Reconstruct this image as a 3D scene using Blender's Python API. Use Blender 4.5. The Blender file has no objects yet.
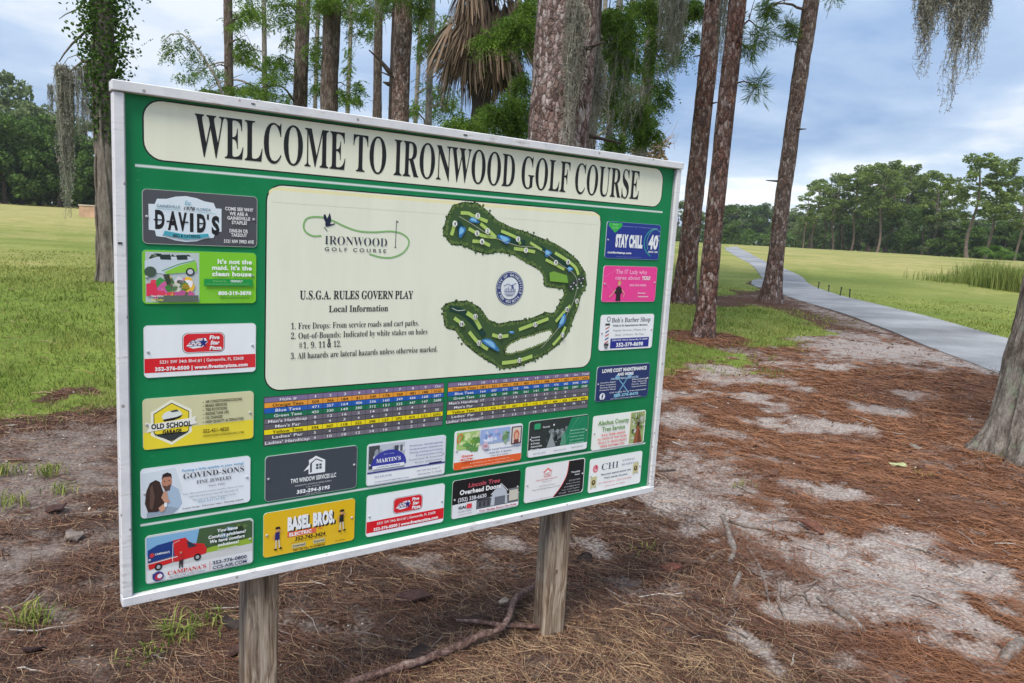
import bpy, math, random
import numpy as np
from mathutils import Vector, Matrix
from mathutils.geometry import tessellate_polygon
random.seed(7)
RNG = np.random.default_rng(11)
C = bpy.context.scene.collection
SC = bpy.context.scene

# ------------------------------------------------------------------ camera
EYE = 1.6
FPX = 751.0
ROT = np.array([[0.9983002395414201, 0.05828062912789562, 0.0],
                [0.008469106378291163, -0.1450689715033129, 0.9893852979219593],
                [0.05766199761278223, -0.9877035799142513, -0.14531597384966258]])
cam = bpy.data.cameras.new('camera')
cam.sensor_width = 36.0
cam.lens = FPX / 1024 * 36
cam.clip_start = 0.05
cam.clip_end = 6000
co = bpy.data.objects.new('camera', cam)
C.objects.link(co)
M = Matrix.Identity(4)
for i in range(3):
    M[i][0] = ROT[i][0]; M[i][1] = -ROT[i][1]; M[i][2] = -ROT[i][2]
M[0][3] = 0; M[1][3] = 0; M[2][3] = EYE
co.matrix_world = M
SC.camera = co

# ------------------------------------------------------------------ light
SUN_EL, SUN_AZ = math.radians(58), math.radians(205)     # azimuth: from +Y clockwise
sun = bpy.data.lights.new('sun', 'SUN')
sun.energy = 2.4
sun.angle = math.radians(22)
sun.color = (1.0, 0.95, 0.86)
so = bpy.data.objects.new('sun', sun)
C.objects.link(so)
sd = Vector((math.sin(SUN_AZ) * math.cos(SUN_EL), math.cos(SUN_AZ) * math.cos(SUN_EL), math.sin(SUN_EL)))
so.rotation_euler = sd.to_track_quat('Z', 'Y').to_euler()
so['kind'] = 'structure'

W = bpy.data.worlds.new('World')
SC.world = W
W.use_nodes = True
nt = W.node_tree
nt.nodes.clear()
def wn(t, **k):
    n = nt.nodes.new(t)
    for a, b in k.items():
        setattr(n, a, b)
    return n
wo = wn('ShaderNodeOutputWorld'); bg = wn('ShaderNodeBackground'); bg.inputs['Strength'].default_value = 0.1
sky = wn('ShaderNodeTexSky', sky_type='NISHITA', sun_disc=False)
sky.sun_elevation = SUN_EL
sky.sun_rotation = SUN_AZ
sky.air_density = 1.2; sky.dust_density = 1.0
tc = wn('ShaderNodeTexCoord')
sep = wn('ShaderNodeSeparateXYZ'); nt.links.new(tc.outputs['Generated'], sep.inputs[0])
def wmath(op, a, b=None, clamp=False):
    n = wn('ShaderNodeMath', operation=op, use_clamp=clamp)
    for i, v in enumerate((a, b)):
        if v is None: continue
        if isinstance(v, (int, float)): n.inputs[i].default_value = v
        else: nt.links.new(v, n.inputs[i])
    return n.outputs[0]
zc = wmath('ADD', wmath('MAXIMUM', sep.outputs['Z'], 0.0), 0.16)
comb = wn('ShaderNodeCombineXYZ')
nt.links.new(wmath('DIVIDE', sep.outputs['X'], zc), comb.inputs[0])
nt.links.new(wmath('DIVIDE', sep.outputs['Y'], zc), comb.inputs[1])
def wnoise(scale, detail, rough, off, dist=0.3):
    mp = wn('ShaderNodeMapping'); mp.inputs['Location'].default_value = off
    nt.links.new(comb.outputs[0], mp.inputs[0])
    n = wn('ShaderNodeTexNoise'); n.inputs['Scale'].default_value = scale
    n.inputs['Detail'].default_value = detail; n.inputs['Roughness'].default_value = rough
    n.inputs['Distortion'].default_value = dist
    nt.links.new(mp.outputs[0], n.inputs['Vector'])
    return n.outputs['Fac']
n1 = wnoise(0.75, 6, 0.55, (3.1, 1.7, 0))
n2 = wnoise(1.7, 6, 0.55, (7.3, 2.2, 3))
mixn = wmath('ADD', wmath('MULTIPLY', n1, 0.72), wmath('MULTIPLY', n2, 0.28))
cr = wn('ShaderNodeValToRGB')
e = cr.color_ramp.elements
e[0].position = 0.40; e[0].color = (0.27, 0.41, 0.67, 1)
e[1].position = 0.61; e[1].color = (0.90, 0.93, 0.97, 1)
m1 = e.new(0.46); m1.color = (0.40, 0.53, 0.75, 1)
m2 = e.new(0.54); m2.color = (0.56, 0.68, 0.86, 1)
nt.links.new(mixn, cr.inputs[0])
# brighter towards the zenith, a pale strip above the horizon
grad = wn('ShaderNodeValToRGB')
g = grad.color_ramp.elements
g[0].position = 0.0; g[0].color = (1.20, 1.17, 1.12, 1)
g[1].position = 1.0; g[1].color = (1.5, 1.45, 1.38, 1)
ga = g.new(0.07); ga.color = (1.16, 1.14, 1.10, 1)
gc = g.new(0.13); gc.color = (0.84, 0.87, 0.92, 1)
gd = g.new(0.20); gd.color = (0.86, 0.89, 0.94, 1)
gb = g.new(0.32); gb.color = (1.06, 1.06, 1.04, 1)
nt.links.new(sep.outputs['Z'], grad.inputs[0])
mul = wn('ShaderNodeMix', data_type='RGBA', blend_type='MULTIPLY'); mul.inputs[0].default_value = 1
mul.clamp_result = False
nt.links.new(cr.outputs[0], mul.inputs[6]); nt.links.new(grad.outputs[0], mul.inputs[7])
sc10 = wn('ShaderNodeVectorMath', operation='SCALE'); sc10.inputs['Scale'].default_value = 6.3
nt.links.new(mul.outputs[2], sc10.inputs[0])
mx = wn('ShaderNodeMix', data_type='RGBA'); mx.inputs[0].default_value = 0.88
nt.links.new(sky.outputs[0], mx.inputs[6]); nt.links.new(sc10.outputs[0], mx.inputs[7])
nt.links.new(mx.outputs[2], bg.inputs['Color'])
nt.links.new(bg.outputs[0], wo.inputs[0])

SC.view_settings.view_transform = 'Standard'
SC.view_settings.look = 'None'
SC.view_settings.gamma = 1
SC.view_settings.use_curve_mapping = False
SC.view_settings.exposure = 0.88
SC.cycles.max_bounces = 6
SC.cycles.transparent_max_bounces = 6
SC.cycles.use_denoising = True

# ------------------------------------------------------------------ terrain height and placing helpers
def smooth(a, b, x):
    t = np.clip((np.asarray(x, float) - a) / (b - a), 0, 1)
    return t * t * (3 - 2 * t)
def hash3(i, j, k, seed=0):
    n = (i.astype(np.int64) * 73856093) ^ (j.astype(np.int64) * 19349663) ^ (k.astype(np.int64) * 83492791) ^ (seed * 2654435)
    n = (n ^ (n >> 13)) * 1274126177
    n = n & 0x7fffffff
    return ((n ^ (n >> 16)) & 0xffff) / 65535.0
def vnoise(x, y, z=0.0, seed=0):
    x, y, z = np.broadcast_arrays(np.asarray(x, float), np.asarray(y, float), np.asarray(z, float))
    xi, yi, zi = np.floor(x), np.floor(y), np.floor(z)
    fx, fy, fz = x - xi, y - yi, z - zi
    fx = fx * fx * (3 - 2 * fx); fy = fy * fy * (3 - 2 * fy); fz = fz * fz * (3 - 2 * fz)
    r = 0
    for a in (0, 1):
        for b in (0, 1):
            for c in (0, 1):
                w = (fx if a else 1 - fx) * (fy if b else 1 - fy) * (fz if c else 1 - fz)
                r = r + w * hash3(xi + a, yi + b, zi + c, seed)
    return r * 2 - 1
def fbm(x, y, z=0.0, o=4, seed=0):
    r, a, s = 0, 1.0, 0
    for i in range(o):
        r = r + a * vnoise(np.asarray(x) * 2 ** i, np.asarray(y) * 2 ** i, np.asarray(z) * 2 ** i, seed + i)
        s += a; a *= 0.5
    return r / s
def ground_h(x, y):
    x = np.asarray(x, float); y = np.asarray(y, float)
    r = np.hypot(x, y)
    h = 1.46 * (1 - np.exp(-np.maximum(0, r - 6) / 36.0))
    h = h + 0.06 * smooth(5, 9, r) * smooth(400, 60, r) * fbm(x / 5.0, y / 5.0, 0, 3, 5)
    # gentle swell across the fairway on the right, low mound on the left
    h = h + 0.22 * np.exp(-(((x - 44) / 30) ** 2 + ((y - 95) / 22) ** 2))
    h = h + 0.0012 * np.maximum(0, r - 150)
    return h
def ray(px, py):
    d = ROT @ np.array([px - 512, py - 341.5, FPX])
    return d
def G(px, py):
    """ground point under a direction"""
    d = ray(px, py); d = d / math.hypot(d[0], d[1])
    t, lo = 0.5, 0.5
    while t < 900:
        z = EYE + d[2] * t
        if z < float(ground_h(d[0] * t, d[1] * t)): break
        lo = t; t *= 1.03
    hi = t
    for _ in range(30):
        m = (lo + hi) / 2
        if EYE + d[2] * m < float(ground_h(d[0] * m, d[1] * m)): hi = m
        else: lo = m
    return Vector((d[0] * hi, d[1] * hi, float(ground_h(d[0] * hi, d[1] * hi))))
def P(px, py, Y):
    d = ray(px, py); t = Y / d[1]
    return Vector((d[0] * t, Y, EYE + d[2] * t))
def onground(x, y, dz=0.0):
    return Vector((x, y, float(ground_h(x, y)) + dz))

# ------------------------------------------------------------------ materials
MATS = {}
def newmat(name):
    m = bpy.data.materials.new(name); m.use_nodes = True
    nt = m.node_tree; nt.nodes.clear()
    out = nt.nodes.new('ShaderNodeOutputMaterial')
    b = nt.nodes.new('ShaderNodeBsdfPrincipled')
    nt.links.new(b.outputs[0], out.inputs[0])
    return m, nt, b
class NT:
    def __init__(s, nt): s.nt = nt
    def put(s, sock, v):
        if v is None: return
        if hasattr(v, 'links') or isinstance(v, bpy.types.NodeSocket): s.nt.links.new(v, sock)
        else:
            if isinstance(v, tuple) and len(v) == 3 and sock.type == 'RGBA': v = v + (1,)
            sock.default_value = v
    def math(s, op, a, b=None, c=None, clamp=False):
        n = s.nt.nodes.new('ShaderNodeMath'); n.operation = op; n.use_clamp = clamp
        for i, v in enumerate((a, b, c)): s.put(n.inputs[i], v)
        return n.outputs[0]
    def coord(s, which='Object'):
        return s.nt.nodes.new('ShaderNodeTexCoord').outputs[which]
    def mapping(s, vec, scale=(1, 1, 1), loc=(0, 0, 0), rot=(0, 0, 0)):
        n = s.nt.nodes.new('ShaderNodeMapping')
        n.inputs['Scale'].default_value = scale; n.inputs['Location'].default_value = loc; n.inputs['Rotation'].default_value = rot
        s.put(n.inputs[0], vec); return n.outputs[0]
    def noise(s, vec, scale=5, detail=4, rough=0.55, dist=0.0, out='Fac'):
        n = s.nt.nodes.new('ShaderNodeTexNoise')
        n.inputs['Scale'].default_value = scale; n.inputs['Detail'].default_value = detail
        n.inputs['Roughness'].default_value = rough; n.inputs['Distortion'].default_value = dist
        s.put(n.inputs['Vector'], vec); return n.outputs[out]
    def voro(s, vec, scale=5, feature='F1', out='Distance', rnd=1.0):
        n = s.nt.nodes.new('ShaderNodeTexVoronoi'); n.feature = feature
        n.inputs['Scale'].default_value = scale; n.inputs['Randomness'].default_value = rnd
        s.put(n.inputs['Vector'], vec); return n.outputs[out]
    def ramp(s, fac, stops, interp='LINEAR'):
        n = s.nt.nodes.new('ShaderNodeValToRGB'); n.color_ramp.interpolation = interp
        el = n.color_ramp.elements
        while len(el) > 1: el.remove(el[-1])
        el[0].position = stops[0][0]; c = stops[0][1]
        el[0].color = (c, c, c, 1) if not isinstance(c, tuple) else c + (1,)
        for p, c in stops[1:]:
            q = el.new(p); q.color = (c, c, c, 1) if not isinstance(c, tuple) else c + (1,)
        s.put(n.inputs[0], fac); return n.outputs[0]
    def mix(s, f, a, b, blend='MIX'):
        n = s.nt.nodes.new('ShaderNodeMix'); n.data_type = 'RGBA'; n.blend_type = blend
        s.put(n.inputs[0], f); s.put(n.inputs[6], a); s.put(n.inputs[7], b)
        return n.outputs[2]
    def attr(s, name, out='Color'):
        n = s.nt.nodes.new('ShaderNodeAttribute'); n.attribute_name = name
        return n.outputs[out]
    def bump(s, h, strength=0.5, dist=0.01, normal=None):
        n = s.nt.nodes.new('ShaderNodeBump'); n.inputs['Strength'].default_value = strength
        n.inputs['Distance'].default_value = dist
        s.put(n.inputs['Height'], h); s.put(n.inputs['Normal'], normal); return n.outputs[0]
    def sep(s, v):
        n = s.nt.nodes.new('ShaderNodeSeparateColor'); s.put(n.inputs[0], v); return n.outputs

def plain(name, col, rough=0.6, var=0.12, scale=30, spec=0.3, bump=0.0):
    if name in MATS: return MATS[name]
    m, nt, b = newmat(name); N = NT(nt)
    f = N.noise(N.coord(), scale, 4, 0.6)
    a = tuple(c * (1 - var) for c in col); d = tuple(min(1, c * (1 + var)) for c in col)
    N.put(b.inputs['Base Color'], N.ramp(f, [(0.3, a), (0.7, d)]))
    b.inputs['Roughness'].default_value = rough
    b.inputs['Specular IOR Level'].default_value = spec
    if bump: N.put(b.inputs['Normal'], N.bump(f, bump, 0.004))
    MATS[name] = m; return m
def ink(col):
    name = 'ink_%02x%02x%02x' % tuple(int(max(0, min(1, c)) * 255) for c in col)
    if name in MATS: return MATS[name]
    m, nt, b = newmat(name); N = NT(nt); c = N.coord()
    n1 = N.noise(N.mapping(c, (16, 16, 1.6)), 1.0, 5, 0.65); n2 = N.noise(c, 2.2, 5, 0.65)
    f = N.ramp(N.math('ADD', N.math('MULTIPLY', n1, 0.5), N.math('MULTIPLY', n2, 0.5)), [(0.45, 0.0), (0.70, 0.13 if sum(col) > 0.4 else 0.015)])
    N.put(b.inputs['Base Color'], N.mix(f, col, (0.30, 0.28, 0.20)))
    N.put(b.inputs['Roughness'], N.ramp(n2, [(0.3, 0.35), (0.7, 0.6)])); b.inputs['Specular IOR Level'].default_value = 0.35
    MATS[name] = m; return m
def lin(r, g, b):
    f = lambda c: (c / 255 / 12.92) if c / 255 <= 0.04045 else ((c / 255 + 0.055) / 1.055) ** 2.4
    return (f(r), f(g), f(b))

def leaf_mat(name, dark, light, trans=0.35, rough=0.65):
    m = bpy.data.materials.new(name); m.use_nodes = True
    nt = m.node_tree; nt.nodes.clear(); N = NT(nt)
    out = nt.nodes.new('ShaderNodeOutputMaterial')
    b = nt.nodes.new('ShaderNodeBsdfPrincipled'); t = nt.nodes.new('ShaderNodeBsdfTranslucent')
    mixs = nt.nodes.new('ShaderNodeMixShader'); mixs.inputs[0].default_value = trans
    f = N.attr('tint', 'Fac')
    col = N.ramp(f, [(0.0, dark), (1.0, light)])
    N.put(b.inputs['Base Color'], col); b.inputs['Roughness'].default_value = rough
    b.inputs['Specular IOR Level'].default_value = 0.2
    N.put(t.inputs[0], col)
    nt.links.new(b.outputs[0], mixs.inputs[1]); nt.links.new(t.outputs[0], mixs.inputs[2])
    nt.links.new(mixs.outputs[0], out.inputs[0])
    return m

# ------------------------------------------------------------------ mesh helpers
def poly_mesh(name, verts, sizes, idx, mats, mat_index=None, tint=None, smoothed=False):
    """verts (n,3), sizes per face, idx flat loop indices"""
    me = bpy.data.meshes.new(name)
    verts = np.asarray(verts, np.float32).reshape(-1, 3)
    sizes = np.asarray(sizes, np.int32); idx = np.asarray(idx, np.int32)
    me.vertices.add(len(verts)); me.vertices.foreach_set('co', verts.ravel())
    me.loops.add(len(idx)); me.loops.foreach_set('vertex_index', idx)
    me.polygons.add(len(sizes))
    starts = np.concatenate([[0], np.cumsum(sizes)[:-1]]).astype(np.int32)
    me.polygons.foreach_set('loop_start', starts); me.polygons.foreach_set('loop_total', sizes)
    for m in (mats if isinstance(mats, (list, tuple)) else [mats]): me.materials.append(m)
    if mat_index is not None: me.polygons.foreach_set('material_index', np.asarray(mat_index, np.int32))
    me.polygons.foreach_set('use_smooth', np.full(len(sizes), bool(smoothed)))
    if tint is not None:
        a = me.attributes.new('tint', 'FLOAT', 'FACE'); a.data.foreach_set('value', np.asarray(tint, np.float32))
    me.update(calc_edges=True)
    me.validate()
    return me
def quad_cloud(name, q, mat, tint):
    """q (n,4,3)"""
    n = len(q)
    return poly_mesh(name, q.reshape(-1, 3), np.full(n, 4), np.arange(n * 4), mat, tint=tint)
def tri_cloud(name, q, mat, tint):
    n = len(q)
    return poly_mesh(name, q.reshape(-1, 3), np.full(n, 3), np.arange(n * 3), mat, tint=tint)
def link(name, me, parent=None, loc=None):
    o = bpy.data.objects.new(name, me); C.objects.link(o)
    if parent: o.parent = parent
    if loc is not None: o.location = loc
    return o
def tag(o, label=None, cat=None, group=None, kind=None):
    if label: o['label'] = label
    if cat: o['category'] = cat
    if group: o['group'] = group
    if kind: o['kind'] = kind
    return o
def thing(name, label, cat, loc=(0, 0, 0), rotz=0, group=None):
    o = bpy.data.objects.new(name, None); C.objects.link(o)
    o.location = loc; o.rotation_euler = (0, 0, rotz); o.empty_display_size = 0.2
    return tag(o, label, cat, group)
def copy_tree(root, loc, rotz=0, scale=(1, 1, 1), label=None):
    r = root.copy(); C.objects.link(r); r.location = loc; r.rotation_euler = (0, 0, rotz); r.scale = scale
    if label: r['label'] = label
    for ch in list(root.children):
        c = ch.copy(); C.objects.link(c); c.parent = r
        for g_ in ch.children:
            d = g_.copy(); C.objects.link(d); d.parent = c
    return r
class MB:
    def __init__(s): s.v = []; s.f = []; s.n = 0; s.m = []; s.t = []
    def add(s, verts, faces, mi=0, tint=0.5):
        b = s.n
        s.v.append(np.asarray(verts, float).reshape(-1, 3)); s.n += len(s.v[-1])
        for f in faces: s.f.append([b + i for i in f]); s.m.append(mi); s.t.append(tint)
    def box(s, c, d, rot=None, mi=0, bev=0.0):
        x, y, z = d[0] / 2, d[1] / 2, d[2] / 2
        if bev <= 0:
            v = np.array([[a, b, c_] for a in (-x, x) for b in (-y, y) for c_ in (-z, z)])
            f = [(0, 1, 3, 2), (4, 6, 7, 5), (0, 4, 5, 1), (2, 3, 7, 6), (0, 2, 6, 4), (1, 5, 7, 3)]
        else:
            # chamfered along z edges and both ends
            w = bev
            ring = [(-x + w, -y), (x - w, -y), (x, -y + w), (x, y - w), (x - w, y), (-x + w, y), (-x, y - w), (-x, -y + w)]
            k = [(1 - w / x, 1 - w / y)]
            v = []
            for zz, sh in ((-z, 1), (-z + w, 0), (z - w, 0), (z, 1)):
                for (a, b) in ring:
                    v.append((a * (k[0][0] if sh else 1), b * (k[0][1] if sh else 1), zz))
            v = np.array(v); f = [tuple(range(7, -1, -1)), tuple(range(24, 32))]
            for L in range(3):
                for i in range(8):
                    j = (i + 1) % 8
                    f.append((L * 8 + i, L * 8 + j, L * 8 + 8 + j, L * 8 + 8 + i))
        if rot is not None: v = v @ np.array(rot.to_3x3() if hasattr(rot, 'to_3x3') else rot).T
        s.add(v + np.array(c), f, mi)
    def tube(s, pts, rad, k=8, mi=0, cap=True, noise=0.0, nfreq=6.0, seed=0):
        pts = np.asarray([tuple(p) for p in pts], float); n = len(pts)
        rad = np.broadcast_to(np.asarray(rad, float), (n,))
        tan = np.gradient(pts, axis=0); tan /= np.linalg.norm(tan, axis=1)[:, None] + 1e-12
        ref = np.array([0.0, 1.0, 0.0]) if abs(tan[0][1]) < 0.9 else np.array([1.0, 0, 0])
        V = []
        a = np.cross(tan[0], ref); a /= np.linalg.norm(a)
        for i in range(n):
            a = a - tan[i] * (a @ tan[i]); a /= np.linalg.norm(a)
            b = np.cross(tan[i], a)
            th = np.arange(k) * 2 * math.pi / k
            ring = np.outer(np.cos(th), a) + np.outer(np.sin(th), b)
            r = rad[i]
            if noise:
                q = pts[i] + ring * rad[i]
                nn = fbm(q[:, 0] * nfreq, q[:, 1] * nfreq, q[:, 2] * nfreq * 0.5, 3, seed)
                V.append(pts[i] + ring * (r * (1 + noise * nn))[:, None])
            else: V.append(pts[i] + ring * r)
        V = np.concatenate(V)
        F = []
        for i in range(n - 1):
            for j in range(k):
                jj = (j + 1) % k
                F.append((i * k + j, i * k + jj, (i + 1) * k + jj, (i + 1) * k + j))
        if cap:
            F.append(tuple(range(k - 1, -1, -1))); F.append(tuple(range((n - 1) * k, n * k)))
        s.add(V, F, mi)
    def mesh(s, name, mats, smoothed=False, tint=False):
        sizes = [len(f) for f in s.f]; idx = [i for f in s.f for i in f]
        return poly_mesh(name, np.concatenate(s.v), sizes, idx, mats, s.m, s.t if tint else None, smoothed)
    def build(s, name, mats, parent=None, smoothed=False, tint=False):
        return link(name, s.mesh(name, mats, smoothed, tint), parent)
# ================================================================== GROUND
PATH_L = [(1120, 425), (1060, 398), (1000, 374), (934, 350), (873, 324), (827.5, 308.5), (786, 297), (770, 287.5), (762, 278), (757, 270.5), (749, 263), (736, 256.5), (728, 251.5), (724, 247.6)]
PATH_R = [(1150, 384), (1080, 358), (1010, 339), (965, 327.6), (926.6, 316), (888, 306.6), (850, 299), (820, 290), (808.5, 284.5), (803, 277), (787, 270), (768, 263), (755, 256.5), (747, 252), (740, 248.6), (737, 246.6)]
def resample(pts, n):
    p = np.array([[q[0], q[1]] for q in pts]); d = np.concatenate([[0], np.cumsum(np.linalg.norm(np.diff(p, axis=0), axis=1))])
    t = np.linspace(0, d[-1], n)
    return np.stack([np.interp(t, d, p[:, 0]), np.interp(t, d, p[:, 1])], 1)
pl = resample([G(*q) for q in PATH_L], 160); pr_ = resample([G(*q) for q in PATH_R], 160)
def smooth_line(a, k=5):
    b = a.copy()
    for _ in range(k): b[1:-1] = (b[:-2] + 2 * b[1:-1] + b[2:]) / 4
    return b
pl = smooth_line(pl, 8); pr_ = smooth_line(pr_, 8)
path_mid = (pl + pr_) / 2
_t = np.gradient(path_mid, axis=0); _t /= np.linalg.norm(_t, axis=1)[:, None]
path_hw = np.abs((pl - pr_)[:, 0] * -_t[:, 1] + (pl - pr_)[:, 1] * _t[:, 0]) / 2
def dist_path(x, y):
    """signed distance to the path edge (negative inside), and side (+1 = left/near side)"""
    x = np.asarray(x, float); y = np.asarray(y, float)
    best = np.full(x.shape, 1e9); side = np.zeros(x.shape)
    for i in range(0, 160):
        d = np.hypot(x - path_mid[i, 0], y - path_mid[i, 1]) - path_hw[i]
        t = path_mid[min(i + 2, 159)] - path_mid[max(i - 2, 0)]
        sd_ = t[0] * (y - path_mid[i, 1]) - t[1] * (x - path_mid[i, 0])
        u = d < best; best = np.where(u, d, best); side = np.where(u, np.sign(sd_), side)
    return best, side
# border between bare ground and grass, as distance Y over X (world metres)
border = sorted([(p.x, p.y) for p in [G(-160, 436), G(-60, 425), G(0, 417), G(40, 408), G(80, 402), G(118, 398), G(200, 385), G(330, 372), (G(500, 368)), G(640, 366), G(690, 362), G(740, 362), G(785, 352), G(815, 340), G(835, 326)]])
bx = [p[0] for p in border]; by = [p[1] for p in border]
SAND = []     # (x, y, half-width, half-depth, angle, strength)
def sand(px, py, rx, ry, s=1.0):
    c = G(px, py); a = G(px + rx, py); b = G(px, py - ry)
    SAND.append((c.x, c.y, max(0.1, (a - c).length), max(0.08, (b - c).length), s))
for q in [(879, 350, 52, 9, 1.0), (736, 374, 45, 9, .9), (827, 368, 30, 4, .9), (786, 386, 25, 4, .8), (770, 402, 30, 7, .95), (822, 426, 42, 9, 1), (873, 407, 24, 6, .9),
          (687, 421, 25, 8, .8), (682, 500, 32, 13, .85), (782, 524, 45, 14, .9), (823, 489, 26, 8, .9), (850, 554, 75, 17, 1.0), (952, 580, 60, 20, 1.0), (975, 628, 50, 20, .95),
          (815, 622, 34, 13, .9), (767, 650, 30, 12, .9), (885, 680, 40, 9, .6), (740, 440, 30, 7, .6), (690, 460, 25, 8, .6), (905, 395, 20, 4, .7), (850, 335, 25, 4, .8), (915, 370, 25, 4, .6),
          (40, 557, 80, 22, .95), (15, 478, 32, 16, .85), (95, 480, 34, 15, .8), (60, 440, 50, 9, .7), (110, 520, 30, 12, .6), (20, 440, 25, 8, .7), (105, 438, 20, 6, .7),
          (425, 561, 24, 10, .75), (517, 552, 26, 6, .8), (643, 582, 22, 7, .8), (590, 540, 25, 8, .5), (300, 600, 20, 8, .4), (720, 395, 25, 4, .8), (660, 395, 30, 5, .8), (900, 530, 30, 8, .6), (560, 400, 60, 8, .8), (400, 420, 60, 10, .8), (250, 430, 60, 10, .7), (980, 500, 30, 8, .35),
          (705, 482, 85, 34, .58), (765, 530, 95, 36, .62), (900, 592, 120, 34, .72), (705, 605, 75, 26, .42), (30, 560, 110, 40, .7), (50, 480, 90, 30, .72), (60, 445, 90, 18, .6), (860, 610, 60, 18, .6)]:
    sand(*q)
TREE_SPOTS = []      # filled from the near trunks: (x, y, radius of straw ring)
for q in [(777, 303, 1.6), (697, 300, 1.3), (703, 337, 0.9), (1010, 452, 1.8)]:
    g_ = G(q[0], q[1]); TREE_SPOTS.append((g_.x, g_.y, q[2]))
def masks(x, y):
    x = np.asarray(x, float); y = np.asarray(y, float)
    nz = fbm(x * 0.9, y * 0.9, 0, 4, 21); nf = fbm(x * 4, y * 4, 0, 3, 31)
    yb = np.interp(x, bx, by)
    grass = smooth(-0.7, 1.1, (y - yb) + nz * 1.9 + nf * 0.9)
    dp, side = dist_path(x, y)
    right = (side < 0)
    grass = np.where(right & (dp > 0), 1.0, grass)
    # strip of bare dirt along the near side of the path
    near = (side > 0) & (dp < 0.55 + nz * 0.5) & (y < 22)
    grass = np.where(near, grass * 0.25, grass)
    grass = np.where((side > 0) & (x > 5.3) & (y < 19) & (dp < 2.2 + nz), grass * 0.35, grass)
    for tx, ty, tr in TREE_SPOTS:
        d = np.hypot(x - tx, y - ty)
        grass = grass * smooth(tr * 0.55, tr * 1.1, d + nz * 0.5)
    sd2 = np.zeros(x.shape)
    wx = 0.35 * fbm(x * 1.6, y * 1.6, 0, 3, 101); wy = 0.30 * fbm(x * 1.6, y * 1.6, 0, 3, 102)
    for cx, cy, rx, ry, s in SAND:
        d = np.hypot((x + wx - cx) / (rx * 1.1), (y + wy - cy) / (ry * 1.1)) + nz * 0.6 + nf * 0.6 + 0.45 * fbm(x * 9 + y * 3, y * 11 - x * 3, 0, 2, 131)
        sd2 = np.maximum(sd2, s * smooth(1.5, 0.3, d))
    # pale worn fringe beside the path
    sd2 = np.maximum(sd2, np.where((side > 0) & (dp > 0), smooth(0.9, 0.1, dp + nz * 0.5) * smooth(24, 14, y) * 0.45, 0))
    sd2 = np.maximum(sd2, 0.42 * smooth(0.15, 0.6, fbm(x * 0.7, y * 1.2, 0, 4, 111)))
    sd2 = sd2 * smooth(30, 22, np.hypot(x, y))
    red = smooth(0.9, 2.2, x + nz * 0.5 + (y - 3) * 0.12) * smooth(13.5, 10.5, y)
    # dry, tan bands in the distance
    r = np.hypot(x, y)
    big = fbm(x / 14.0, y / 7.0, 0, 3, 41)
    dry = 0.25 * smooth(-0.1, 0.5, fbm(x / 1.7, y / 1.7, 0, 3, 44)) * smooth(4, 7, r) + 0.30 * smooth(10, 25, r) + 0.55 * smooth(-0.15, 0.55, big) * smooth(10, 26, r)
    dry = np.where(right, dry + 0.28, dry)
    dry = np.where(x < -2, np.maximum(dry * smooth(9, 16, r), 1.0 * smooth(18, 40, r)), dry)
    g1 = G(840, 268); dry = np.maximum(dry, 0.85 * np.exp(-(((x - g1.x) / 15) ** 2 + ((y - g1.y) / 9) ** 2)))
    g2 = G(905, 262); dry = np.maximum(dry, 0.6 * np.exp(-(((x - g2.x) / 12) ** 2 + ((y - g2.y) / 9) ** 2)))
    lush = np.where(right, smooth(9, 1, dp) * smooth(40, 24, y), 0)
    dry = np.clip(dry, 0, 1) * (1 - 0.6 * lush)
    return grass, sd2, red, dry
ang = np.concatenate([np.linspace(-180, -60, 60, endpoint=False), np.linspace(-60, 60, 520, endpoint=False), np.linspace(60, 180, 60)])
ang = np.radians(ang)
rad = np.concatenate([[0.0, 0.4, 0.8, 1.1], np.geomspace(1.4, 60, 400), np.geomspace(61.5, 2500, 90)])
A, Rr = np.meshgrid(ang, rad)
gx = Rr * np.sin(A); gy = Rr * np.cos(A)
gz = ground_h(gx, gy)
gmask, smask, rmask, dmask = masks(gx, gy)
near = smooth(16, 7, Rr)
lump = fbm(gx * 2.2, gy * 2.2, 0, 4, 51)
fine = fbm(gx * 11, gy * 11, 0, 3, 61)
relief = near * (lump * 0.03 + fine * 0.009 * (1 - 0.7 * smask) - 0.012 * smask)
gz = gz + relief
dpg, _s = dist_path(gx, gy)
gz = gz - 0.10 * smooth(-0.06, -0.30, dpg)
gz = np.where((dpg > -0.02) & (dpg < 0.6), gz * 1.0 + 0.004, gz)
nr, na = gx.shape
V = np.stack([gx, gy, gz], -1).reshape(-1, 3)
ii, jj = np.meshgrid(np.arange(nr - 1), np.arange(na - 1), indexing='ij')
a_ = (ii * na + jj).ravel()
F = np.stack([a_, a_ + na, a_ + na + 1, a_ + 1], 1)
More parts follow.
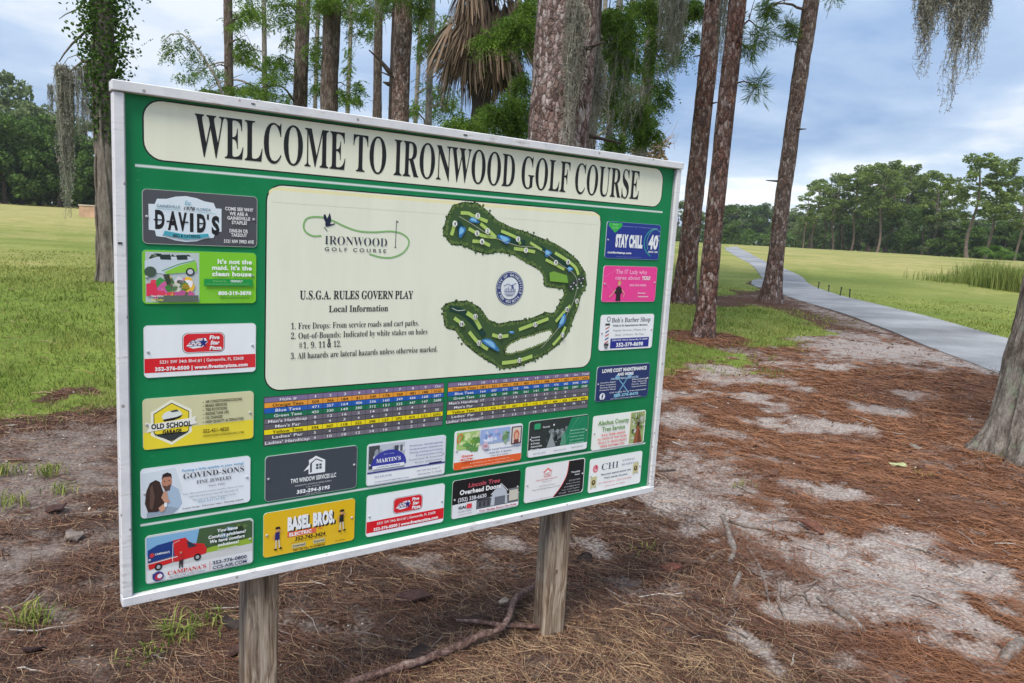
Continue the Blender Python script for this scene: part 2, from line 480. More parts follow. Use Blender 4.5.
def ground_material():
    m, nt, b = newmat('ground_soil_and_turf'); N = NT(nt)
    co_ = N.coord('Object')
    mk = N.sep(N.attr('mask')); dryf = N.attr('dry', 'Fac'); mk2 = N.sep(N.attr('tone'))
    nA = N.noise(co_, 9, 6, 0.62); nB = N.noise(co_, 60, 5, 0.6); nC = N.noise(co_, 1.3, 5, 0.6)
    nD = N.noise(N.mapping(co_, (25, 90, 25), rot=(0, 0, 0.5)), 1, 5, 0.7)
    nE = N.noise(N.mapping(co_, (1.0, 2.6, 1.0), rot=(0, 0, -0.35)), 2.2, 6, 0.68, 0.6)
    # straw litter
    straw = N.ramp(nB, [(0.28, (0.018, 0.010, 0.007)), (0.45, (0.050, 0.025, 0.016)), (0.6, (0.12, 0.062, 0.039)), (0.78, (0.27, 0.17, 0.12))])
    redst = N.ramp(N.math('ADD', N.math('MULTIPLY', nB, 0.6), N.math('MULTIPLY', nD, 0.4)), [(0.3, (0.028, 0.012, 0.008)), (0.48, (0.095, 0.040, 0.021)), (0.62, (0.20, 0.092, 0.046)), (0.8, (0.38, 0.24, 0.165))])
    straw = N.mix(mk[2], straw, redst)
    straw = N.mix(N.ramp(N.noise(co_, 2.6, 6, 0.7, 0.8), [(0.50, 0.0), (0.66, 0.75)]), straw, (0.085, 0.045, 0.033))
    sandc = N.ramp(nB, [(0.25, (0.17, 0.14, 0.13)), (0.5, (0.31, 0.27, 0.25)), (0.75, (0.50, 0.46, 0.44))])
    sf = N.math('ADD', mk[1], N.math('MULTIPLY', N.math('SUBTRACT', nA, 0.5), 1.9))
    sf = N.math('ADD', sf, N.math('MULTIPLY', N.math('SUBTRACT', nE, 0.5), 1.3))
    sf = N.math('ADD', sf, N.math('MULTIPLY', N.math('SUBTRACT', nB, 0.5), 1.1))
    sfac = N.ramp(sf, [(0.22, 0.0), (0.55, 0.55), (0.95, 0.95)])
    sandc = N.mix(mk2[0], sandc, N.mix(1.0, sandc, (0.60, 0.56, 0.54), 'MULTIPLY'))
    soil = N.mix(sfac, straw, sandc)
    ga_ = N.ramp(N.math('ADD', N.math('MULTIPLY', nB, 0.5), N.math('MULTIPLY', nA, 0.5)), [(0.3, (0.075, 0.115, 0.018)), (0.5, (0.145, 0.20, 0.034)), (0.7, (0.27, 0.29, 0.08))])
    gd_ = N.ramp(N.math('ADD', N.math('MULTIPLY', nC, 0.5), N.math('MULTIPLY', nA, 0.5)), [(0.3, (0.20, 0.20, 0.065)), (0.5, (0.30, 0.27, 0.10)), (0.7, (0.46, 0.36, 0.19))])
    nF = N.noise(co_, 0.35, 6, 0.65)
    grassc = N.mix(N.math('MULTIPLY', dryf, N.ramp(nC, [(0.25, 0.62), (0.55, 1.0)])), ga_, gd_)
    grassc = N.mix(N.math('MULTIPLY', N.ramp(nF, [(0.42, 0.55), (0.58, 0.0)]), N.math('SUBTRACT', 1.0, N.math('MULTIPLY', dryf, 0.85))), grassc, (0.075, 0.12, 0.02))
    gf = N.math('ADD', mk[0], N.math('MULTIPLY', N.math('SUBTRACT', nA, 0.5), 1.0))
    gfac = N.ramp(gf, [(0.40, 0.0), (0.62, 1.0)])
    N.put(b.inputs['Base Color'], N.mix(gfac, soil, grassc))
    b.inputs['Roughness'].default_value = 0.95; b.inputs['Specular IOR Level'].default_value = 0.1
    h = N.math('ADD', N.math('MULTIPLY', nB, 0.6), N.math('MULTIPLY', nD, 0.4))
    N.put(b.inputs['Normal'], N.bump(h, 0.55, 0.012))
    return m
gm = poly_mesh('ground', V, np.full(len(F), 4), F.ravel(), ground_material(), smoothed=True)
ca = gm.color_attributes.new('mask', 'FLOAT_COLOR', 'POINT')
ca.data.foreach_set('color', np.stack([gmask, smask, rmask, np.ones_like(gmask)], -1).astype(np.float32).ravel())
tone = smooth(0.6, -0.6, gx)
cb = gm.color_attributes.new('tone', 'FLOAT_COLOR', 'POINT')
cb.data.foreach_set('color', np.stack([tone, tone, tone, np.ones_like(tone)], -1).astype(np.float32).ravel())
da = gm.attributes.new('dry', 'FLOAT', 'POINT'); da.data.foreach_set('value', dmask.astype(np.float32).ravel())
ground = link('ground', gm); ground['kind'] = 'structure'

# ---- the concrete cart path: a thin slab with real edges
def path_material():
    m, nt, b = newmat('cart_path_concrete'); N = NT(nt)
    c = N.coord('Object')
    n1 = N.noise(c, 0.8, 5, 0.6); n2 = N.noise(c, 45, 5, 0.6); n3 = N.noise(N.mapping(c, (0.35, 1.0, 1.0), rot=(0, 0, 0.2)), 1.1, 3, 0.5)
    base = N.ramp(N.math('ADD', N.math('MULTIPLY', n1, 0.4), N.math('MULTIPLY', n3, 0.6)), [(0.38, (0.10, 0.103, 0.112)), (0.50, (0.19, 0.194, 0.208)), (0.62, (0.31, 0.314, 0.33))])
    N.put(b.inputs['Base Color'], N.mix(0.18, base, N.ramp(n2, [(0.3, 0.05), (0.7, 0.6)])))
    b.inputs['Roughness'].default_value = 0.75
    N.put(b.inputs['Normal'], N.bump(n2, 0.3, 0.004))
    return m
mbp = MB()
K = 7
rows = []
for i in range(160):
    row = []
    for j in range(K):
        q = pl[i] * (1 - j / (K - 1)) + pr_[i] * j / (K - 1)
        row.append(q)
    rows.append(row)
rows = np.array(rows)
pz = ground_h(rows[..., 0], rows[..., 1]) + 0.012
# keep cross-sections level-ish and clear of the verge
vtop = np.concatenate([rows, pz[..., None]], -1)
vl = vtop[:, 0].copy(); vl[:, 2] -= 0.13; vr = vtop[:, -1].copy(); vr[:, 2] -= 0.13
full = np.concatenate([vl[:, None], vtop, vr[:, None]], 1)
KK = K + 2
fc = []
for i in range(159):
    for j in range(KK - 1):
        a = i * KK + j; fc.append((a, a + 1, a + KK + 1, a + KK))
mbp.add(full.reshape(-1, 3), fc)
po = mbp.build('cart_path', path_material()); po['kind'] = 'structure'
# small spur of the path beside the pine
sp = [G(760, 279), G(752, 281), G(751, 284.5), G(756, 287), G(770, 290), G(772, 280)]
ms = MB(); top = [(p.x, p.y, p.z + 0.02) for p in sp]; bot = [(p.x, p.y, p.z - 0.1) for p in sp]
ms.add(top + bot, [tuple(range(6))] + [(i, (i + 1) % 6, 6 + (i + 1) % 6, 6 + i) for i in range(6)])
so_ = ms.build('path_spur', path_material()); so_['kind'] = 'structure'

# ================================================================== LOOSE GROUND COVER
def scatter(n, rmin, rmax, a0, a1):
    r = np.exp(RNG.uniform(math.log(rmin), math.log(rmax), n))
    a = np.radians(RNG.uniform(a0, a1, n))
    return r * np.sin(a), r * np.cos(a), r
def surf(x, y):
    z = ground_h(x, y); r = np.hypot(x, y); nr_ = smooth(16, 7, r)
    return z + nr_ * (fbm(x * 2.2, y * 2.2, 0, 4, 51) * 0.03 + fbm(x * 11, y * 11, 0, 3, 61) * 0.009)
# pine needles: bent strips lying on one another
n = 300000
x, y, r = scatter(n, 1.7, 14, -42, 42)
g_, s_, rd, dr = masks(x, y)
dp_, sidep = dist_path(x, y)
patch = fbm(x * 1.7, y * 1.7, 0, 3, 77)
mat_ = smooth(0.62, 0.42, s_ + 0.38 * fbm(x * 5.5, y * 6.5, 0, 4, 141) + 0.10)
keep = (RNG.random(n) < np.clip(mat_, 0.11, 1) * np.clip(1 - 1.1 * g_, 0.03, 1) * (0.75 + 0.5 * patch)) & (dp_ > 0)
x, y, r, rd, s_ = x[keep], y[keep], r[keep], rd[keep], s_[keep]; # and drifts of needles gathered round the feet of the two posts
for fx, fy in ((-0.660, 2.228), (0.300, 2.925)):
    q_ = 900; aa_ = RNG.uniform(0, 2 * math.pi, q_); rr2 = 0.05 + np.abs(RNG.normal(0, 0.10, q_))
    x = np.concatenate([x, fx + rr2 * np.cos(aa_)]); y = np.concatenate([y, fy + rr2 * np.sin(aa_)])
r = np.hypot(x, y); rd = np.concatenate([rd, np.zeros(1800)]); s_ = np.concatenate([s_, np.zeros(1800)])
n = len(x)
th = RNG.uniform(0, math.pi, n) * 0.8 + 1.1 * fbm(x * 0.8, y * 0.8, 0, 2, 91) + 1.2
L = RNG.uniform(0.05, 0.18, n); wdt = np.maximum(0.00065, r * 0.00022) * RNG.uniform(0.7, 1.3, n)
bend = RNG.normal(0, 0.35, n); lift = RNG.uniform(0.001, 0.012, n) + 0.022 * smooth(0.0, 0.6, fbm(x * 5.5, y * 6.5, 0, 4, 143)); tip = RNG.normal(0, 0.008, n)
pts = []
for t in (-0.5, -0.17, 0.17, 0.5):
    ta = th + bend * t * 2
    px_ = x + L * t * np.cos(ta); py_ = y + L * t * np.sin(ta)
    pts.append(np.stack([px_, py_, surf(px_, py_) + lift + tip * (t + 0.5) + 0.003], 1))
nx_ = np.stack([-np.sin(th), np.cos(th), RNG.normal(0, 0.5, n)], 1) * wdt[:, None]
quads = []
for i in range(3):
    quads.append(np.stack([pts[i] - nx_, pts[i] + nx_, pts[i + 1] + nx_, pts[i + 1] - nx_], 1))
golden = smooth(0.35, -0.25, np.hypot((x - 0.45) / 0.6, (y - 2.5) / 0.4) - 1 + 0.3 * fbm(x * 3, y * 3, 0, 2, 14))
dk = smooth(0.05, 0.45, fbm(x * 2.3, y * 2.3, 0, 3, 55))
tt = (RNG.random(n) * 0.30 + rd * 0.33) * (1 - 0.6 * dk * RNG.random(n)) + (RNG.random(n) < 0.25) * 0.1
tt = np.where(RNG.random(n) < golden * 0.28, RNG.uniform(0.78, 1.0, n), tt)
tt = np.where((rd < 0.3) & (RNG.random(n) < 0.14), RNG.uniform(0.7, 0.95, n), tt)
m = bpy.data.materials.new('needle_litter'); m.use_nodes = True
b = m.node_tree.nodes['Principled BSDF']; N = NT(m.node_tree)
N.put(b.inputs['Base Color'], N.ramp(N.attr('tint', 'Fac'), [(0.0, (0.025, 0.013, 0.010)), (0.18, (0.085, 0.036, 0.021)), (0.32, (0.215, 0.098, 0.053)), (0.42, (0.165, 0.064, 0.029)), (0.62, (0.34, 0.148, 0.064)), (0.75, (0.27, 0.18, 0.115)), (1.0, (0.42, 0.27, 0.14))]))
b.inputs['Roughness'].default_value = 0.7
tag(link('pine_needles', quad_cloud('pine_needles', np.concatenate(quads), m, np.concatenate([tt] * 3))), 'fallen pine needles strewn over the bare ground', 'pine straw', kind='stuff')
# crumbs: bark flakes, cone scales, bits of shell
n = 16000
x, y, r = scatter(n, 1.7, 13, -42, 42)
g_, s_, rd, dr = masks(x, y); dp_, sidep = dist_path(x, y)
keep = (g_ < 0.6) & (dp_ > 0); x, y, r = x[keep], y[keep], r[keep]; n = len(x)
sz = np.maximum(0.004, r * 0.0013) * RNG.uniform(0.5, 2.0, n)
v = RNG.normal(0, 1, (n, 2, 3)); v[:, :, 2] *= 0.35; v /= np.linalg.norm(v, axis=2)[..., None]
c0 = np.stack([x, y, surf(x, y) + 0.006], 1)
q = np.stack([c0 + v[:, 0] * sz[:, None], c0 + v[:, 1] * sz[:, None] * 0.6, c0 - v[:, 0] * sz[:, None], c0 - v[:, 1] * sz[:, None] * 0.6], 1)
m = bpy.data.materials.new('forest_crumbs'); m.use_nodes = True
b = m.node_tree.nodes['Principled BSDF']; N = NT(m.node_tree)
N.put(b.inputs['Base Color'], N.ramp(N.attr('tint', 'Fac'), [(0.0, (0.03, 0.017, 0.012)), (0.55, (0.13, 0.06, 0.04)), (0.8, (0.28, 0.2, 0.15)), (0.95, (0.45, 0.4, 0.34)), (1.0, (0.7, 0.66, 0.6))]))
tag(link('bark_litter', quad_cloud('bark_litter', q, m, RNG.random(n))), 'bark flakes and crumbs scattered over the bare ground', 'litter', kind='stuff')
# dead twigs lying about
tw = MB(); rt = np.random.default_rng(61)
rs_ = np.exp(rt.uniform(math.log(1.8), math.log(12), 420)); as_ = np.radians(rt.uniform(-40, 40, 420)); XS, YS = rs_ * np.sin(as_), rs_ * np.cos(as_)
g1_, s1_, _a, _b = masks(XS, YS); d1_, _c = dist_path(XS, YS)
for i_ in np.nonzero((g1_ < .5) & (d1_ > .1))[0]:
    L_ = rt.uniform(.04, .22); h_ = rt.uniform(0, 6.28) + np.cumsum(rt.normal(0, .25, 5)); w_ = rt.uniform(.0012, .0035) * (1 + .12 * rs_[i_])
    xx = XS[i_] + np.cumsum(np.cos(h_)) * L_ / 4; yy = YS[i_] + np.cumsum(np.sin(h_)) * L_ / 4; zz_ = surf(xx, yy) + .008 + .006 * rt.random(5)
    n0_ = len(tw.f); tw.tube(np.stack([xx, yy, zz_], 1), np.linspace(w_, w_ * .5, 5), 5); tn = rt.random()
    for q_ in range(n0_, len(tw.f)): tw.t[q_] = tn
m = bpy.data.materials.new('twig_wood'); m.use_nodes = True
b = m.node_tree.nodes['Principled BSDF']; N = NT(m.node_tree)
N.put(b.inputs['Base Color'], N.ramp(N.attr('tint', 'Fac'), [(0.0, (0.04, 0.025, 0.02)), (0.4, (0.14, 0.08, 0.06)), (0.8, (0.30, 0.26, 0.23)), (1.0, (0.46, 0.42, 0.38))]))
tag(tw.build('twigs', m, None, tint=True), 'small dead twigs scattered over the bare ground', 'twigs', kind='stuff')
# grass blades
def blades(n, rmin, rmax, a0, a1, hmin, hmax, wk, thin=1.0):
    x, y, r = scatter(n, rmin, rmax, a0, a1)
    g_, s_, rd, dr = masks(x, y); dp_, sidep = dist_path(x, y)
    pn = fbm(x * 2.5, y * 2.5, 0, 3, 17)
    keep = (RNG.random(n) < np.clip(g_ * 1.1, 0.0, 1) * thin * (0.7 + 0.6 * pn)) & (dp_ > 0.02)
    x, y, r, dr, pn = x[keep], y[keep], r[keep], dr[keep], pn[keep]; n = len(x)
    h = RNG.uniform(hmin, hmax, n) * (0.8 + 0.5 * pn); w = np.maximum(0.0022, r * wk) * RNG.uniform(0.7, 1.2, n)
    a = RNG.uniform(0, 2 * math.pi, n); lean = RNG.uniform(0.1, 0.9, n) * h
    la = RNG.uniform(0, 2 * math.pi, n)
    z = surf(x, y)
    p0 = np.stack([x - w * np.cos(a), y - w * np.sin(a), z], 1); p1 = np.stack([x + w * np.cos(a), y + w * np.sin(a), z], 1)
    p2 = np.stack([x + lean * np.cos(la), y + lean * np.sin(la), z + h], 1)
    tint = np.clip(RNG.normal(0.34, 0.17, n) + 0.45 * dr + 0.32 * fbm(x * 0.9, y * 0.9, 0, 3, 19), 0, 1)
    return np.stack([p0, p1, p2], 1), tint
b1 = blades(170000, 5.0, 17, -42, 38, 0.035, 0.085, 0.0006)
b2 = blades(40000, 14, 21, -42, 42, 0.025, 0.05, 0.0007, 0.9)
gmat = leaf_mat('grass_blade', (0.075, 0.145, 0.014), (0.50, 0.48, 0.15), 0.35)
tag(link('grass', tri_cloud('grass', np.concatenate([b1[0], b2[0]]), gmat, np.concatenate([b1[1], b2[1]]))), 'rough mown grass beyond the bare ground', 'grass', kind='stuff')
# ================================================================== SERIF LETTER SHAPES
# advance, then one outline per loop as x, y, x, y ... in thousandths of an em
SERIF = {
'A': (437, [[-9, 0, -9, 18, 9, 21, 24, 30, 36, 47, 49, 75, 206, 466, 224, 465, 384, 87, 411, 34, 425, 22, 443, 18, 443, 0, 229, 0, 229, 18, 270, 25, 283, 46, 273, 81, 253, 132, 103, 132, 79, 71, 76, 59, 75, 48, 87, 26, 124, 18, 128, 18, 128, 0], [113, 161, 242, 161, 177, 319]]),
'B': (443, [[16, 0, 16, 17, 45, 22, 62, 32, 72, 51, 75, 82, 75, 369, 69, 412, 62, 425, 51, 433, 15, 439, 15, 455, 220, 455, 297, 449, 352, 429, 385, 396, 396, 351, 389, 313, 369, 283, 335, 261, 287, 247, 344, 231, 385, 206, 410, 173, 418, 132, 407, 76, 371, 35, 314, 9, 238, 0], [182, 252, 188, 252, 234, 257, 263, 272, 279, 301, 285, 345, 281, 385, 269, 412, 248, 428, 216, 434, 198, 432, 188, 425, 182, 391], [222, 24, 259, 30, 283, 49, 296, 81, 301, 128, 295, 176, 277, 208, 245, 225, 197, 231, 182, 231, 182, 65, 184, 46, 190, 33, 202, 26]]),
'C': (468, [[257, -11, 193, -3, 137, 20, 91, 56, 56, 104, 34, 162, 26, 228, 34, 294, 56, 351, 92, 399, 139, 435, 195, 458, 259, 465, 309, 459, 367, 440, 388, 435, 408, 443, 419, 465, 437, 465, 437, 308, 420, 308, 392, 364, 356, 407, 313, 434, 265, 443, 212, 430, 174, 389, 151, 321, 144, 226, 152, 138, 177, 74, 219, 36, 278, 24, 318, 29, 358, 45, 395, 71, 428, 106, 447, 89, 409, 45, 365, 14, 314, -5]]),
'D': (496, [[20, 0, 20, 17, 47, 21, 63, 30, 71, 46, 74, 75, 74, 374, 71, 407, 61, 426, 43, 435, 15, 439, 15, 455, 222, 455, 328, 441, 405, 396, 452, 325, 468, 228, 453, 128, 408, 57, 333, 14, 228, 0], [222, 24, 279, 37, 319, 75, 343, 139, 351, 229, 343, 318, 319, 382, 279, 420, 223, 433, 202, 431, 190, 423, 184, 409, 182, 385, 182, 72, 184, 48, 190, 34, 202, 27]]),
'E': (442, [[14, 0, 14, 17, 44, 20, 62, 30, 72, 48, 75, 78, 75, 369, 72, 405, 62, 425, 44, 435, 16, 439, 16, 455, 399, 455, 399, 320, 383, 320, 369, 373, 340, 406, 295, 424, 232, 430, 200, 428, 191, 424, 186, 417, 183, 388, 183, 246, 193, 246, 232, 252, 259, 269, 277, 300, 288, 345, 304, 345, 304, 118, 287, 118, 282, 154, 273, 181, 259, 201, 241, 213, 216, 220, 185, 222, 183, 222, 183, 67, 185, 47, 192, 35, 206, 29, 230, 28, 276, 30, 313, 39, 345, 53, 371, 75, 393, 105, 411, 143, 430, 143, 402, 0]]),
'F': (404, [[15, 0, 15, 17, 45, 23, 62, 34, 72, 53, 75, 84, 75, 375, 71, 405, 61, 423, 43, 433, 14, 439, 14, 455, 394, 455, 394, 320, 377, 320, 369, 357, 355, 385, 336, 406, 310, 420, 275, 428, 230, 431, 200, 429, 186, 421, 182, 398, 182, 247, 190, 247, 229, 253, 256, 270, 274, 301, 284, 347, 302, 347, 302, 118, 285, 118, 274, 168, 257, 200, 229, 218, 189, 224, 182, 224, 182, 81, 188, 43, 196, 31, 210, 24, 257, 17, 257, 0]]),
'G': (508, [[268, -10, 200, -3, 141, 19, 93, 55, 57, 103, 35, 161, 28, 229, 35, 295, 57, 352, 93, 399, 139, 435, 195, 458, 257, 465, 311, 459, 369, 441, 388, 436, 406, 443, 419, 465, 437, 465, 437, 308, 420, 308, 403, 346, 382, 379, 357, 406, 329, 426, 299, 439, 267, 443, 214, 430, 176, 389, 153, 322, 146, 228, 154, 135, 180, 67, 221, 26, 275, 13, 308, 16, 328, 27, 339, 45, 343, 71, 343, 128, 339, 154, 329, 170, 309, 179, 275, 182, 275, 198, 500, 198, 500, 182, 473, 179, 457, 171, 449, 155, 446, 128, 446, 29, 357, 0]]),
'H': (523, [[15, 0, 15, 17, 45, 22, 62, 32, 72, 50, 75, 81, 75, 379, 71, 406, 62, 424, 44, 434, 16, 439, 16, 455, 242, 455, 242, 439, 204, 432, 193, 425, 187, 415, 182, 379, 182, 251, 342, 251, 342, 379, 337, 415, 331, 425, 320, 432, 282, 439, 282, 455, 507, 455, 507, 439, 478, 434, 461, 424, 452, 407, 449, 379, 449, 81, 452, 52, 461, 33, 478, 22, 507, 17, 507, 0, 282, 0, 282, 17, 311, 21, 329, 31, 339, 49, 342, 81, 342, 221, 182, 221, 182, 81, 185, 50, 194, 32, 212, 22, 242, 17, 242, 0]]),
'I': (261, [[13, 0, 13, 17, 42, 23, 61, 32, 72, 49, 75, 75, 75, 387, 72, 412, 63, 427, 45, 435, 13, 439, 13, 455, 244, 455, 244, 439, 214, 435, 196, 427, 186, 412, 183, 387, 183, 77, 187, 44, 194, 34, 206, 26, 246, 17, 246, 0]]),
'J': (330, [[109, -65, 78, -62, 51, -54, 29, -40, 11, -22, 0, -1, -3, 23, 0, 44, 11, 61, 26, 71, 44, 75, 64, 71, 79, 62, 89, 47, 93, 28, 85, -1, 77, -19, 84, -35, 105, -40, 126, -36, 139, -25, 145, -6, 148, 21, 148, 367, 142, 409, 135, 422, 122, 430, 79, 439, 79, 455, 314, 455, 314, 439, 277, 431, 266, 423, 260, 411, 255, 367, 255, 89, 246, 21, 219, -27, 173, -56]]),
'K': (510, [[16, 0, 16, 17, 45, 22, 63, 32, 72, 50, 75, 81, 75, 379, 72, 406, 63, 424, 45, 434, 17, 439, 17, 455, 242, 455, 242, 439, 205, 432, 194, 425, 187, 415, 183, 379, 183, 234, 321, 373, 342, 398, 349, 418, 334, 434, 291, 439, 291, 455, 486, 455, 486, 439, 477, 439, 415, 419, 345, 361, 271, 285, 463, 46, 487, 25, 519, 17, 519, 0, 281, 0, 281, 17, 306, 18, 322, 21, 331, 27, 334, 34, 329, 47, 316, 66, 199, 214, 183, 198, 183, 81, 186, 50, 195, 32, 213, 22, 242, 17, 242, 0]]),
'L': (426, [[15, 0, 15, 17, 45, 22, 62, 32, 72, 50, 75, 81, 75, 379, 71, 407, 62, 425, 44, 434, 16, 439, 16, 455, 250, 455, 250, 439, 208, 434, 196, 427, 188, 416, 182, 379, 182, 83, 185, 47, 191, 37, 200, 31, 234, 28, 278, 31, 315, 40, 345, 56, 370, 80, 391, 112, 409, 154, 427, 154, 402, 0]]),
'M': (634, [[14, 0, 14, 17, 43, 22, 61, 32, 72, 50, 75, 79, 75, 382, 71, 416, 64, 426, 53, 432, 15, 439, 15, 455, 185, 455, 317, 142, 449, 455, 617, 455, 617, 439, 590, 433, 573, 423, 563, 405, 560, 378, 560, 85, 565, 43, 571, 31, 582, 23, 617, 17, 617, 0, 396, 0, 396, 17, 433, 25, 443, 32, 450, 44, 455, 83, 455, 399, 288, 0, 270, 0, 105, 389, 105, 80, 109, 48, 120, 30, 139, 20, 169, 17, 169, 0]]),
'N': (494, [[403, -11, 107, 350, 107, 79, 110, 49, 119, 31, 136, 21, 167, 17, 167, 0, 18, 0, 18, 17, 54, 23, 65, 30, 71, 41, 76, 79, 76, 388, 36, 433, 18, 439, 18, 455, 156, 455, 391, 169, 391, 377, 386, 414, 379, 425, 369, 431, 331, 439, 331, 455, 480, 455, 480, 439, 450, 434, 433, 425, 425, 407, 422, 377, 422, -11]]),
'O': (525, [[261, -11, 213, -6, 169, 7, 129, 29, 94, 58, 66, 93, 45, 134, 32, 179, 28, 228, 32, 276, 45, 321, 66, 362, 95, 397, 130, 426, 170, 448, 216, 462, 265, 466, 313, 462, 357, 448, 397, 427, 431, 399, 459, 364, 481, 323, 494, 277, 498, 228, 494, 179, 481, 134, 459, 93, 430, 58, 395, 29, 355, 7, 310, -6], [265, 12, 315, 26, 351, 66, 372, 133, 379, 228, 371, 321, 348, 389, 310, 430, 260, 443, 210, 430, 174, 389, 152, 322, 145, 228, 153, 135, 177, 67, 215, 26]]),
'P': (418, [[15, 0, 15, 17, 45, 22, 62, 32, 72, 50, 75, 81, 75, 379, 71, 406, 62, 424, 44, 434, 16, 439, 16, 455, 214, 455, 287, 452, 336, 440, 366, 422, 390, 398, 404, 367, 409, 332, 398, 280, 367, 240, 314, 214, 242, 206, 182, 206, 182, 81, 185, 50, 194, 32, 212, 22, 242, 17, 242, 0], [182, 230, 201, 230, 244, 235, 272, 253, 287, 283, 292, 329, 288, 375, 275, 406, 252, 425, 216, 431, 199, 429, 189, 424, 184, 414, 182, 398]]),
'Q': (525, [[378, -116, 315, -108, 262, -87, 219, -51, 187, -1, 141, 21, 101, 50, 70, 86, 47, 129, 32, 176, 28, 228, 32, 276, 45, 321, 66, 362, 95, 397, 130, 426, 170, 448, 216, 462, 265, 466, 313, 462, 357, 448, 397, 427, 431, 399, 459, 364, 481, 323, 494, 277, 498, 228, 487, 152, 454, 86, 401, 34, 330, 0, 378, -60, 445, -81, 492, -73, 495, -92, 435, -110], [265, 12, 316, 26, 351, 66, 373, 133, 380, 228, 372, 321, 348, 389, 310, 430, 260, 443, 210, 430, 174, 389, 152, 322, 145, 228, 153, 135, 178, 67, 216, 26]]),
'R': (473, [[15, 0, 15, 17, 45, 22, 62, 32, 72, 50, 75, 81, 75, 379, 71, 406, 62, 424, 44, 434, 16, 439, 16, 455, 217, 455, 305, 448, 367, 426, 405, 388, 417, 334, 411, 296, 392, 265, 360, 241, 315, 224, 432, 50, 452, 26, 463, 19, 478, 17, 480, 17, 480, 0, 338, 0, 201, 212, 182, 212, 182, 81, 185, 50, 194, 32, 212, 22, 242, 17, 242, 0], [182, 234, 203, 234, 249, 240, 280, 258, 298, 290, 304, 336, 299, 378, 284, 407, 259, 425, 224, 431, 202, 429, 190, 422, 184, 409, 182, 385]]),
'S': (390, [[43, -11, 43, 158, 62, 158, 83, 94, 111, 50, 149, 24, 197, 15, 231, 20, 257, 36, 273, 60, 279, 89, 265, 129, 225, 160, 163, 191, 112, 221, 77, 253, 56, 289, 50, 332, 54, 370, 67, 403, 88, 429, 115, 449, 148, 462, 185, 466, 229, 461, 282, 448, 291, 446, 300, 445, 313, 450, 320, 466, 339, 466, 339, 319, 322, 319, 310, 354, 293, 385, 272, 410, 248, 429, 222, 441, 194, 445, 163, 440, 140, 426, 125, 406, 120, 380, 124, 356, 137, 336, 159, 319, 189, 303, 253, 273, 290, 253, 317, 233, 337, 211, 350, 188, 357, 162, 359, 133, 354, 93, 339, 58, 314, 29, 281, 8, 240, -6, 192, -10, 158, -8, 126, 1, 98, 9, 85, 12, 69, 7, 61, -11]]),
'T': (423, [[92, 0, 92, 17, 123, 21, 142, 31, 152, 50, 156, 81, 156, 433, 149, 433, 102, 426, 65, 403, 41, 367, 29, 318, 11, 318, 11, 455, 410, 455, 410, 317, 394, 317, 381, 368, 357, 404, 319, 426, 269, 433, 263, 433, 263, 81, 267, 49, 276, 30, 296, 21, 328, 17, 328, 0]]),
'U': (492, [[248, -13, 168, -2, 114, 29, 83, 81, 73, 155, 73, 379, 70, 406, 61, 424, 43, 434, 15, 439, 15, 455, 240, 455, 240, 439, 202, 432, 192, 425, 185, 415, 181, 379, 181, 140, 186, 88, 203, 51, 232, 29, 275, 22, 326, 31, 363, 56, 385, 99, 392, 159, 392, 378, 389, 406, 379, 423, 360, 433, 328, 439, 328, 455, 474, 455, 474, 439, 448, 432, 433, 421, 425, 404, 422, 378, 422, 181, 412, 92, 380, 32, 325, -2]]),
'V': (428, [[212, -13, 44, 381, 22, 420, 8, 432, -14, 439, -14, 455, 211, 455, 211, 439, 166, 432, 156, 423, 152, 410, 161, 378, 259, 143, 348, 377, 355, 409, 351, 423, 342, 432, 299, 439, 299, 455, 442, 455, 442, 439, 423, 436, 408, 427, 395, 411, 382, 383, 230, -13]]),
'W': (611, [[171, -11, 32, 393, 15, 427, 3, 435, -15, 439, -15, 455, 181, 455, 181, 439, 150, 432, 143, 423, 140, 410, 148, 373, 223, 153, 301, 353, 286, 399, 278, 418, 267, 429, 229, 439, 229, 455, 439, 455, 439, 439, 404, 432, 393, 412, 399, 386, 474, 166, 541, 369, 549, 406, 546, 421, 538, 430, 503, 439, 503, 455, 624, 455, 624, 439, 607, 433, 594, 421, 575, 379, 446, -11, 428, -11, 316, 309, 190, -11]]),
'X': (471, [[11, 0, 11, 17, 53, 30, 90, 66, 193, 208, 78, 386, 47, 425, 33, 435, 16, 439, 14, 439, 14, 455, 244, 455, 244, 439, 229, 439, 200, 433, 190, 415, 201, 388, 265, 289, 322, 373, 335, 396, 339, 414, 328, 432, 293, 439, 293, 455, 458, 455, 458, 439, 455, 439, 427, 435, 403, 423, 380, 403, 357, 373, 281, 265, 413, 57, 436, 28, 448, 20, 461, 17, 464, 17, 464, 0, 238, 0, 238, 17, 243, 17, 278, 23, 290, 41, 286, 57, 275, 79, 210, 183, 138, 81, 128, 62, 124, 45, 137, 24, 174, 17, 174, 0]]),
'Y': (426, [[101, 0, 101, 17, 131, 22, 148, 32, 157, 50, 161, 81, 161, 179, 46, 387, 29, 414, 14, 429, 1, 435, -13, 438, -13, 455, 207, 455, 207, 438, 195, 438, 167, 432, 158, 425, 156, 416, 164, 392, 248, 226, 333, 366, 345, 389, 349, 408, 336, 430, 298, 438, 295, 438, 295, 455, 439, 455, 439, 438, 423, 434, 409, 424, 383, 392, 268, 203, 268, 81, 271, 50, 280, 32, 298, 22, 328, 17, 328, 0]]),
'Z': (442, [[20, 0, 20, 11, 276, 430, 214, 430, 174, 427, 141, 420, 115, 407, 94, 386, 76, 356, 61, 316, 44, 316, 57, 455, 406, 455, 406, 443, 153, 29, 239, 29, 302, 37, 349, 61, 384, 103, 407, 164, 424, 164, 407, 0]]),
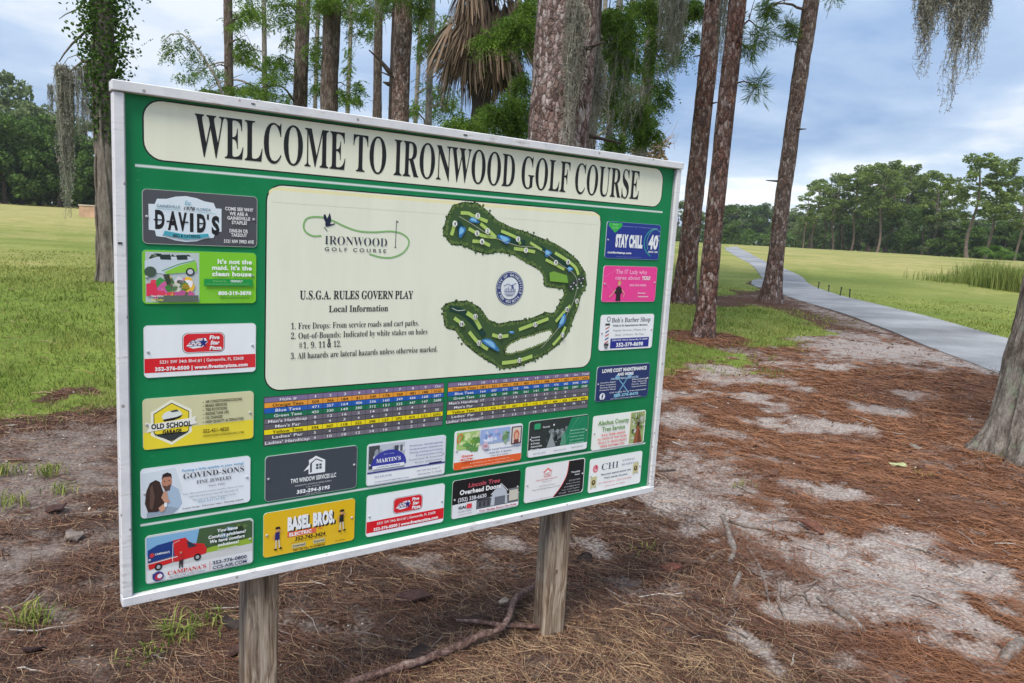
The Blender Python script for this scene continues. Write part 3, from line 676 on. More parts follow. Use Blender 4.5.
'a': (344, [[255, -10, 216, 1, 200, 35, 151, 2, 95, -9, 64, -4, 40, 11, 25, 34, 20, 63, 31, 104, 63, 136, 119, 164, 199, 190, 199, 241, 196, 266, 187, 282, 171, 292, 148, 296, 115, 290, 104, 274, 113, 257, 123, 231, 120, 215, 110, 202, 95, 194, 77, 191, 59, 194, 45, 203, 36, 218, 33, 236, 37, 259, 49, 278, 69, 295, 95, 308, 126, 316, 162, 318, 223, 312, 263, 292, 285, 259, 293, 210, 293, 62, 295, 40, 304, 34, 320, 42, 329, 28, 294, -1], [151, 34, 174, 41, 199, 63, 199, 169, 164, 157, 138, 139, 123, 114, 118, 84, 126, 46]]),
'b': (361, [[43, -11, 43, 388, 41, 414, 37, 428, 26, 436, 8, 439, 8, 455, 138, 455, 138, 279, 175, 308, 221, 318, 254, 313, 284, 299, 308, 276, 326, 245, 338, 208, 342, 166, 337, 118, 323, 75, 300, 40, 270, 13, 233, -4, 192, -10, 148, -1, 105, 28, 53, -11], [183, 14, 213, 23, 232, 49, 242, 95, 245, 160, 242, 213, 231, 251, 212, 273, 184, 280, 169, 277, 155, 270, 144, 257, 138, 242, 138, 69, 149, 28]]),
'c': (293, [[156, -10, 119, -5, 87, 11, 59, 35, 38, 68, 24, 106, 19, 150, 25, 196, 40, 237, 64, 271, 96, 297, 133, 313, 175, 319, 218, 314, 250, 298, 271, 275, 277, 245, 275, 228, 266, 215, 253, 207, 236, 204, 206, 216, 196, 251, 197, 261, 197, 271, 190, 290, 169, 297, 144, 290, 126, 269, 116, 235, 112, 187, 118, 123, 137, 76, 166, 48, 204, 38, 239, 47, 271, 72, 285, 60, 227, 8]]),
'd': (370, [[140, -10, 107, -5, 78, 10, 53, 35, 35, 66, 23, 104, 19, 147, 24, 196, 36, 237, 55, 272, 81, 297, 112, 313, 146, 318, 189, 309, 223, 280, 223, 401, 220, 419, 212, 430, 198, 437, 176, 439, 176, 455, 319, 455, 319, 75, 325, 41, 335, 32, 353, 28, 353, 11, 294, 6, 223, -10, 223, 39, 188, 2], [171, 28, 187, 31, 202, 41, 215, 56, 223, 76, 223, 242, 217, 257, 206, 270, 191, 278, 174, 281, 147, 273, 130, 250, 121, 210, 118, 153, 120, 98, 130, 58, 146, 36]]),
'e': (301, [[154, -10, 117, -5, 85, 10, 58, 35, 37, 69, 24, 109, 19, 157, 24, 201, 38, 240, 59, 273, 87, 298, 120, 313, 157, 318, 209, 309, 249, 280, 274, 234, 283, 173, 283, 166, 117, 166, 123, 112, 138, 73, 164, 50, 199, 42, 237, 53, 270, 86, 285, 73, 228, 11], [116, 192, 201, 192, 201, 215, 199, 252, 193, 277, 181, 292, 161, 297, 127, 274, 116, 203]]),
'f': (214, [[15, 0, 15, 16, 40, 22, 50, 35, 52, 73, 52, 277, 16, 277, 16, 310, 52, 310, 52, 353, 60, 400, 85, 436, 123, 457, 174, 465, 212, 460, 240, 446, 257, 425, 263, 400, 260, 381, 252, 367, 239, 358, 224, 355, 208, 358, 195, 365, 187, 376, 185, 391, 193, 420, 196, 426, 197, 433, 193, 441, 180, 443, 163, 440, 153, 430, 148, 390, 148, 310, 203, 310, 203, 277, 148, 277, 148, 65, 150, 40, 158, 26, 173, 18, 199, 16, 199, 0]]),
'g': (327, [[146, -140, 89, -136, 48, -122, 22, -100, 14, -75, 28, -46, 69, -26, 35, -1, 24, 30, 28, 54, 42, 74, 67, 92, 102, 110, 42, 150, 22, 212, 27, 242, 40, 268, 60, 289, 88, 305, 120, 315, 157, 318, 196, 315, 233, 304, 317, 304, 317, 268, 268, 268, 286, 237, 291, 203, 288, 176, 276, 151, 258, 131, 234, 116, 205, 106, 172, 103, 157, 103, 142, 104, 126, 102, 112, 94, 104, 84, 101, 71, 111, 55, 141, 49, 175, 49, 223, 47, 259, 40, 285, 29, 303, 13, 312, -9, 316, -37, 305, -80, 272, -113, 219, -133], [157, 124, 178, 130, 190, 146, 197, 173, 199, 211, 197, 249, 190, 276, 178, 292, 157, 297, 137, 292, 124, 276, 117, 249, 114, 211, 117, 173, 124, 146, 137, 130], [161, -116, 205, -113, 238, -104, 257, -88, 263, -66, 260, -51, 249, -41, 231, -36, 205, -34, 97, -34, 79, -52, 73, -73, 79, -89, 95, -103, 122, -113]]),
'h': (381, [[18, 0, 18, 16, 35, 19, 45, 26, 51, 37, 52, 56, 52, 399, 51, 417, 46, 429, 36, 437, 19, 440, 19, 455, 148, 455, 148, 267, 190, 305, 243, 318, 281, 312, 309, 292, 325, 258, 330, 212, 330, 56, 332, 38, 337, 26, 347, 19, 363, 16, 363, 0, 202, 0, 202, 16, 207, 16, 228, 26, 235, 56, 235, 217, 229, 258, 219, 268, 203, 271, 173, 262, 148, 235, 148, 56, 154, 26, 164, 19, 180, 16, 180, 0]]),
'i': (198, [[101, 362, 81, 366, 65, 376, 54, 393, 50, 412, 54, 432, 65, 449, 81, 460, 101, 463, 120, 460, 137, 449, 147, 432, 151, 412, 147, 393, 136, 376, 120, 366], [18, 0, 18, 16, 35, 19, 45, 26, 51, 37, 52, 56, 52, 252, 47, 285, 37, 291, 20, 293, 21, 310, 148, 310, 148, 56, 154, 26, 164, 19, 180, 16, 180, 0]]),
'j': (210, [[106, 363, 86, 367, 70, 378, 59, 394, 56, 414, 59, 434, 71, 450, 87, 461, 106, 465, 126, 461, 142, 450, 153, 434, 157, 414, 153, 394, 142, 378, 126, 367], [36, -140, 11, -138, -11, -131, -29, -120, -44, -105, -53, -88, -56, -70, -53, -53, -45, -40, -32, -32, -15, -29, 2, -31, 15, -39, 23, -51, 26, -66, 19, -87, 11, -103, 16, -113, 31, -117, 49, -113, 58, -100, 64, -54, 64, 250, 62, 271, 56, 284, 43, 291, 22, 294, 22, 310, 159, 310, 159, -21, 151, -73, 127, -110, 88, -133]]),
'k': (359, [[17, 0, 17, 16, 35, 19, 45, 26, 51, 38, 52, 56, 52, 398, 47, 429, 38, 436, 20, 439, 21, 455, 148, 455, 148, 169, 227, 248, 240, 264, 244, 278, 235, 290, 209, 293, 206, 293, 206, 310, 345, 310, 345, 293, 308, 284, 275, 260, 222, 209, 346, 34, 360, 21, 376, 16, 376, 0, 211, 0, 211, 16, 217, 16, 234, 20, 239, 32, 232, 49, 163, 147, 148, 134, 148, 56, 154, 26, 164, 19, 180, 16, 180, 0]]),
'l': (199, [[18, 0, 18, 16, 35, 19, 45, 26, 51, 37, 52, 56, 52, 398, 47, 429, 38, 436, 20, 439, 20, 455, 148, 455, 148, 56, 154, 26, 164, 19, 180, 16, 180, 0]]),
'm': (554, [[18, 0, 18, 16, 35, 19, 45, 26, 51, 37, 52, 56, 52, 253, 46, 284, 36, 291, 19, 294, 19, 310, 146, 310, 146, 265, 188, 305, 237, 318, 292, 304, 320, 261, 364, 304, 418, 318, 455, 312, 482, 292, 498, 258, 504, 212, 504, 56, 510, 26, 520, 19, 536, 16, 536, 0, 377, 0, 377, 16, 393, 19, 403, 26, 410, 56, 410, 217, 404, 258, 394, 268, 377, 271, 349, 263, 324, 237, 324, 56, 331, 26, 340, 19, 356, 16, 356, 0, 199, 0, 199, 16, 215, 19, 225, 26, 232, 56, 232, 217, 226, 258, 216, 268, 199, 271, 170, 262, 146, 235, 146, 56, 152, 27, 162, 19, 177, 16, 177, 0]]),
'n': (381, [[18, 0, 18, 16, 35, 19, 45, 26, 51, 37, 52, 56, 52, 253, 46, 284, 36, 291, 19, 294, 19, 310, 148, 310, 148, 267, 190, 306, 243, 318, 281, 312, 309, 292, 325, 258, 330, 212, 330, 56, 332, 38, 337, 26, 347, 19, 363, 16, 363, 0, 202, 0, 202, 16, 207, 16, 228, 26, 235, 56, 235, 217, 229, 258, 219, 268, 203, 271, 173, 262, 148, 235, 148, 56, 154, 26, 164, 19, 180, 16, 180, 0]]),
'o': (336, [[169, -10, 127, -5, 90, 11, 60, 37, 38, 70, 24, 110, 19, 154, 24, 199, 38, 239, 60, 272, 90, 297, 127, 313, 168, 318, 209, 313, 245, 298, 275, 273, 298, 240, 312, 200, 317, 154, 312, 108, 298, 69, 275, 36, 245, 11, 210, -5], [169, 11, 193, 18, 209, 39, 217, 81, 220, 154, 217, 227, 208, 271, 192, 292, 169, 299, 144, 292, 128, 271, 120, 227, 117, 154, 120, 82, 128, 39, 144, 18]]),
'p': (371, [[17, -139, 17, -124, 40, -117, 50, -101, 52, -64, 52, 243, 51, 269, 46, 283, 37, 291, 19, 295, 19, 310, 143, 310, 143, 263, 180, 305, 230, 319, 264, 314, 293, 298, 317, 274, 335, 241, 346, 203, 350, 160, 346, 113, 334, 72, 316, 38, 291, 12, 261, -5, 227, -10, 183, 1, 148, 32, 148, -58, 152, -99, 158, -110, 167, -118, 197, -123, 197, -139], [195, 28, 222, 36, 239, 59, 249, 99, 253, 154, 250, 208, 241, 248, 225, 270, 199, 278, 171, 267, 148, 235, 148, 69, 167, 38]]),
'q': (364, [[175, -139, 175, -123, 199, -120, 214, -114, 221, -102, 224, -83, 224, 29, 187, 0, 142, -9, 108, -5, 79, 10, 54, 33, 36, 64, 24, 101, 20, 144, 25, 192, 40, 234, 63, 270, 93, 297, 129, 313, 170, 319, 215, 310, 257, 281, 309, 320, 320, 320, 320, -83, 321, -102, 326, -113, 337, -120, 354, -123, 354, -139], [179, 30, 194, 32, 208, 40, 218, 52, 224, 67, 224, 241, 213, 281, 179, 295, 150, 286, 131, 261, 120, 218, 117, 156, 120, 100, 131, 60, 150, 37]]),
'r': (287, [[18, 0, 18, 16, 35, 19, 45, 26, 51, 37, 52, 56, 52, 252, 51, 273, 46, 285, 37, 291, 20, 293, 21, 310, 146, 310, 146, 252, 165, 280, 187, 301, 210, 314, 233, 318, 258, 315, 275, 304, 286, 287, 289, 266, 287, 248, 278, 234, 265, 225, 248, 222, 233, 224, 222, 231, 207, 250, 199, 257, 189, 260, 175, 255, 162, 241, 152, 220, 149, 192, 149, 56, 152, 37, 159, 25, 173, 19, 197, 16, 197, 0]]),
's': (288, [[151, -10, 122, -6, 87, 6, 73, 9, 60, 4, 51, -9, 36, -9, 36, 105, 53, 105, 66, 68, 87, 39, 112, 21, 140, 15, 162, 18, 179, 27, 189, 40, 192, 58, 183, 84, 156, 105, 107, 130, 76, 148, 54, 169, 41, 193, 37, 220, 44, 259, 65, 291, 98, 312, 141, 319, 166, 316, 199, 308, 206, 306, 213, 305, 223, 308, 230, 319, 244, 319, 244, 222, 228, 222, 215, 254, 196, 277, 174, 291, 149, 296, 130, 294, 116, 286, 108, 274, 105, 259, 107, 244, 115, 232, 146, 212, 191, 189, 221, 172, 241, 151, 253, 127, 257, 95, 250, 51, 228, 18, 194, -3]]),
't': (228, [[124, -9, 89, -4, 66, 10, 53, 36, 48, 71, 48, 279, 20, 279, 20, 300, 88, 369, 129, 424, 144, 424, 144, 310, 208, 310, 208, 279, 144, 279, 144, 82, 149, 51, 157, 43, 168, 40, 189, 49, 206, 75, 222, 66, 182, 9]]),
'u': (375, [[131, -10, 91, -3, 65, 17, 51, 51, 46, 97, 46, 248, 39, 282, 29, 291, 11, 294, 11, 310, 142, 310, 142, 74, 144, 58, 151, 46, 162, 38, 177, 36, 205, 43, 228, 66, 228, 248, 226, 269, 221, 283, 209, 291, 189, 294, 189, 310, 324, 310, 324, 70, 326, 51, 331, 39, 342, 33, 360, 30, 360, 13, 300, 7, 228, -10, 228, 40, 209, 19, 186, 3, 160, -7]]),
'v': (306, [[142, -10, 38, 248, 22, 281, 12, 290, -3, 293, -3, 310, 164, 310, 164, 294, 156, 294, 136, 290, 129, 276, 130, 268, 185, 122, 236, 253, 241, 272, 232, 289, 203, 294, 203, 310, 305, 310, 305, 295, 289, 289, 278, 279, 260, 243, 160, -10]]),
'w': (435, [[122, -10, 17, 265, 6, 284, -11, 293, -11, 310, 138, 310, 138, 293, 120, 289, 114, 276, 116, 266, 120, 253, 167, 127, 211, 235, 201, 266, 190, 288, 168, 295, 168, 310, 323, 310, 323, 293, 302, 288, 296, 276, 296, 269, 298, 262, 336, 141, 382, 256, 387, 275, 380, 289, 356, 295, 356, 310, 445, 310, 445, 295, 433, 292, 425, 284, 412, 258, 304, -10, 289, -10, 223, 197, 140, -10]]),
'x': (319, [[5, 0, 5, 15, 34, 29, 62, 56, 123, 136, 43, 263, 24, 285, 4, 293, 4, 310, 169, 310, 169, 294, 147, 291, 140, 280, 149, 260, 183, 206, 224, 257, 234, 279, 232, 286, 227, 290, 201, 294, 201, 310, 311, 310, 311, 296, 283, 283, 254, 254, 198, 184, 291, 36, 303, 21, 319, 15, 319, 0, 155, 0, 155, 16, 178, 19, 185, 30, 173, 59, 138, 114, 97, 61, 85, 34, 92, 20, 114, 15, 118, 15, 118, 0]]),
'y': (300, [[52, -140, 29, -137, 10, -125, -3, -107, -7, -84, -4, -67, 5, -53, 18, -43, 36, -40, 51, -42, 64, -49, 72, -61, 75, -76, 74, -81, 74, -87, 77, -96, 86, -99, 99, -92, 114, -74, 129, -44, 140, -5, 36, 251, 25, 275, 15, 287, -3, 293, -5, 293, -5, 310, 162, 310, 162, 293, 136, 289, 130, 284, 128, 275, 130, 267, 133, 257, 185, 119, 230, 241, 236, 260, 238, 274, 236, 284, 229, 289, 203, 293, 203, 310, 300, 310, 300, 293, 287, 290, 277, 281, 259, 242, 162, -24, 129, -96, 113, -117, 95, -131, 76, -138]]),
'z': (293, [[13, 0, 13, 14, 168, 287, 128, 287, 96, 283, 72, 272, 55, 250, 44, 216, 26, 216, 32, 310, 275, 310, 275, 291, 126, 25, 152, 25, 194, 30, 223, 44, 244, 69, 260, 107, 276, 107, 268, 0]]),
'0': (375, [[188, -7, 133, 1, 91, 24, 60, 61, 39, 111, 27, 171, 23, 241, 27, 311, 39, 371, 60, 420, 91, 456, 133, 479, 189, 486, 242, 479, 283, 456, 314, 419, 336, 370, 348, 310, 353, 240, 348, 171, 336, 110, 314, 61, 283, 24, 241, 1], [188, 37, 219, 50, 237, 91, 246, 155, 248, 240, 246, 326, 237, 390, 219, 429, 189, 443, 157, 429, 139, 390, 130, 326, 127, 240, 130, 155, 139, 91, 157, 50]]),
'1': (375, [[65, 0, 65, 36, 120, 36, 135, 38, 146, 45, 152, 58, 154, 79, 154, 416, 108, 365, 87, 351, 67, 346, 52, 349, 40, 359, 31, 375, 28, 396, 74, 412, 132, 447, 179, 482, 254, 482, 254, 79, 261, 47, 271, 38, 288, 36, 343, 36, 343, 0]]),
'2': (375, [[24, 0, 24, 69, 123, 171, 187, 245, 206, 277, 218, 307, 224, 338, 226, 371, 223, 405, 212, 427, 196, 441, 174, 445, 145, 438, 126, 416, 116, 380, 112, 329, 77, 333, 50, 344, 32, 365, 26, 396, 30, 419, 43, 441, 63, 459, 92, 474, 129, 483, 174, 486, 240, 479, 288, 456, 318, 421, 328, 375, 319, 329, 291, 281, 238, 220, 154, 138, 87, 74, 244, 74, 263, 77, 279, 86, 292, 101, 300, 120, 305, 141, 345, 141, 341, 0]]),
'3': (375, [[163, -7, 117, -4, 81, 5, 53, 18, 34, 35, 23, 54, 19, 74, 23, 96, 36, 113, 54, 123, 76, 126, 82, 89, 99, 62, 125, 46, 158, 40, 180, 42, 199, 49, 216, 61, 230, 79, 238, 105, 241, 139, 234, 174, 214, 202, 181, 221, 137, 227, 95, 227, 95, 269, 140, 269, 178, 275, 204, 296, 220, 327, 225, 367, 221, 400, 211, 424, 193, 440, 169, 445, 148, 441, 133, 430, 122, 413, 116, 391, 111, 341, 75, 345, 47, 356, 30, 374, 24, 401, 34, 434, 62, 461, 108, 480, 173, 486, 237, 479, 286, 458, 317, 423, 328, 377, 320, 335, 298, 301, 265, 275, 225, 256, 279, 238, 305, 222, 326, 201, 340, 174, 345, 138, 341, 101, 329, 70, 312, 44, 288, 25, 261, 10, 230, 1]]),
'4': (375, [[121, 0, 121, 36, 140, 36, 161, 38, 179, 44, 191, 58, 195, 84, 195, 125, 9, 125, 9, 166, 199, 480, 293, 480, 293, 169, 363, 169, 363, 125, 293, 125, 293, 84, 297, 58, 309, 44, 327, 38, 348, 36, 357, 36, 357, 0], [56, 169, 195, 169, 195, 287, 196, 351, 199, 416, 189, 394, 174, 366, 158, 338, 146, 319]]),
'5': (375, [[165, -7, 119, -4, 84, 5, 58, 18, 40, 35, 30, 54, 27, 75, 31, 95, 42, 109, 59, 118, 81, 121, 88, 83, 97, 66, 111, 52, 130, 43, 154, 40, 176, 43, 195, 50, 212, 63, 226, 83, 234, 111, 237, 148, 231, 192, 213, 223, 184, 241, 146, 247, 103, 243, 71, 235, 40, 247, 62, 480, 316, 480, 319, 357, 281, 357, 275, 380, 267, 399, 258, 404, 244, 406, 105, 406, 94, 281, 126, 288, 168, 291, 238, 282, 293, 256, 328, 211, 340, 148, 336, 108, 324, 75, 306, 48, 282, 27, 255, 12, 226, 1]]),
'6': (375, [[197, -7, 150, -1, 109, 18, 76, 49, 51, 93, 35, 151, 30, 222, 33, 275, 42, 325, 57, 370, 77, 409, 104, 441, 137, 466, 176, 481, 222, 486, 261, 484, 291, 476, 313, 464, 329, 449, 338, 431, 340, 412, 336, 393, 322, 376, 298, 364, 260, 360, 256, 400, 243, 434, 232, 443, 216, 447, 180, 435, 152, 401, 134, 345, 125, 269, 161, 286, 186, 292, 218, 294, 273, 285, 315, 258, 343, 214, 352, 155, 342, 90, 313, 38, 264, 5], [199, 38, 222, 44, 239, 64, 251, 98, 255, 148, 250, 196, 238, 228, 219, 247, 193, 253, 174, 251, 154, 243, 125, 221, 131, 138, 147, 81, 170, 48]]),
'7': (375, [[111, 0, 289, 406, 113, 406, 86, 398, 74, 372, 70, 338, 30, 338, 33, 480, 353, 480, 353, 447, 168, 0]]),
'8': (375, [[183, -7, 132, -2, 91, 11, 60, 31, 38, 57, 25, 88, 20, 122, 27, 162, 47, 193, 79, 219, 119, 242, 83, 267, 57, 296, 41, 327, 36, 364, 39, 395, 50, 423, 70, 449, 99, 469, 140, 482, 191, 486, 254, 478, 299, 453, 325, 415, 334, 369, 328, 333, 310, 305, 281, 282, 244, 260, 296, 230, 330, 199, 349, 166, 355, 127, 344, 71, 310, 29, 256, 2], [203, 283, 224, 298, 239, 317, 247, 340, 250, 370, 243, 407, 222, 436, 206, 444, 187, 447, 163, 442, 145, 426, 134, 402, 130, 372, 135, 341, 149, 318, 172, 300], [187, 32, 218, 37, 241, 55, 257, 82, 262, 116, 256, 146, 239, 170, 208, 192, 164, 216, 143, 199, 126, 178, 115, 152, 111, 120, 116, 84, 132, 56, 156, 38]]),
'9': (375, [[152, -7, 116, -4, 88, 4, 67, 17, 53, 33, 45, 51, 42, 69, 44, 83, 50, 94, 61, 102, 75, 107, 87, 80, 103, 56, 126, 41, 156, 36, 194, 48, 223, 84, 242, 145, 251, 230, 234, 212, 212, 198, 186, 188, 155, 185, 103, 194, 60, 220, 33, 264, 24, 324, 28, 369, 42, 409, 64, 441, 95, 466, 133, 481, 177, 486, 223, 480, 264, 463, 298, 433, 323, 390, 340, 332, 345, 261, 343, 207, 334, 157, 321, 111, 301, 72, 274, 39, 241, 14, 200, -2], [184, 233, 206, 236, 224, 245, 239, 260, 251, 278, 245, 352, 231, 403, 209, 432, 181, 441, 156, 434, 137, 413, 125, 377, 121, 328, 125, 286, 137, 257, 156, 239]]),
}
SERIF_G = {}
for k_, (adv, loops) in SERIF.items():
    SERIF_G[k_] = (adv / 1000, [[(v[i] / 1000, v[i + 1] / 1000) for i in range(0, len(v), 2)] for v in loops])
def _r(x0, y0, x1, y1): return [(x0, y0), (x1, y0), (x1, y1), (x0, y1)]
SERIF_G['.'] = (0.19, [_r(0.05, 0, 0.13, 0.08)])
SERIF_G[':'] = (0.2, [_r(0.05, 0, 0.13, 0.08), _r(0.05, 0.2, 0.13, 0.28)])
SERIF_G[','] = (0.19, [[(0.05, 0.08), (0.13, 0.08), (0.12, -0.02), (0.06, -0.08), (0.08, 0)]])
SERIF_G["'"] = (0.15, [[(0.04, 0.5), (0.12, 0.5), (0.09, 0.35), (0.06, 0.35)]])
SERIF_G['-'] = (0.24, [_r(0.02, 0.14, 0.21, 0.19)])
SERIF_G['#'] = (0.4, [_r(0.10, 0, 0.14, 0.48), _r(0.24, 0, 0.28, 0.48)] + [_r(a_, b_, a_ + w_, b_ + 0.04) for a_, w_ in ((0.03, 0.069), (0.141, 0.098), (0.281, 0.069)) for b_ in (0.14, 0.30)])
SERIF_G['&'] = SERIF_G['8']
SERIF_G[' '] = (0.18, [])
_TC = {}
def text_geo(s, font, bold):
    """flat text as (verts2d, faces), raw units"""
    key = (s, font, bold)
    if key in _TC: return _TC[key]
    if font == 'serif':
        cu = bpy.data.curves.new('lettering', 'CURVE'); cu.dimensions = '2D'; cu.fill_mode = 'BOTH'
        cu.offset = bold
        x = 0
        for ch in s:
            adv, loops = SERIF_G.get(ch, SERIF_G[' '])
            for lp in loops:
                if len(lp) < 3: continue
                sp = cu.splines.new('POLY'); sp.points.add(len(lp) - 1)
                for i, (a, b) in enumerate(lp): sp.points[i].co = (a + x, b, 0, 1)
                sp.use_cyclic_u = True
            x += adv
    else:
        cu = bpy.data.curves.new('lettering', 'FONT'); cu.body = s; cu.offset = bold; cu.resolution_u = 3
        cu.space_character = 1.0 + bold * 1.6
    o = bpy.data.objects.new('lettering', cu); C.objects.link(o)
    dg = bpy.context.evaluated_depsgraph_get(); ev = o.evaluated_get(dg)
    me = ev.to_mesh()
    v = np.array([tuple(p.co)[:2] for p in me.vertices]).reshape(-1, 2); f = [tuple(p.vertices) for p in me.polygons]
    ev.to_mesh_clear(); bpy.data.objects.remove(o); bpy.data.curves.remove(cu)
    _TC[key] = (v, f); return v, f

SIGN_K = 0.975
SO = np.array([-1.02561366, 1.92370683, 1.91193748]); SH = np.array([0.81046734, 0.58578383, 0.0]); SN = np.array([0.58578383, -0.81046734, 0.0])
def UV(px, py):
    """a direction to sign coordinates (u right, v down) in the sign's own metres"""
    d = ray(px, py); e = np.array([0, 0, EYE]); t = (SO - e) @ SN / (d @ SN); q = e + d * t - SO
    return float(q @ SH), float(-q[2])
_o = np.array([0, 0, EYE]) + SIGN_K * (SO - np.array([0, 0, EYE]))
ZTOP = _o[2] / SIGN_K
sign = thing('welcome_sign', 'big green welcome board with course map and advert plates on two wooden posts', 'sign', (_o[0], _o[1], 0), math.atan2(SH[1], SH[0]))
sign.scale = (SIGN_K,) * 3

class Pr:
    """flat print on the sign; layers lie a fraction of a millimetre apart"""
    def __init__(s, u0=0, v0=0, u1=1, v1=1, y=0.0):
        s.u0, s.v0, s.u1, s.v1, s.y = u0, v0, u1, v1, y
        s.V = []; s.F = []; s.MI = []; s.mats = []; s.n = 0; s.k = 1
    def mi(s, col):
        m = ink(col)
        if m not in s.mats: s.mats.append(m)
        return s.mats.index(m)
    def put(s, v2, faces, col):
        v2 = np.asarray(v2, float).reshape(-1, 2)
        if not len(v2): return s
        u = s.u0 + v2[:, 0] * (s.u1 - s.u0); v = s.v0 + v2[:, 1] * (s.v1 - s.v0)
        s.V.append(np.stack([u, np.full(len(u), s.y - s.k * 0.00012), ZTOP - v], 1))
        mi = s.mi(col)
        for f in faces: s.F.append([i + s.n for i in f]); s.MI.append(mi)
        s.n += len(v2); s.k += 1
        return s
    def poly(s, pts, col):
        tri = tessellate_polygon([[Vector((a, b, 0)) for a, b in pts]])
        return s.put(pts, tri, col)
    def rect(s, a0, b0, a1, b1, col): return s.put([(a0, b0), (a1, b0), (a1, b1), (a0, b1)], [(0, 1, 2, 3)], col)
    def ell(s, a, b, ra, rb, col, n=20, a0=0, a1=2 * math.pi):
        return s.put([(a + ra * math.cos(a0 + (a1 - a0) * i / n), b + rb * math.sin(a0 + (a1 - a0) * i / n)) for i in range(n + (0 if a1 - a0 > 6.28 else 1))],
                     [tuple(range(n + (0 if a1 - a0 > 6.28 else 1)))], col)
    def line(s, pts, w, col, closed=False):
        p = np.array(pts, float)
        asp = (s.v1 - s.v0) / (s.u1 - s.u0)
        q = p * [1, asp]
        t = np.gradient(q, axis=0) if not closed else np.roll(q, -1, 0) - np.roll(q, 1, 0)
        t /= np.linalg.norm(t, axis=1)[:, None] + 1e-12
        nn = np.stack([-t[:, 1], t[:, 0]], 1) * w / 2
        L_ = (q + nn) / [1, asp]; R_ = (q - nn) / [1, asp]
        n = len(p); v = np.concatenate([L_, R_])
        f = [(i, (i + 1) % n, n + (i + 1) % n, n + i) for i in range(n if closed else n - 1)]
        return s.put(v, f, col)
    def dots(s, cs, ra, rb, col, n=8):
        V_, F_ = [], []
        for (a, b) in cs:
            k0 = len(V_)
            V_ += [(a + ra * math.cos(2 * math.pi * i / n), b + rb * math.sin(2 * math.pi * i / n)) for i in range(n)]
            F_.append(tuple(range(k0, k0 + n)))
        return s.put(V_, F_, col)
    def rrect(s, a0, b0, a1, b1, ra, rb, col):
        pts = []
        for (cx, cy, st) in ((a1 - ra, b0 + rb, -90), (a1 - ra, b1 - rb, 0), (a0 + ra, b1 - rb, 90), (a0 + ra, b0 + rb, 180)):
            for i in range(7):
                t = math.radians(st + i * 15); pts.append((cx + ra * math.cos(t), cy + rb * math.sin(t)))
        return s.put(pts, [tuple(range(len(pts)))], col)
    def text(s, t, a0, b0, a1, b1, col, font='sans', bold=0.0, slant=0.0, capfit=True):
        """text scaled to the box; a0..a1 is the exact width, b1 the baseline, b0 the cap height"""
        v, f = text_geo(t, font, bold)
        if not len(v): return s
        x0, x1 = v[:, 0].min(), v[:, 0].max()
        hv, _ = text_geo('H' if any(c.isupper() or c.isdigit() or c in 'bdfhklt' for c in t) else 'x', font, bold)
        ch = hv[:, 1].max()
        X = (v[:, 0] - x0) / (x1 - x0); Y = v[:, 1] / ch
        bb = b1 - Y * (b1 - b0)
        aa = a0 + X * (a1 - a0) + slant * Y * (b1 - b0) * (s.v1 - s.v0) / (s.u1 - s.u0)
        return s.put(np.stack([aa, bb], 1), f, col)
    def build(s, name, parent, label=None):
        if not s.V: return None
        me = poly_mesh(name, np.concatenate(s.V), [len(f) for f in s.F], [i for f in s.F for i in f], s.mats, s.MI)
        o = link(name, me, parent)
        if label: o['label'] = label
        return o

# ---------------------------------------------------------------- board, frame and posts
WHITE = lin(232, 232, 234); BLACK = (0.012, 0.012, 0.014); CREAM = lin(232, 230, 205); GREEN = (0.0045, 0.235, 0.082)
def weather_white():
    m, nt, b = newmat('weathered_white_paint'); N = NT(nt)
    c = N.coord('Object')
    n1 = N.noise(c, 14, 5, 0.65); n2 = N.noise(N.mapping(c, (3, 3, 40)), 2.5, 5, 0.7); n3 = N.voro(c, 22, 'F1')
    base = N.ramp(n1, [(0.3, (0.60, 0.60, 0.62)), (0.6, (0.74, 0.73, 0.74))])
    st = N.ramp(N.math('ADD', N.math('MULTIPLY', n1, 0.5), N.math('MULTIPLY', n2, 0.5)), [(0.54, 0.0), (0.66, 0.75)])
    base = N.mix(st, base, (0.33, 0.30, 0.28))
    chip = N.ramp(N.math('ADD', n3, N.math('MULTIPLY', n1, 0.25)), [(0.20, 1.0), (0.235, 0.0)])
    base = N.mix(N.math('MULTIPLY', chip, 0.75), base, (0.20, 0.16, 0.15))
    N.put(b.inputs['Base Color'], base); b.inputs['Roughness'].default_value = 0.6
    N.put(b.inputs['Normal'], N.bump(n1, 0.3, 0.002)); return m
def board_green():
    m, nt, b = newmat('green_board_paint'); N = NT(nt)
    c = N.coord('Object'); n1 = N.noise(c, 3, 5, 0.6); n2 = N.noise(c, 60, 3, 0.6)
    base = N.ramp(n1, [(0.3, (0.002, 0.18, 0.056)), (0.7, (0.004, 0.23, 0.077))])
    N.put(b.inputs['Base Color'], N.mix(N.ramp(n2, [(0.66, 0.0), (0.76, 0.25)]), base, (0.10, 0.36, 0.2)))
    st = N.noise(N.mapping(c, (22, 22, 1.3)), 1.0, 5, 0.65)
    prev = b.inputs['Base Color'].links[0].from_socket
    N.put(b.inputs['Base Color'], N.mix(N.ramp(N.math('ADD', N.math('MULTIPLY', st, .6), N.math('MULTIPLY', n1, .4)), [(0.48, 0.0), (0.68, 0.28)]), prev, (0.03, 0.20, 0.10)))
    N.put(b.inputs['Roughness'], N.ramp(n1, [(0.3, 0.35), (0.7, 0.6)])); b.inputs['Specular IOR Level'].default_value = 0.25; return m
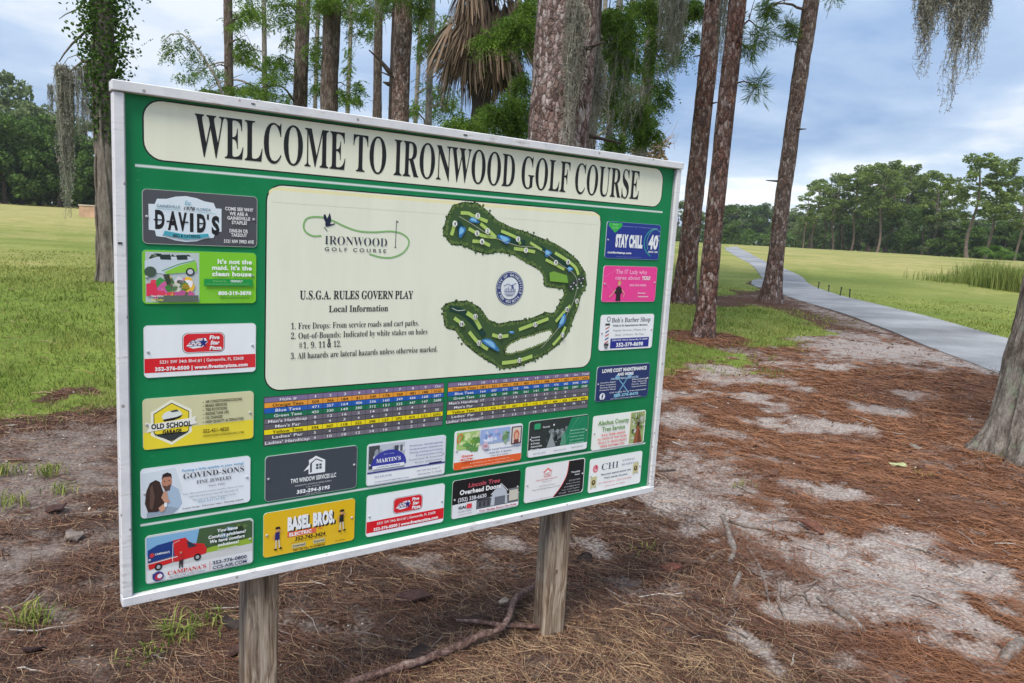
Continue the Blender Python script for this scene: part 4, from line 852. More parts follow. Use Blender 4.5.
def post_wood():
    m, nt, b = newmat('weathered_post_wood'); N = NT(nt)
    c = N.coord('Object')
    warp = N.noise(N.mapping(c, (6, 6, 1.5)), 1.0, 3, 0.5, out='Color')
    cm = N.mix(0.10, c, warp, 'ADD')
    g1 = N.noise(N.mapping(cm, (42, 42, 1.5)), 1.0, 4, 0.6, 0.4); g2 = N.noise(N.mapping(cm, (190, 190, 5)), 1.0, 3, 0.6)
    n3 = N.noise(c, 3.5, 4, 0.6)
    base = N.ramp(N.math('ADD', N.math('MULTIPLY', g1, 0.65), N.math('MULTIPLY', g2, 0.35)), [(0.36, (0.040, 0.024, 0.015)), (0.46, (0.15, 0.098, 0.062)), (0.56, (0.34, 0.26, 0.185)), (0.68, (0.52, 0.45, 0.37))])
    base = N.mix(N.ramp(n3, [(0.45, 0.0), (0.65, 0.5)]), base, N.mix(0.5, base, (0.40, 0.37, 0.32)))
    # knot
    N.put(b.inputs['Base Color'], base); b.inputs['Roughness'].default_value = 0.85
    N.put(b.inputs['Normal'], N.bump(g1, 0.6, 0.004)); return m
MW = weather_white(); MG = board_green(); MP = post_wood()
SW, SHT = 2.059, 1.390
pb = MB()
pb.box((SW / 2, 0.016, ZTOP - SHT / 2), (SW - 0.02, 0.016, SHT - 0.02))
panel = pb.build('board', MG, sign)
FY = 0.0       # front plane of the frame; the board face sits 8 mm behind it
BY = 0.008
fw_ = 0.027
for nm, c_, d_ in (('frame_board', (SW / 2, 0.009, ZTOP - 0.012), (SW + 0.006, 0.048, 0.026)),
                   ('frame_board', (SW / 2, 0.0095, ZTOP - SHT + 0.013), (SW, 0.041, 0.026)),
                   ('frame_board', (0.0125, 0.010, ZTOP - SHT / 2 - 0.0005), (0.025, 0.038, SHT - 0.0525)),
                   ('frame_board', (SW - 0.0125, 0.010, ZTOP - SHT / 2 - 0.0005), (0.025, 0.038, SHT - 0.0525))):
    f = MB()
    # slightly uneven board, bevelled
    L = max(d_); vertical = d_[2] == L
    if vertical: f.box((0, 0, 0), d_, bev=0.002)
    else: f.box((0, 0, 0), (d_[2], d_[1], d_[0]), rot=Matrix.Rotation(math.pi / 2, 3, 'Y'), bev=0.002)
    o = f.build(nm, MW, sign); o.location = c_
# slim grey edge strips along the frame's inner sides
for sx_ in (0.0265, SW - 0.0265):
    es = MB(); es.box((sx_, BY - 0.004, ZTOP - SHT / 2), (0.003, 0.009, SHT - 0.055)); es.build('edge_strip', plain('grey_strip', (0.35, 0.36, 0.38), 0.5), sign)
# top cap stones at the left corner and stapled scraps
for (uu, vv, w_, h_) in ((0.010, 0.40, 0.010, 0.005), (1.02, 0.0125, 0.014, 0.004), (0.34, 0.0105, 0.01, 0.003)):
    s1 = MB(); s1.box((uu, -0.0095 if vv > 0.1 else -0.0155, ZTOP - vv), (w_, 0.002, h_)); s1.build('staple', plain('dark_scrap', (0.05, 0.045, 0.05), 0.7), sign)
for (uu, yy, w_, rz_) in ((0.396, 0.0765, 0.097, 0.0), (1.592, 0.078, 0.098, math.radians(-8))):
    m_ = MB()
    m_.box((0, 0, 0), (w_, w_, 1.9), bev=0.006)
    # shrinkage cracks
    o = m_.build('post', MP, sign); o.location = (uu, yy, 0.85); o.rotation_euler = (0, 0, rz_)
    if uu > 1:
        for k0_, k1_, kr in (((-0.012, -w_ / 2 + 0.001, -0.56), (-0.012, -w_ / 2 - 0.001, -0.56), 0.011), ((-w_ / 2 + 0.001, 0.01, -0.57), (-w_ / 2 - 0.001, 0.01, -0.57), 0.012)):
            kn = MB(); kn.tube([k0_, k1_], [kr, kr * .85], 12); kn.build('knot', plain('knot_wood', (0.17, 0.125, 0.09), 0.8, 0.4, 90), o)

# ---------------------------------------------------------------- title and info panels
def flat_panel(name, u0, v0, u1, v1, r, col, y, border=0.004, label=None):
    p = Pr(0, 0, 1, 1, y)
    p.rrect(u0 - border, v0 - border, u1 + border, v1 + border, r + border, r + border, BLACK)
    p.rrect(u0, v0, u1, v1, r, r, col)
    return p
CR = lin(236, 235, 212)
tp = flat_panel('title_panel', 0.072, 0.034, 1.970, 0.182, 0.045, CR, BY)
tpo = tp.build('title_panel', sign)
tt_ = Pr(0, 0, 1, 1, BY - 0.001)
TXT = "WELCOME TO IRONWOOD GOLF COURSE"
tt_.text(TXT, 0.195, 0.053, 1.842, 0.161, BLACK, 'serif', -0.0012)
tt_.build('title_lettering', tpo)
for pts in ([(0.050, 0.2015), (1.985, 0.2015)], [(0.050, 1.170), (2.0, 1.170)]):
    w = Pr(0, 0, 1, 1, BY); w.line(pts, 0.009, lin(120, 165, 140)); w.line(pts, 0.0055, lin(215, 225, 220)); w.build('white_rule', sign)
ip = flat_panel('info_panel', 0.388, 0.222, 1.654, 0.818, 0.045, lin(233, 234, 214), BY)
ip.rrect(0.392, 0.226, 1.650, 0.262, 0.036, 0.018, lin(240, 230, 180)); ip.rrect(0.396, 0.236, 1.646, 0.27, 0.016, 0.016, lin(233, 234, 214))
ipo = ip.build('info_panel', sign)
INK = lin(45, 48, 50)
it = Pr(0, 0, 1, 1, BY - 0.0008)
it.text("U.S.G.A. RULES GOVERN PLAY", 0.487, 0.5225, 0.864, 0.548, INK, 'serif', 0.006)
it.text("Local Information", 0.578, 0.568, 0.776, 0.5875, INK, 'serif', 0.004)
it.text("1. Free Drops: From service roads and cart paths.", 0.462, 0.6185, 0.889, 0.637, INK, 'serif', -0.004)
it.text("2. Out-of-Bounds: Indicated by white stakes on holes", 0.462, 0.648, 0.922, 0.6665, INK, 'serif', -0.004)
it.text("#1, 9, 11", 0.487, 0.6775, 0.569, 0.696, INK, 'serif', -0.004); it.text("&", 0.575, 0.6775, 0.588, 0.696, INK, 'sans', 0.01); it.text("12.", 0.595, 0.6775, 0.620, 0.696, INK, 'serif', -0.004)
it.text("3. All hazards are lateral hazards unless otherwise marked.", 0.462, 0.7085, 0.963, 0.727, INK, 'serif', -0.004)
it.build('printed_text', ipo)
# club mark: looping green line, bird, flag and name  (coordinates read in a 300,200 / 8.53 window)
def Z(sx, sy, x0, y0, k): return UV(x0 + sx / k, y0 + sy / k)
def spl(pts, n=12):
    p = np.array(pts, float); out = []
    for i in range(len(p) - 1):
        a, b, c_, d = p[max(i - 1, 0)], p[i], p[i + 1], p[min(i + 2, len(p) - 1)]
        for t in np.linspace(0, 1, n, endpoint=False):
            out.append(0.5 * ((2 * b) + (-a + c_) * t + (2 * a - 5 * b + 4 * c_ - d) * t * t + (-a + 3 * b - 3 * c_ + d) * t ** 3))
    out.append(p[-1]); return np.array(out)
lg = Pr(0, 0, 1, 1, BY - 0.0008)
LZ = lambda a, b: Z(a, b, 300, 200, 8.533)
LG = lin(133, 180, 110)
lg.line(spl([LZ(*q) for q in [(190, 305), (120, 308), (60, 275), (38, 225), (60, 165), (120, 145), (210, 150), (290, 178), (400, 230), (510, 266), (640, 275), (780, 268), (870, 285), (930, 330), (935, 385), (890, 450), (800, 490), (700, 490), (600, 462)]], 8), 0.0052, LG)
fl = [LZ(833, 175), LZ(822, 405)]; lg.line(fl, 0.0022, lin(90, 95, 90)); lg.poly([LZ(833, 175), LZ(852, 188), LZ(832, 195)], lin(90, 95, 90))
lg.line([LZ(812, 404), LZ(832, 407)], 0.002, lin(90, 95, 90))
NB = lin(30, 38, 66)
lg.poly([LZ(*q) for q in [(208, 130), (222, 118), (240, 160), (262, 108), (272, 150), (272, 185), (262, 205), (290, 205), (298, 197), (310, 205), (290, 215), (255, 225), (232, 228), (222, 210), (225, 190), (208, 155)]], NB)
lg.line([LZ(232, 226), LZ(212, 236), LZ(228, 248), LZ(240, 268)], 0.002, NB)
def tbox(s, tl, tr, base_l, W_):
    pass
u0, v0 = LZ(220, 300); u1, _v = LZ(752, 340); _u, v1 = LZ(220, 378)
lg.text("IRONWOOD", u0, v0 + 0.002, u1, v1, lin(45, 55, 75), 'serif', -0.008)
u0, v0 = LZ(218, 402); u1, _v = LZ(742, 440); _u, v1 = LZ(218, 434)
lg.text("G O L F   C O U R S E", u0, v0, u1, v1, lin(60, 70, 80), 'sans', 0.01)
lg.build('club_mark', ipo)
# course map
MZ = lambda a, b: Z(a, b, 430, 190, 3.417)
outer = [(85, 60), (120, 48), (165, 52), (200, 80), (230, 110), (280, 135), (330, 150), (380, 170), (430, 190), (470, 215), (505, 245), (530, 285), (535, 325), (515, 360), (505, 400), (490, 440), (470, 490), (440, 525), (400, 555), (350, 580), (300, 600), (250, 605), (205, 580), (160, 550), (125, 520), (95, 475), (60, 465), (55, 430), (55, 397), (90, 388), (130, 387), (170, 407), (200, 450), (235, 465), (290, 455), (340, 450), (400, 425), (430, 430), (455, 380), (468, 360), (462, 332), (400, 325), (397, 290), (385, 270), (340, 245), (290, 215), (240, 205), (200, 213), (160, 203), (120, 183), (78, 180), (55, 145), (65, 100)]
hole_ = [(260, 545), (275, 525), (310, 508), (350, 497), (390, 482), (418, 478), (424, 492), (402, 520), (350, 541), (290, 560), (262, 562)]
mp = Pr(0, 0, 1, 1, BY - 0.0008)
DKG, MDG, LTG, PND = lin(62, 88, 50), lin(98, 120, 64), lin(178, 205, 105), lin(72, 150, 205)
ol = [MZ(*q) for q in outer]
def along(pts, step, closed=True):
    p = np.array(pts + ([pts[0]] if closed else [])); d = np.concatenate([[0], np.cumsum(np.linalg.norm(np.diff(p, axis=0), axis=1))])
    t = np.arange(0, d[-1], step); return list(zip(np.interp(t, d, p[:, 0]), np.interp(t, d, p[:, 1])))
mp.dots(along(ol, 0.0115), 0.0092, 0.0092, lin(38, 58, 34)); mp.poly(ol, DKG)
hl = [MZ(*q) for q in hole_]
mp.dots(along(hl, 0.0115), 0.0085, 0.0085, lin(38, 58, 34))
rr = random.Random(4)
tb = [(a + rr.uniform(-.004, .004), b + rr.uniform(-.004, .004)) for a, b in along(ol, 0.0095)]
mp.dots(tb, 0.0062, 0.0062, MDG, 7)
inn = along([tuple(np.array(q) * 0.0 + np.array(q)) for q in ol], 0.012)
mp.dots([(a + rr.uniform(-.012, .012), b + rr.uniform(-.012, .012)) for a, b in inn], 0.0045, 0.0045, lin(60, 88, 44), 6)
mp.poly(hl, lin(233, 234, 214))
mp.dots([(a + rr.uniform(-.002, .002), b + rr.uniform(-.002, .002)) for a, b in along(hl, 0.0105)], 0.0055, 0.0055, MDG, 7)
for w_, pts in [(22, [(95, 110), (110, 130), (112, 150)]), (18, [(240, 150), (290, 175), (330, 180)]), (20, [(70, 405), (110, 415), (150, 450), (190, 500)]), (16, [(380, 195), (420, 225), (480, 268)])]:
    mp.line(spl([MZ(*q) for q in pts], 6), w_ / 3.417 * 0.0036, lin(24, 62, 52))
for w_, pts in [(11, [(108, 78), (135, 80), (150, 88), (200, 108)]), (12, [(88, 105), (84, 130), (76, 155)]), (11, [(135, 132), (180, 155), (230, 162)]), (11, [(148, 175), (180, 178), (208, 190)]), (11, [(175, 115), (205, 140), (228, 162)]), (10, [(246, 140), (275, 152), (300, 165), (312, 185)]),
                (11, [(290, 200), (330, 206), (362, 212)]), (9, [(345, 180), (385, 205)]), (11, [(430, 215), (470, 240), (500, 265), (510, 290)]), (10, [(398, 238), (430, 255), (462, 272)]), (12, [(85, 438), (108, 455), (120, 465)]), (14, [(128, 420), (155, 440), (175, 475)]),
                (12, [(136, 485), (165, 520), (200, 545)]), (12, [(215, 495), (240, 502), (270, 498)]), (12, [(306, 478), (340, 465), (360, 458), (407, 440)]), (11, [(432, 450), (458, 420), (482, 395)]), (11, [(422, 530), (450, 498), (465, 468)]), (13, [(248, 592), (300, 585), (352, 568)]), (8, [(500, 375), (505, 400)])]:
    mp.line(spl([MZ(*q) for q in pts], 6), w_ / 3.417 * 0.0036, LTG)
mp.poly([MZ(*q) for q in [(410, 283), (425, 278), (470, 292), (474, 318), (412, 312)]], lin(120, 168, 62))
def blob(cx, cy, rx, ry, rot=0, n=14):
    o_ = []
    for i in range(n):
        t = 2 * math.pi * i / n; k = 1 + 0.18 * math.sin(3 * t + cx)
        x_, y_ = rx * k * math.cos(t), ry * k * math.sin(t)
        o_.append(MZ(cx + x_ * math.cos(rot) - y_ * math.sin(rot), cy + x_ * math.sin(rot) + y_ * math.cos(rot)))
    return o_
for q in [(152, 104, 18, 9, 0.3), (110, 142, 11, 20, 0.3), (256, 168, 24, 12, 0.5), (404, 216, 12, 12, 0), (480, 271, 10, 9, 0), (454, 448, 9, 27, 0.4), (208, 527, 34, 12, 0.6), (280, 487, 10, 4, 0)]:
    mp.poly(blob(*q), lin(52, 120, 178)); mp.poly(blob(q[0] - 1, q[1] - 2, q[2] * .65, q[3] * .6, q[4]), lin(130, 190, 230))
mp.line([MZ(475, 335), MZ(500, 312), MZ(530, 300)], 0.016, lin(60, 62, 66))
for (a, b) in [(482, 330), (492, 318), (500, 325), (510, 305), (517, 318), (524, 302), (522, 328), (505, 335), (488, 338)]:
    p_ = MZ(a, b); mp.rect(p_[0] - .003, p_[1] - .0022, p_[0] + .003, p_[1] + .0022, lin(215, 218, 220))
mp.line(spl([MZ(*q) for q in [(75, 403), (95, 412), (120, 410)]], 4), 0.002, lin(215, 215, 205))
mp.line(spl([MZ(*q) for q in [(100, 90), (150, 120), (215, 160), (300, 190), (370, 200), (440, 250), (500, 300), (490, 380), (440, 470), (380, 540)]], 6), 0.0016, lin(190, 190, 170))
nums = [(163, 88, '3'), (85, 115, '4'), (197, 140, '2'), (161, 148, '5'), (178, 176, '6'), (301, 168, '1'), (328, 206, '7'), (430, 248, '9'), (472, 246, '8'), (502, 380, '10'), (468, 408, '18'), (453, 495, '11'), (306, 582, '12'), (168, 523, '13'), (108, 457, '14'), (155, 433, '15'), (240, 500, '16'), (360, 460, '17')]
mp.dots([MZ(a, b) for a, b, _ in nums], 0.0095, 0.0098, lin(235, 235, 228), 14)
for a, b, s_ in nums:
    p_ = MZ(a, b); w_ = 0.0038 if len(s_) == 1 else 0.006
    if s_ == '1' : w_ = 0.002
    mp.text(s_, p_[0] - w_, p_[1] - 0.0055, p_[0] + w_, p_[1] + 0.0055, lin(40, 50, 40), 'sans', 0.02)
mp.build('course_map', ipo)
# round seal
cu_, cv_ = UV(511, 288.5); se = Pr(0, 0, 1, 1, BY - 0.0008)
SB = lin(58, 68, 122); SWt = lin(225, 230, 232)
se.ell(cu_, cv_, .060, .0605, SB, 40); se.ell(cu_, cv_, .0575, .058, SWt, 40); se.ell(cu_, cv_, .056, .0565, SB, 40); se.ell(cu_, cv_, .0385, .039, SWt, 36)
for i, ch in enumerate("CITY OF GAINESVILLE FLORIDA GOLF"):
    t = -math.pi * 0.98 + i * 2 * math.pi / 33
    if ch == ' ': continue
    v, f = text_geo(ch, 'sans', 0.02)
    v = (v - [(v[:, 0].min() + v[:, 0].max()) / 2, 0.35]) * 0.0125
    a_ = t + math.pi / 2
    x_ = v[:, 0] * math.cos(a_) + v[:, 1] * math.sin(a_); y_ = v[:, 0] * math.sin(a_) - v[:, 1] * math.cos(a_)
    se.put(np.stack([cu_ + .0472 * math.cos(t) + x_, cv_ + .0475 * math.sin(t) + y_], 1), f, SWt)
se.k = 5
se.rect(cu_ - .024, cv_ + .012, cu_ + .026, cv_ + .0145, SB)
for i in range(7): se.rect(cu_ - .022 + i * .007, cv_ + .001 - (i % 3) * .003, cu_ - .0185 + i * .007, cv_ + .012, lin(110, 120, 165))
se.rect(cu_ + .006, cv_ - .012, cu_ + .014, cv_ + .001, lin(90, 100, 150))
se.line([(cu_ - .028, cv_ - .008), (cu_ - .01, cv_ - .016), (cu_ + .004, cv_ - .010), (cu_ + .026, cv_ - .018)], .0025, lin(110, 120, 165))
se.line([(cu_ - .022, cv_ + .020), (cu_ + .022, cv_ + .020)], .003, lin(110, 120, 165)); se.line([(cu_ - .014, cv_ + .026), (cu_ + .014, cv_ + .026)], .002, SB)
se.build('round_seal', ipo)
# ---------------------------------------------------------------- scorecard tables
ROWC = [lin(128, 112, 150), lin(240, 160, 50), lin(25, 95, 185), lin(20, 115, 80), lin(112, 104, 118), lin(98, 94, 102), lin(245, 222, 20), lin(92, 88, 96), lin(118, 112, 124)]
ROWN = ["Hole #", "Orange Tees", "Blue Tees", "Green Tees", "Men's Handicap", "Men's Par", "Yellow Tees", "Ladies' Par", "Ladies' Handicap"]
def table(u0, u1, v0, v1, data, split):
    t = Pr(u0, v0, u1, v1, BY)
    t.rect(-.004, -.012, 1.004, 1.012, lin(60, 62, 66))
    n = len(ROWN); H_ = 1 / n
    for i in range(n): t.rect(0, i * H_ + .008, 1, (i + 1) * H_ - .004, ROWC[i])
    nc = len(data[0])
    for c_ in range(nc): a = split + (1 - split) * c_ / nc; t.rect(a - .0008, 0, a + .0008, 1, lin(70, 72, 78))
    t.k = 20
    W_ = (u1 - u0)
    for i in range(n):
        col = lin(240, 240, 240) if i not in (1, 6) else lin(50, 35, 25)
        ln = len(ROWN[i]) * 0.0118 * 0.6 / W_ * 1.2
        t.k = 20; t.text(ROWN[i], split / 2 + .008 - ln / 2, (i + .24) * H_, split / 2 + .008 + ln / 2, (i + .78) * H_, col, 'sans', 0.01)
        for c_ in range(nc):
            s_ = data[i][c_]
            if not s_: continue
            a = split + (1 - split) * (c_ + .5) / nc; w_ = 0.0037 * len(s_) / W_
            if s_ == '1': w_ *= .5
            t.k = 20; t.text(s_, a - w_, (i + .27) * H_, a + w_, (i + .76) * H_, col, 'sans', 0.01)
    return t
front = [["1", "2", "3", "4", "5", "6", "7", "8", "9", "Out"], ["509", "366", "184", "411", "349", "174", "360", "481", "188", "3122"], ["471", "357", "164", "406", "336", "160", "349", "466", "168", "2877"], ["450", "330", "149", "380", "312", "151", "322", "447", "147", "2688"],
         ["8", "12", "16", "2", "14", "18", "10", "4", "6", ""], ["5", "4", "3", "4", "4", "3", "4", "5", "3", "35"], ["394", "307", "118", "322", "298", "127", "292", "414", "121", "2393"], ["5", "4", "3", "4", "4", "3", "4", "5", "3", "35"], ["4", "10", "18", "12", "14", "16", "8", "2", "6", ""]]
back = [["10", "11", "12", "13", "14", "15", "16", "17", "18", "In", "Total"], ["181", "521", "391", "334", "402", "171", "348", "494", "401", "3243", "6365"], ["164", "507", "372", "318", "386", "154", "331", "476", "382", "3090", "5967"], ["150", "478", "349", "296", "361", "141", "309", "455", "358", "2897", "5585"],
        ["17", "3", "7", "13", "1", "15", "11", "5", "9", "", ""], ["3", "5", "4", "4", "4", "3", "4", "5", "4", "36", "71"], ["117", "418", "287", "261", "318", "112", "266", "404", "305", "2488", "4881"], ["3", "5", "4", "4", "4", "3", "4", "5", "4", "36", "71"], ["17", "3", "7", "11", "5", "15", "13", "1", "9", "", ""]]
table(0.386, 0.995, 0.838, 0.985, front, 0.215).build('score_table', sign, 'striped yardage table of the front nine')
table(1.013, 1.655, 0.838, 0.984, back, 0.185).build('score_table', sign, 'striped yardage table of the back nine')

# ---------------------------------------------------------------- advert plates
SCREW = plain('zinc_screw', (0.42, 0.42, 0.43), 0.35, 0.1)
def plate(u0, v0, col, fn, label, w=0.295, h=0.142, screws=((.035, .5), (.965, .45))):
    m = MB(); r = 0.011; pts = []
    for (cx, cy, st) in ((w - r, -r, 90), (r, -r, 180), (r, -h + r, 270), (w - r, -h + r, 0)):
        rng = range(6)
        arc = [(cx + r * math.cos(math.radians(st + (-90 if st == 90 else -90) + 18 * i + (0)))) for i in rng]
    pts = []
    for (cx, cy, st) in ((w - r, -r, 0), (r, -r, 90), (r, -h + r, 180), (w - r, -h + r, 270)):
        for i in range(6):
            t = math.radians(st + 18 * i); pts.append((cx + r * math.cos(t), cy + r * math.sin(t)))
    n = len(pts); y1, y0 = BY - 0.0025, BY - 0.0002
    f3 = [(a, y1, b) for a, b in pts]; b3 = [(a, y0, b) for a, b in pts]
    m.add(f3 + b3, [tuple(range(n - 1, -1, -1))], 0)
    m.f += [[i, (i + 1) % n, n + (i + 1) % n, n + i] for i in range(n)]; m.m += [1] * n; m.t += [0] * n
    o = m.build('advert_plate', [ink(col), plain('plate_edge', (0.6, 0.62, 0.62), 0.4)], sign)
    o.location = (u0, 0, ZTOP - v0); o['label'] = label
    p = Pr(u0, v0, u0 + w, v0 + h, BY - 0.0025)
    # faint light rim, as the plates have
    fn(p)
    q = p.build('plate_print', o)
    q.matrix_parent_inverse = Matrix.Translation(Vector((-u0, 0, -(ZTOP - v0))))
    for (a, b) in screws:
        sm = MB(); sm.tube([(a * w, y1 + .0008, -b * h), (a * w, y1 - 0.0022, -b * h), (a * w, y1 - 0.003, -b * h)], [0.0038, 0.0036, 0.0022], 10)
        sm.build('screw', SCREW, o)
    return o
def rim(p, col=lin(205, 215, 208), w=0.003):
    a, b = .012 / .295, .012 / .142; pts = []
    for (cx, cy, st) in ((1 - a, b, -90), (1 - a, 1 - b, 0), (a, 1 - b, 90), (a, b, 180)):
        for i in range(6):
            t = math.radians(st + i * 18); pts.append((cx + a * .93 * math.cos(t), cy + b * .93 * math.sin(t)))
    p.line(pts, w, col, True)
WH = lin(238, 240, 242); K_ = lin(28, 28, 32)
def photo(p, a0, b0, a1, b1, cols, n, seed, lo=.04, hi=.12):
    """a printed photograph: overlapping soft patches of its colours"""
    r_ = random.Random(seed); s_ = p.k
    for i in range(n):
        a = r_.uniform(a0 + hi * .45, a1 - hi * .45); b = r_.uniform(b0 + hi * .8, b1 - hi * .8); ra = r_.uniform(lo, hi) * .42; rb = r_.uniform(lo, hi) * .8
        c_ = r_.choice(cols); k = r_.uniform(.85, 1.15)
        p.k = s_ + (i % 9) * .6
        p.poly([(a + ra * (1 + .35 * r_.uniform(-1, 1)) * math.cos(t), b + rb * (1 + .35 * r_.uniform(-1, 1)) * math.sin(t)) for t in np.linspace(0, 2 * math.pi, 8, endpoint=False)], tuple(min(1, x_ * round(k, 1)) for x_ in c_))
    p.k = s_ + 7
def ad_david(p):
    rim(p); LB = lin(222, 232, 240)
    p.poly([(.05, .27), (.10, .27), (.12, .17), (.20, .16), (.27, .11), (.36, .085), (.45, .11), (.52, .16), (.60, .18), (.62, .28), (.67, .28), (.67, .72), (.62, .72), (.60, .84), (.53, .86), (.45, .92), (.36, .94), (.27, .92), (.19, .87), (.11, .85), (.10, .75), (.05, .74)], LB)
    TL = lin(60, 165, 185)
    for ch, x0_, x1_, b_ in (("D", 120, 198, .70), ("A", 222, 306, .71), ("V", 308, 380, .72), ("I", 405, 435, .725), ("D", 465, 540, .73), ("S", 590, 658, .755)):
        p.text(ch, (x0_ - 20) / 980, b_ - .33, (x1_ - 20) / 980, b_, K_, 'sans', .05)
    p.rect(.541, .40, .557, .50, K_)
    for (a, b) in ((.125, .55), (.23, .57), (.345, .57), (.49, .58)): p.rect(a - .035, b - .012, a + .035, b + .012, K_)
    p.text("GAINESVILLE", .115, .27, .31, .32, lin(70, 120, 140), bold=.01); p.text("FLORIDA", .45, .29, .575, .335, lin(70, 120, 140), bold=.01)
    p.text("Est.", .35, .17, .405, .25, TL, slant=.2); p.text("1978", .34, .28, .43, .345, K_, slant=.3, bold=.02)
    p.line([(.11, .345), (.31, .355)], .003, TL); p.line([(.45, .365), (.62, .385)], .003, TL)
    p.poly([(.17, .80), (.18, .745), (.24, .765), (.36, .80), (.48, .785), (.55, .765), (.56, .85), (.54, .83), (.48, .865), (.36, .885), (.24, .85), (.19, .83), (.16, .85)], TL)
    p.text("BBQ & CATERING", .25, .80, .48, .855, K_, bold=.03)
    for s_, b, a0, a1 in (("COME SEE WHY", .30, .70, .96), ("WE ARE A", .39, .74, .91), ("GAINESVILLE", .475, .72, .93), ("STAPLE!", .56, .76, .90), ("DINE-IN OR", .72, .74, .91), ("TAKEOUT", .80, .755, .90), ("5121 NW 39RD AVE", .925, .69, .965)):
        p.text(s_, a0, b - .065, a1, b, lin(225, 225, 225), bold=.035)
def ad_maid(p):
    G1, G2 = lin(120, 195, 45), lin(30, 150, 70)
    p.rect(.025, .03, .48, .97, lin(190, 200, 200))
    photo(p, .03, .03, .47, .3, [lin(60, 80, 60), lin(150, 165, 150), lin(30, 45, 40)], 14, 3)
    p.poly([(.02, .2), (.12, .12), (.40, .1), (.45, .2), (.46, .40), (.2, .44), (.02, .40)], lin(205, 215, 225))
    p.poly([(.14, .08), (.23, .07), (.24, .17), (.15, .17)], lin(40, 55, 55)); p.poly([(.28, .08), (.37, .07), (.38, .16), (.29, .17)], lin(40, 55, 55))
    p.poly([(.18, .40), (.30, .28), (.45, .18), (.46, .38), (.2, .44)], lin(140, 205, 60)); p.line([(.16, .38), (.3, .25), (.44, .17)], .006, G2)
    p.ell(.40, .39, .038, .075, K_); p.ell(.40, .39, .025, .05, lin(200, 205, 215)); p.ell(.065, .40, .05, .10, lin(70, 90, 75)); 
    photo(p, .03, .47, .47, .95, [lin(225, 60, 90), lin(220, 220, 200), lin(60, 150, 70), lin(240, 190, 60), lin(80, 110, 70), lin(200, 90, 150), lin(235, 230, 235), lin(90, 95, 80)], 60, 8, .08, .16)
    p.poly([(.03, .62), (.11, .60), (.12, .80), (.03, .86)], lin(225, 50, 85)); p.poly([(.17, .45), (.22, .44), (.235, .6), (.20, .64)], lin(60, 70, 55))
    p.rect(.12, .84, .47, .96, lin(95, 105, 95)); p.text("Now Hiring", .07, .83, .17, .87, WH, bold=.02); p.text("Call Today", .07, .90, .17, .94, lin(235, 225, 90), bold=.02)
    for s_, a0, b in (("It's not the", .64, .22), ("maid. It's the", .59, .34), ("clean house", .59, .46)): p.text(s_, a0, b - .085, .955, b, WH, bold=.04)
    p.ell(.957, .44, .008, .018, G2, 8)
    p.rect(.52, .52, .965, .66, G2); p.text("Powered by", .60, .545, .72, .575, lin(150, 210, 120)); p.text("FRIENDLY", .76, .54, .87, .58, WH, bold=.03); p.text("HOUSE CLEANING PROFESSIONALS", .54, .605, .93, .635, lin(120, 200, 110))
    p.text("800-319-3870", .645, .76, .95, .83, WH, bold=.05); p.text("www.maidcleaning.com", .66, .87, .93, .905, lin(40, 120, 50))
def ad_five(p):
    rim(p, lin(210, 214, 218)); RD = lin(218, 28, 42)
    p.poly([(.005, .66), (.995, .60), (.995, .90), (.005, .955)], RD) if False else p.rect(.004, .63, .996, .905, RD)
    p.rrect(.325, .16, .705, .56, .05, .1, lin(110, 90, 100)); p.rrect(.33, .17, .70, .55, .048, .095, WH); p.rrect(.335, .18, .695, .54, .046, .09, RD)
    p.poly([(.36, .42), (.40, .33), (.46, .28), (.53, .27), (.55, .35), (.50, .45), (.42, .47)], WH)
    for i in range(4): p.line([(.365 + .01 * i, .43 - i * .045), (.50, .41 - i * .035)], .005, lin(200, 60, 70) if i % 2 else lin(50, 60, 130))
    st = [( .51 + (.05 if i % 2 == 0 else .021) * .85 * math.sin(i * math.pi / 5), .36 - (.11 if i % 2 == 0 else .045) * math.cos(i * math.pi / 5)) for i in range(10)]
    p.poly(st, lin(35, 45, 120)); p.dots([(.40, .36), (.42, .40), (.44, .35), (.46, .40), (.43, .31)], .007, .014, lin(35, 45, 120), 6)
    for i, s_ in enumerate(("Five", "Star", "Pizza")): p.text(s_, .565 + .008 * (i == 1), .22 + i * .105, .655 + .02 * (i == 2), .295 + i * .105, WH, bold=.05, slant=.15)
    p.text("5231 SW 34th Blvd #1 | Gainesville, FL 32608", .13, .675, .88, .735, WH, bold=.01); p.text("352-376-0500 | www.fivestarpizza.com", .09, .80, .92, .87, WH, bold=.045)
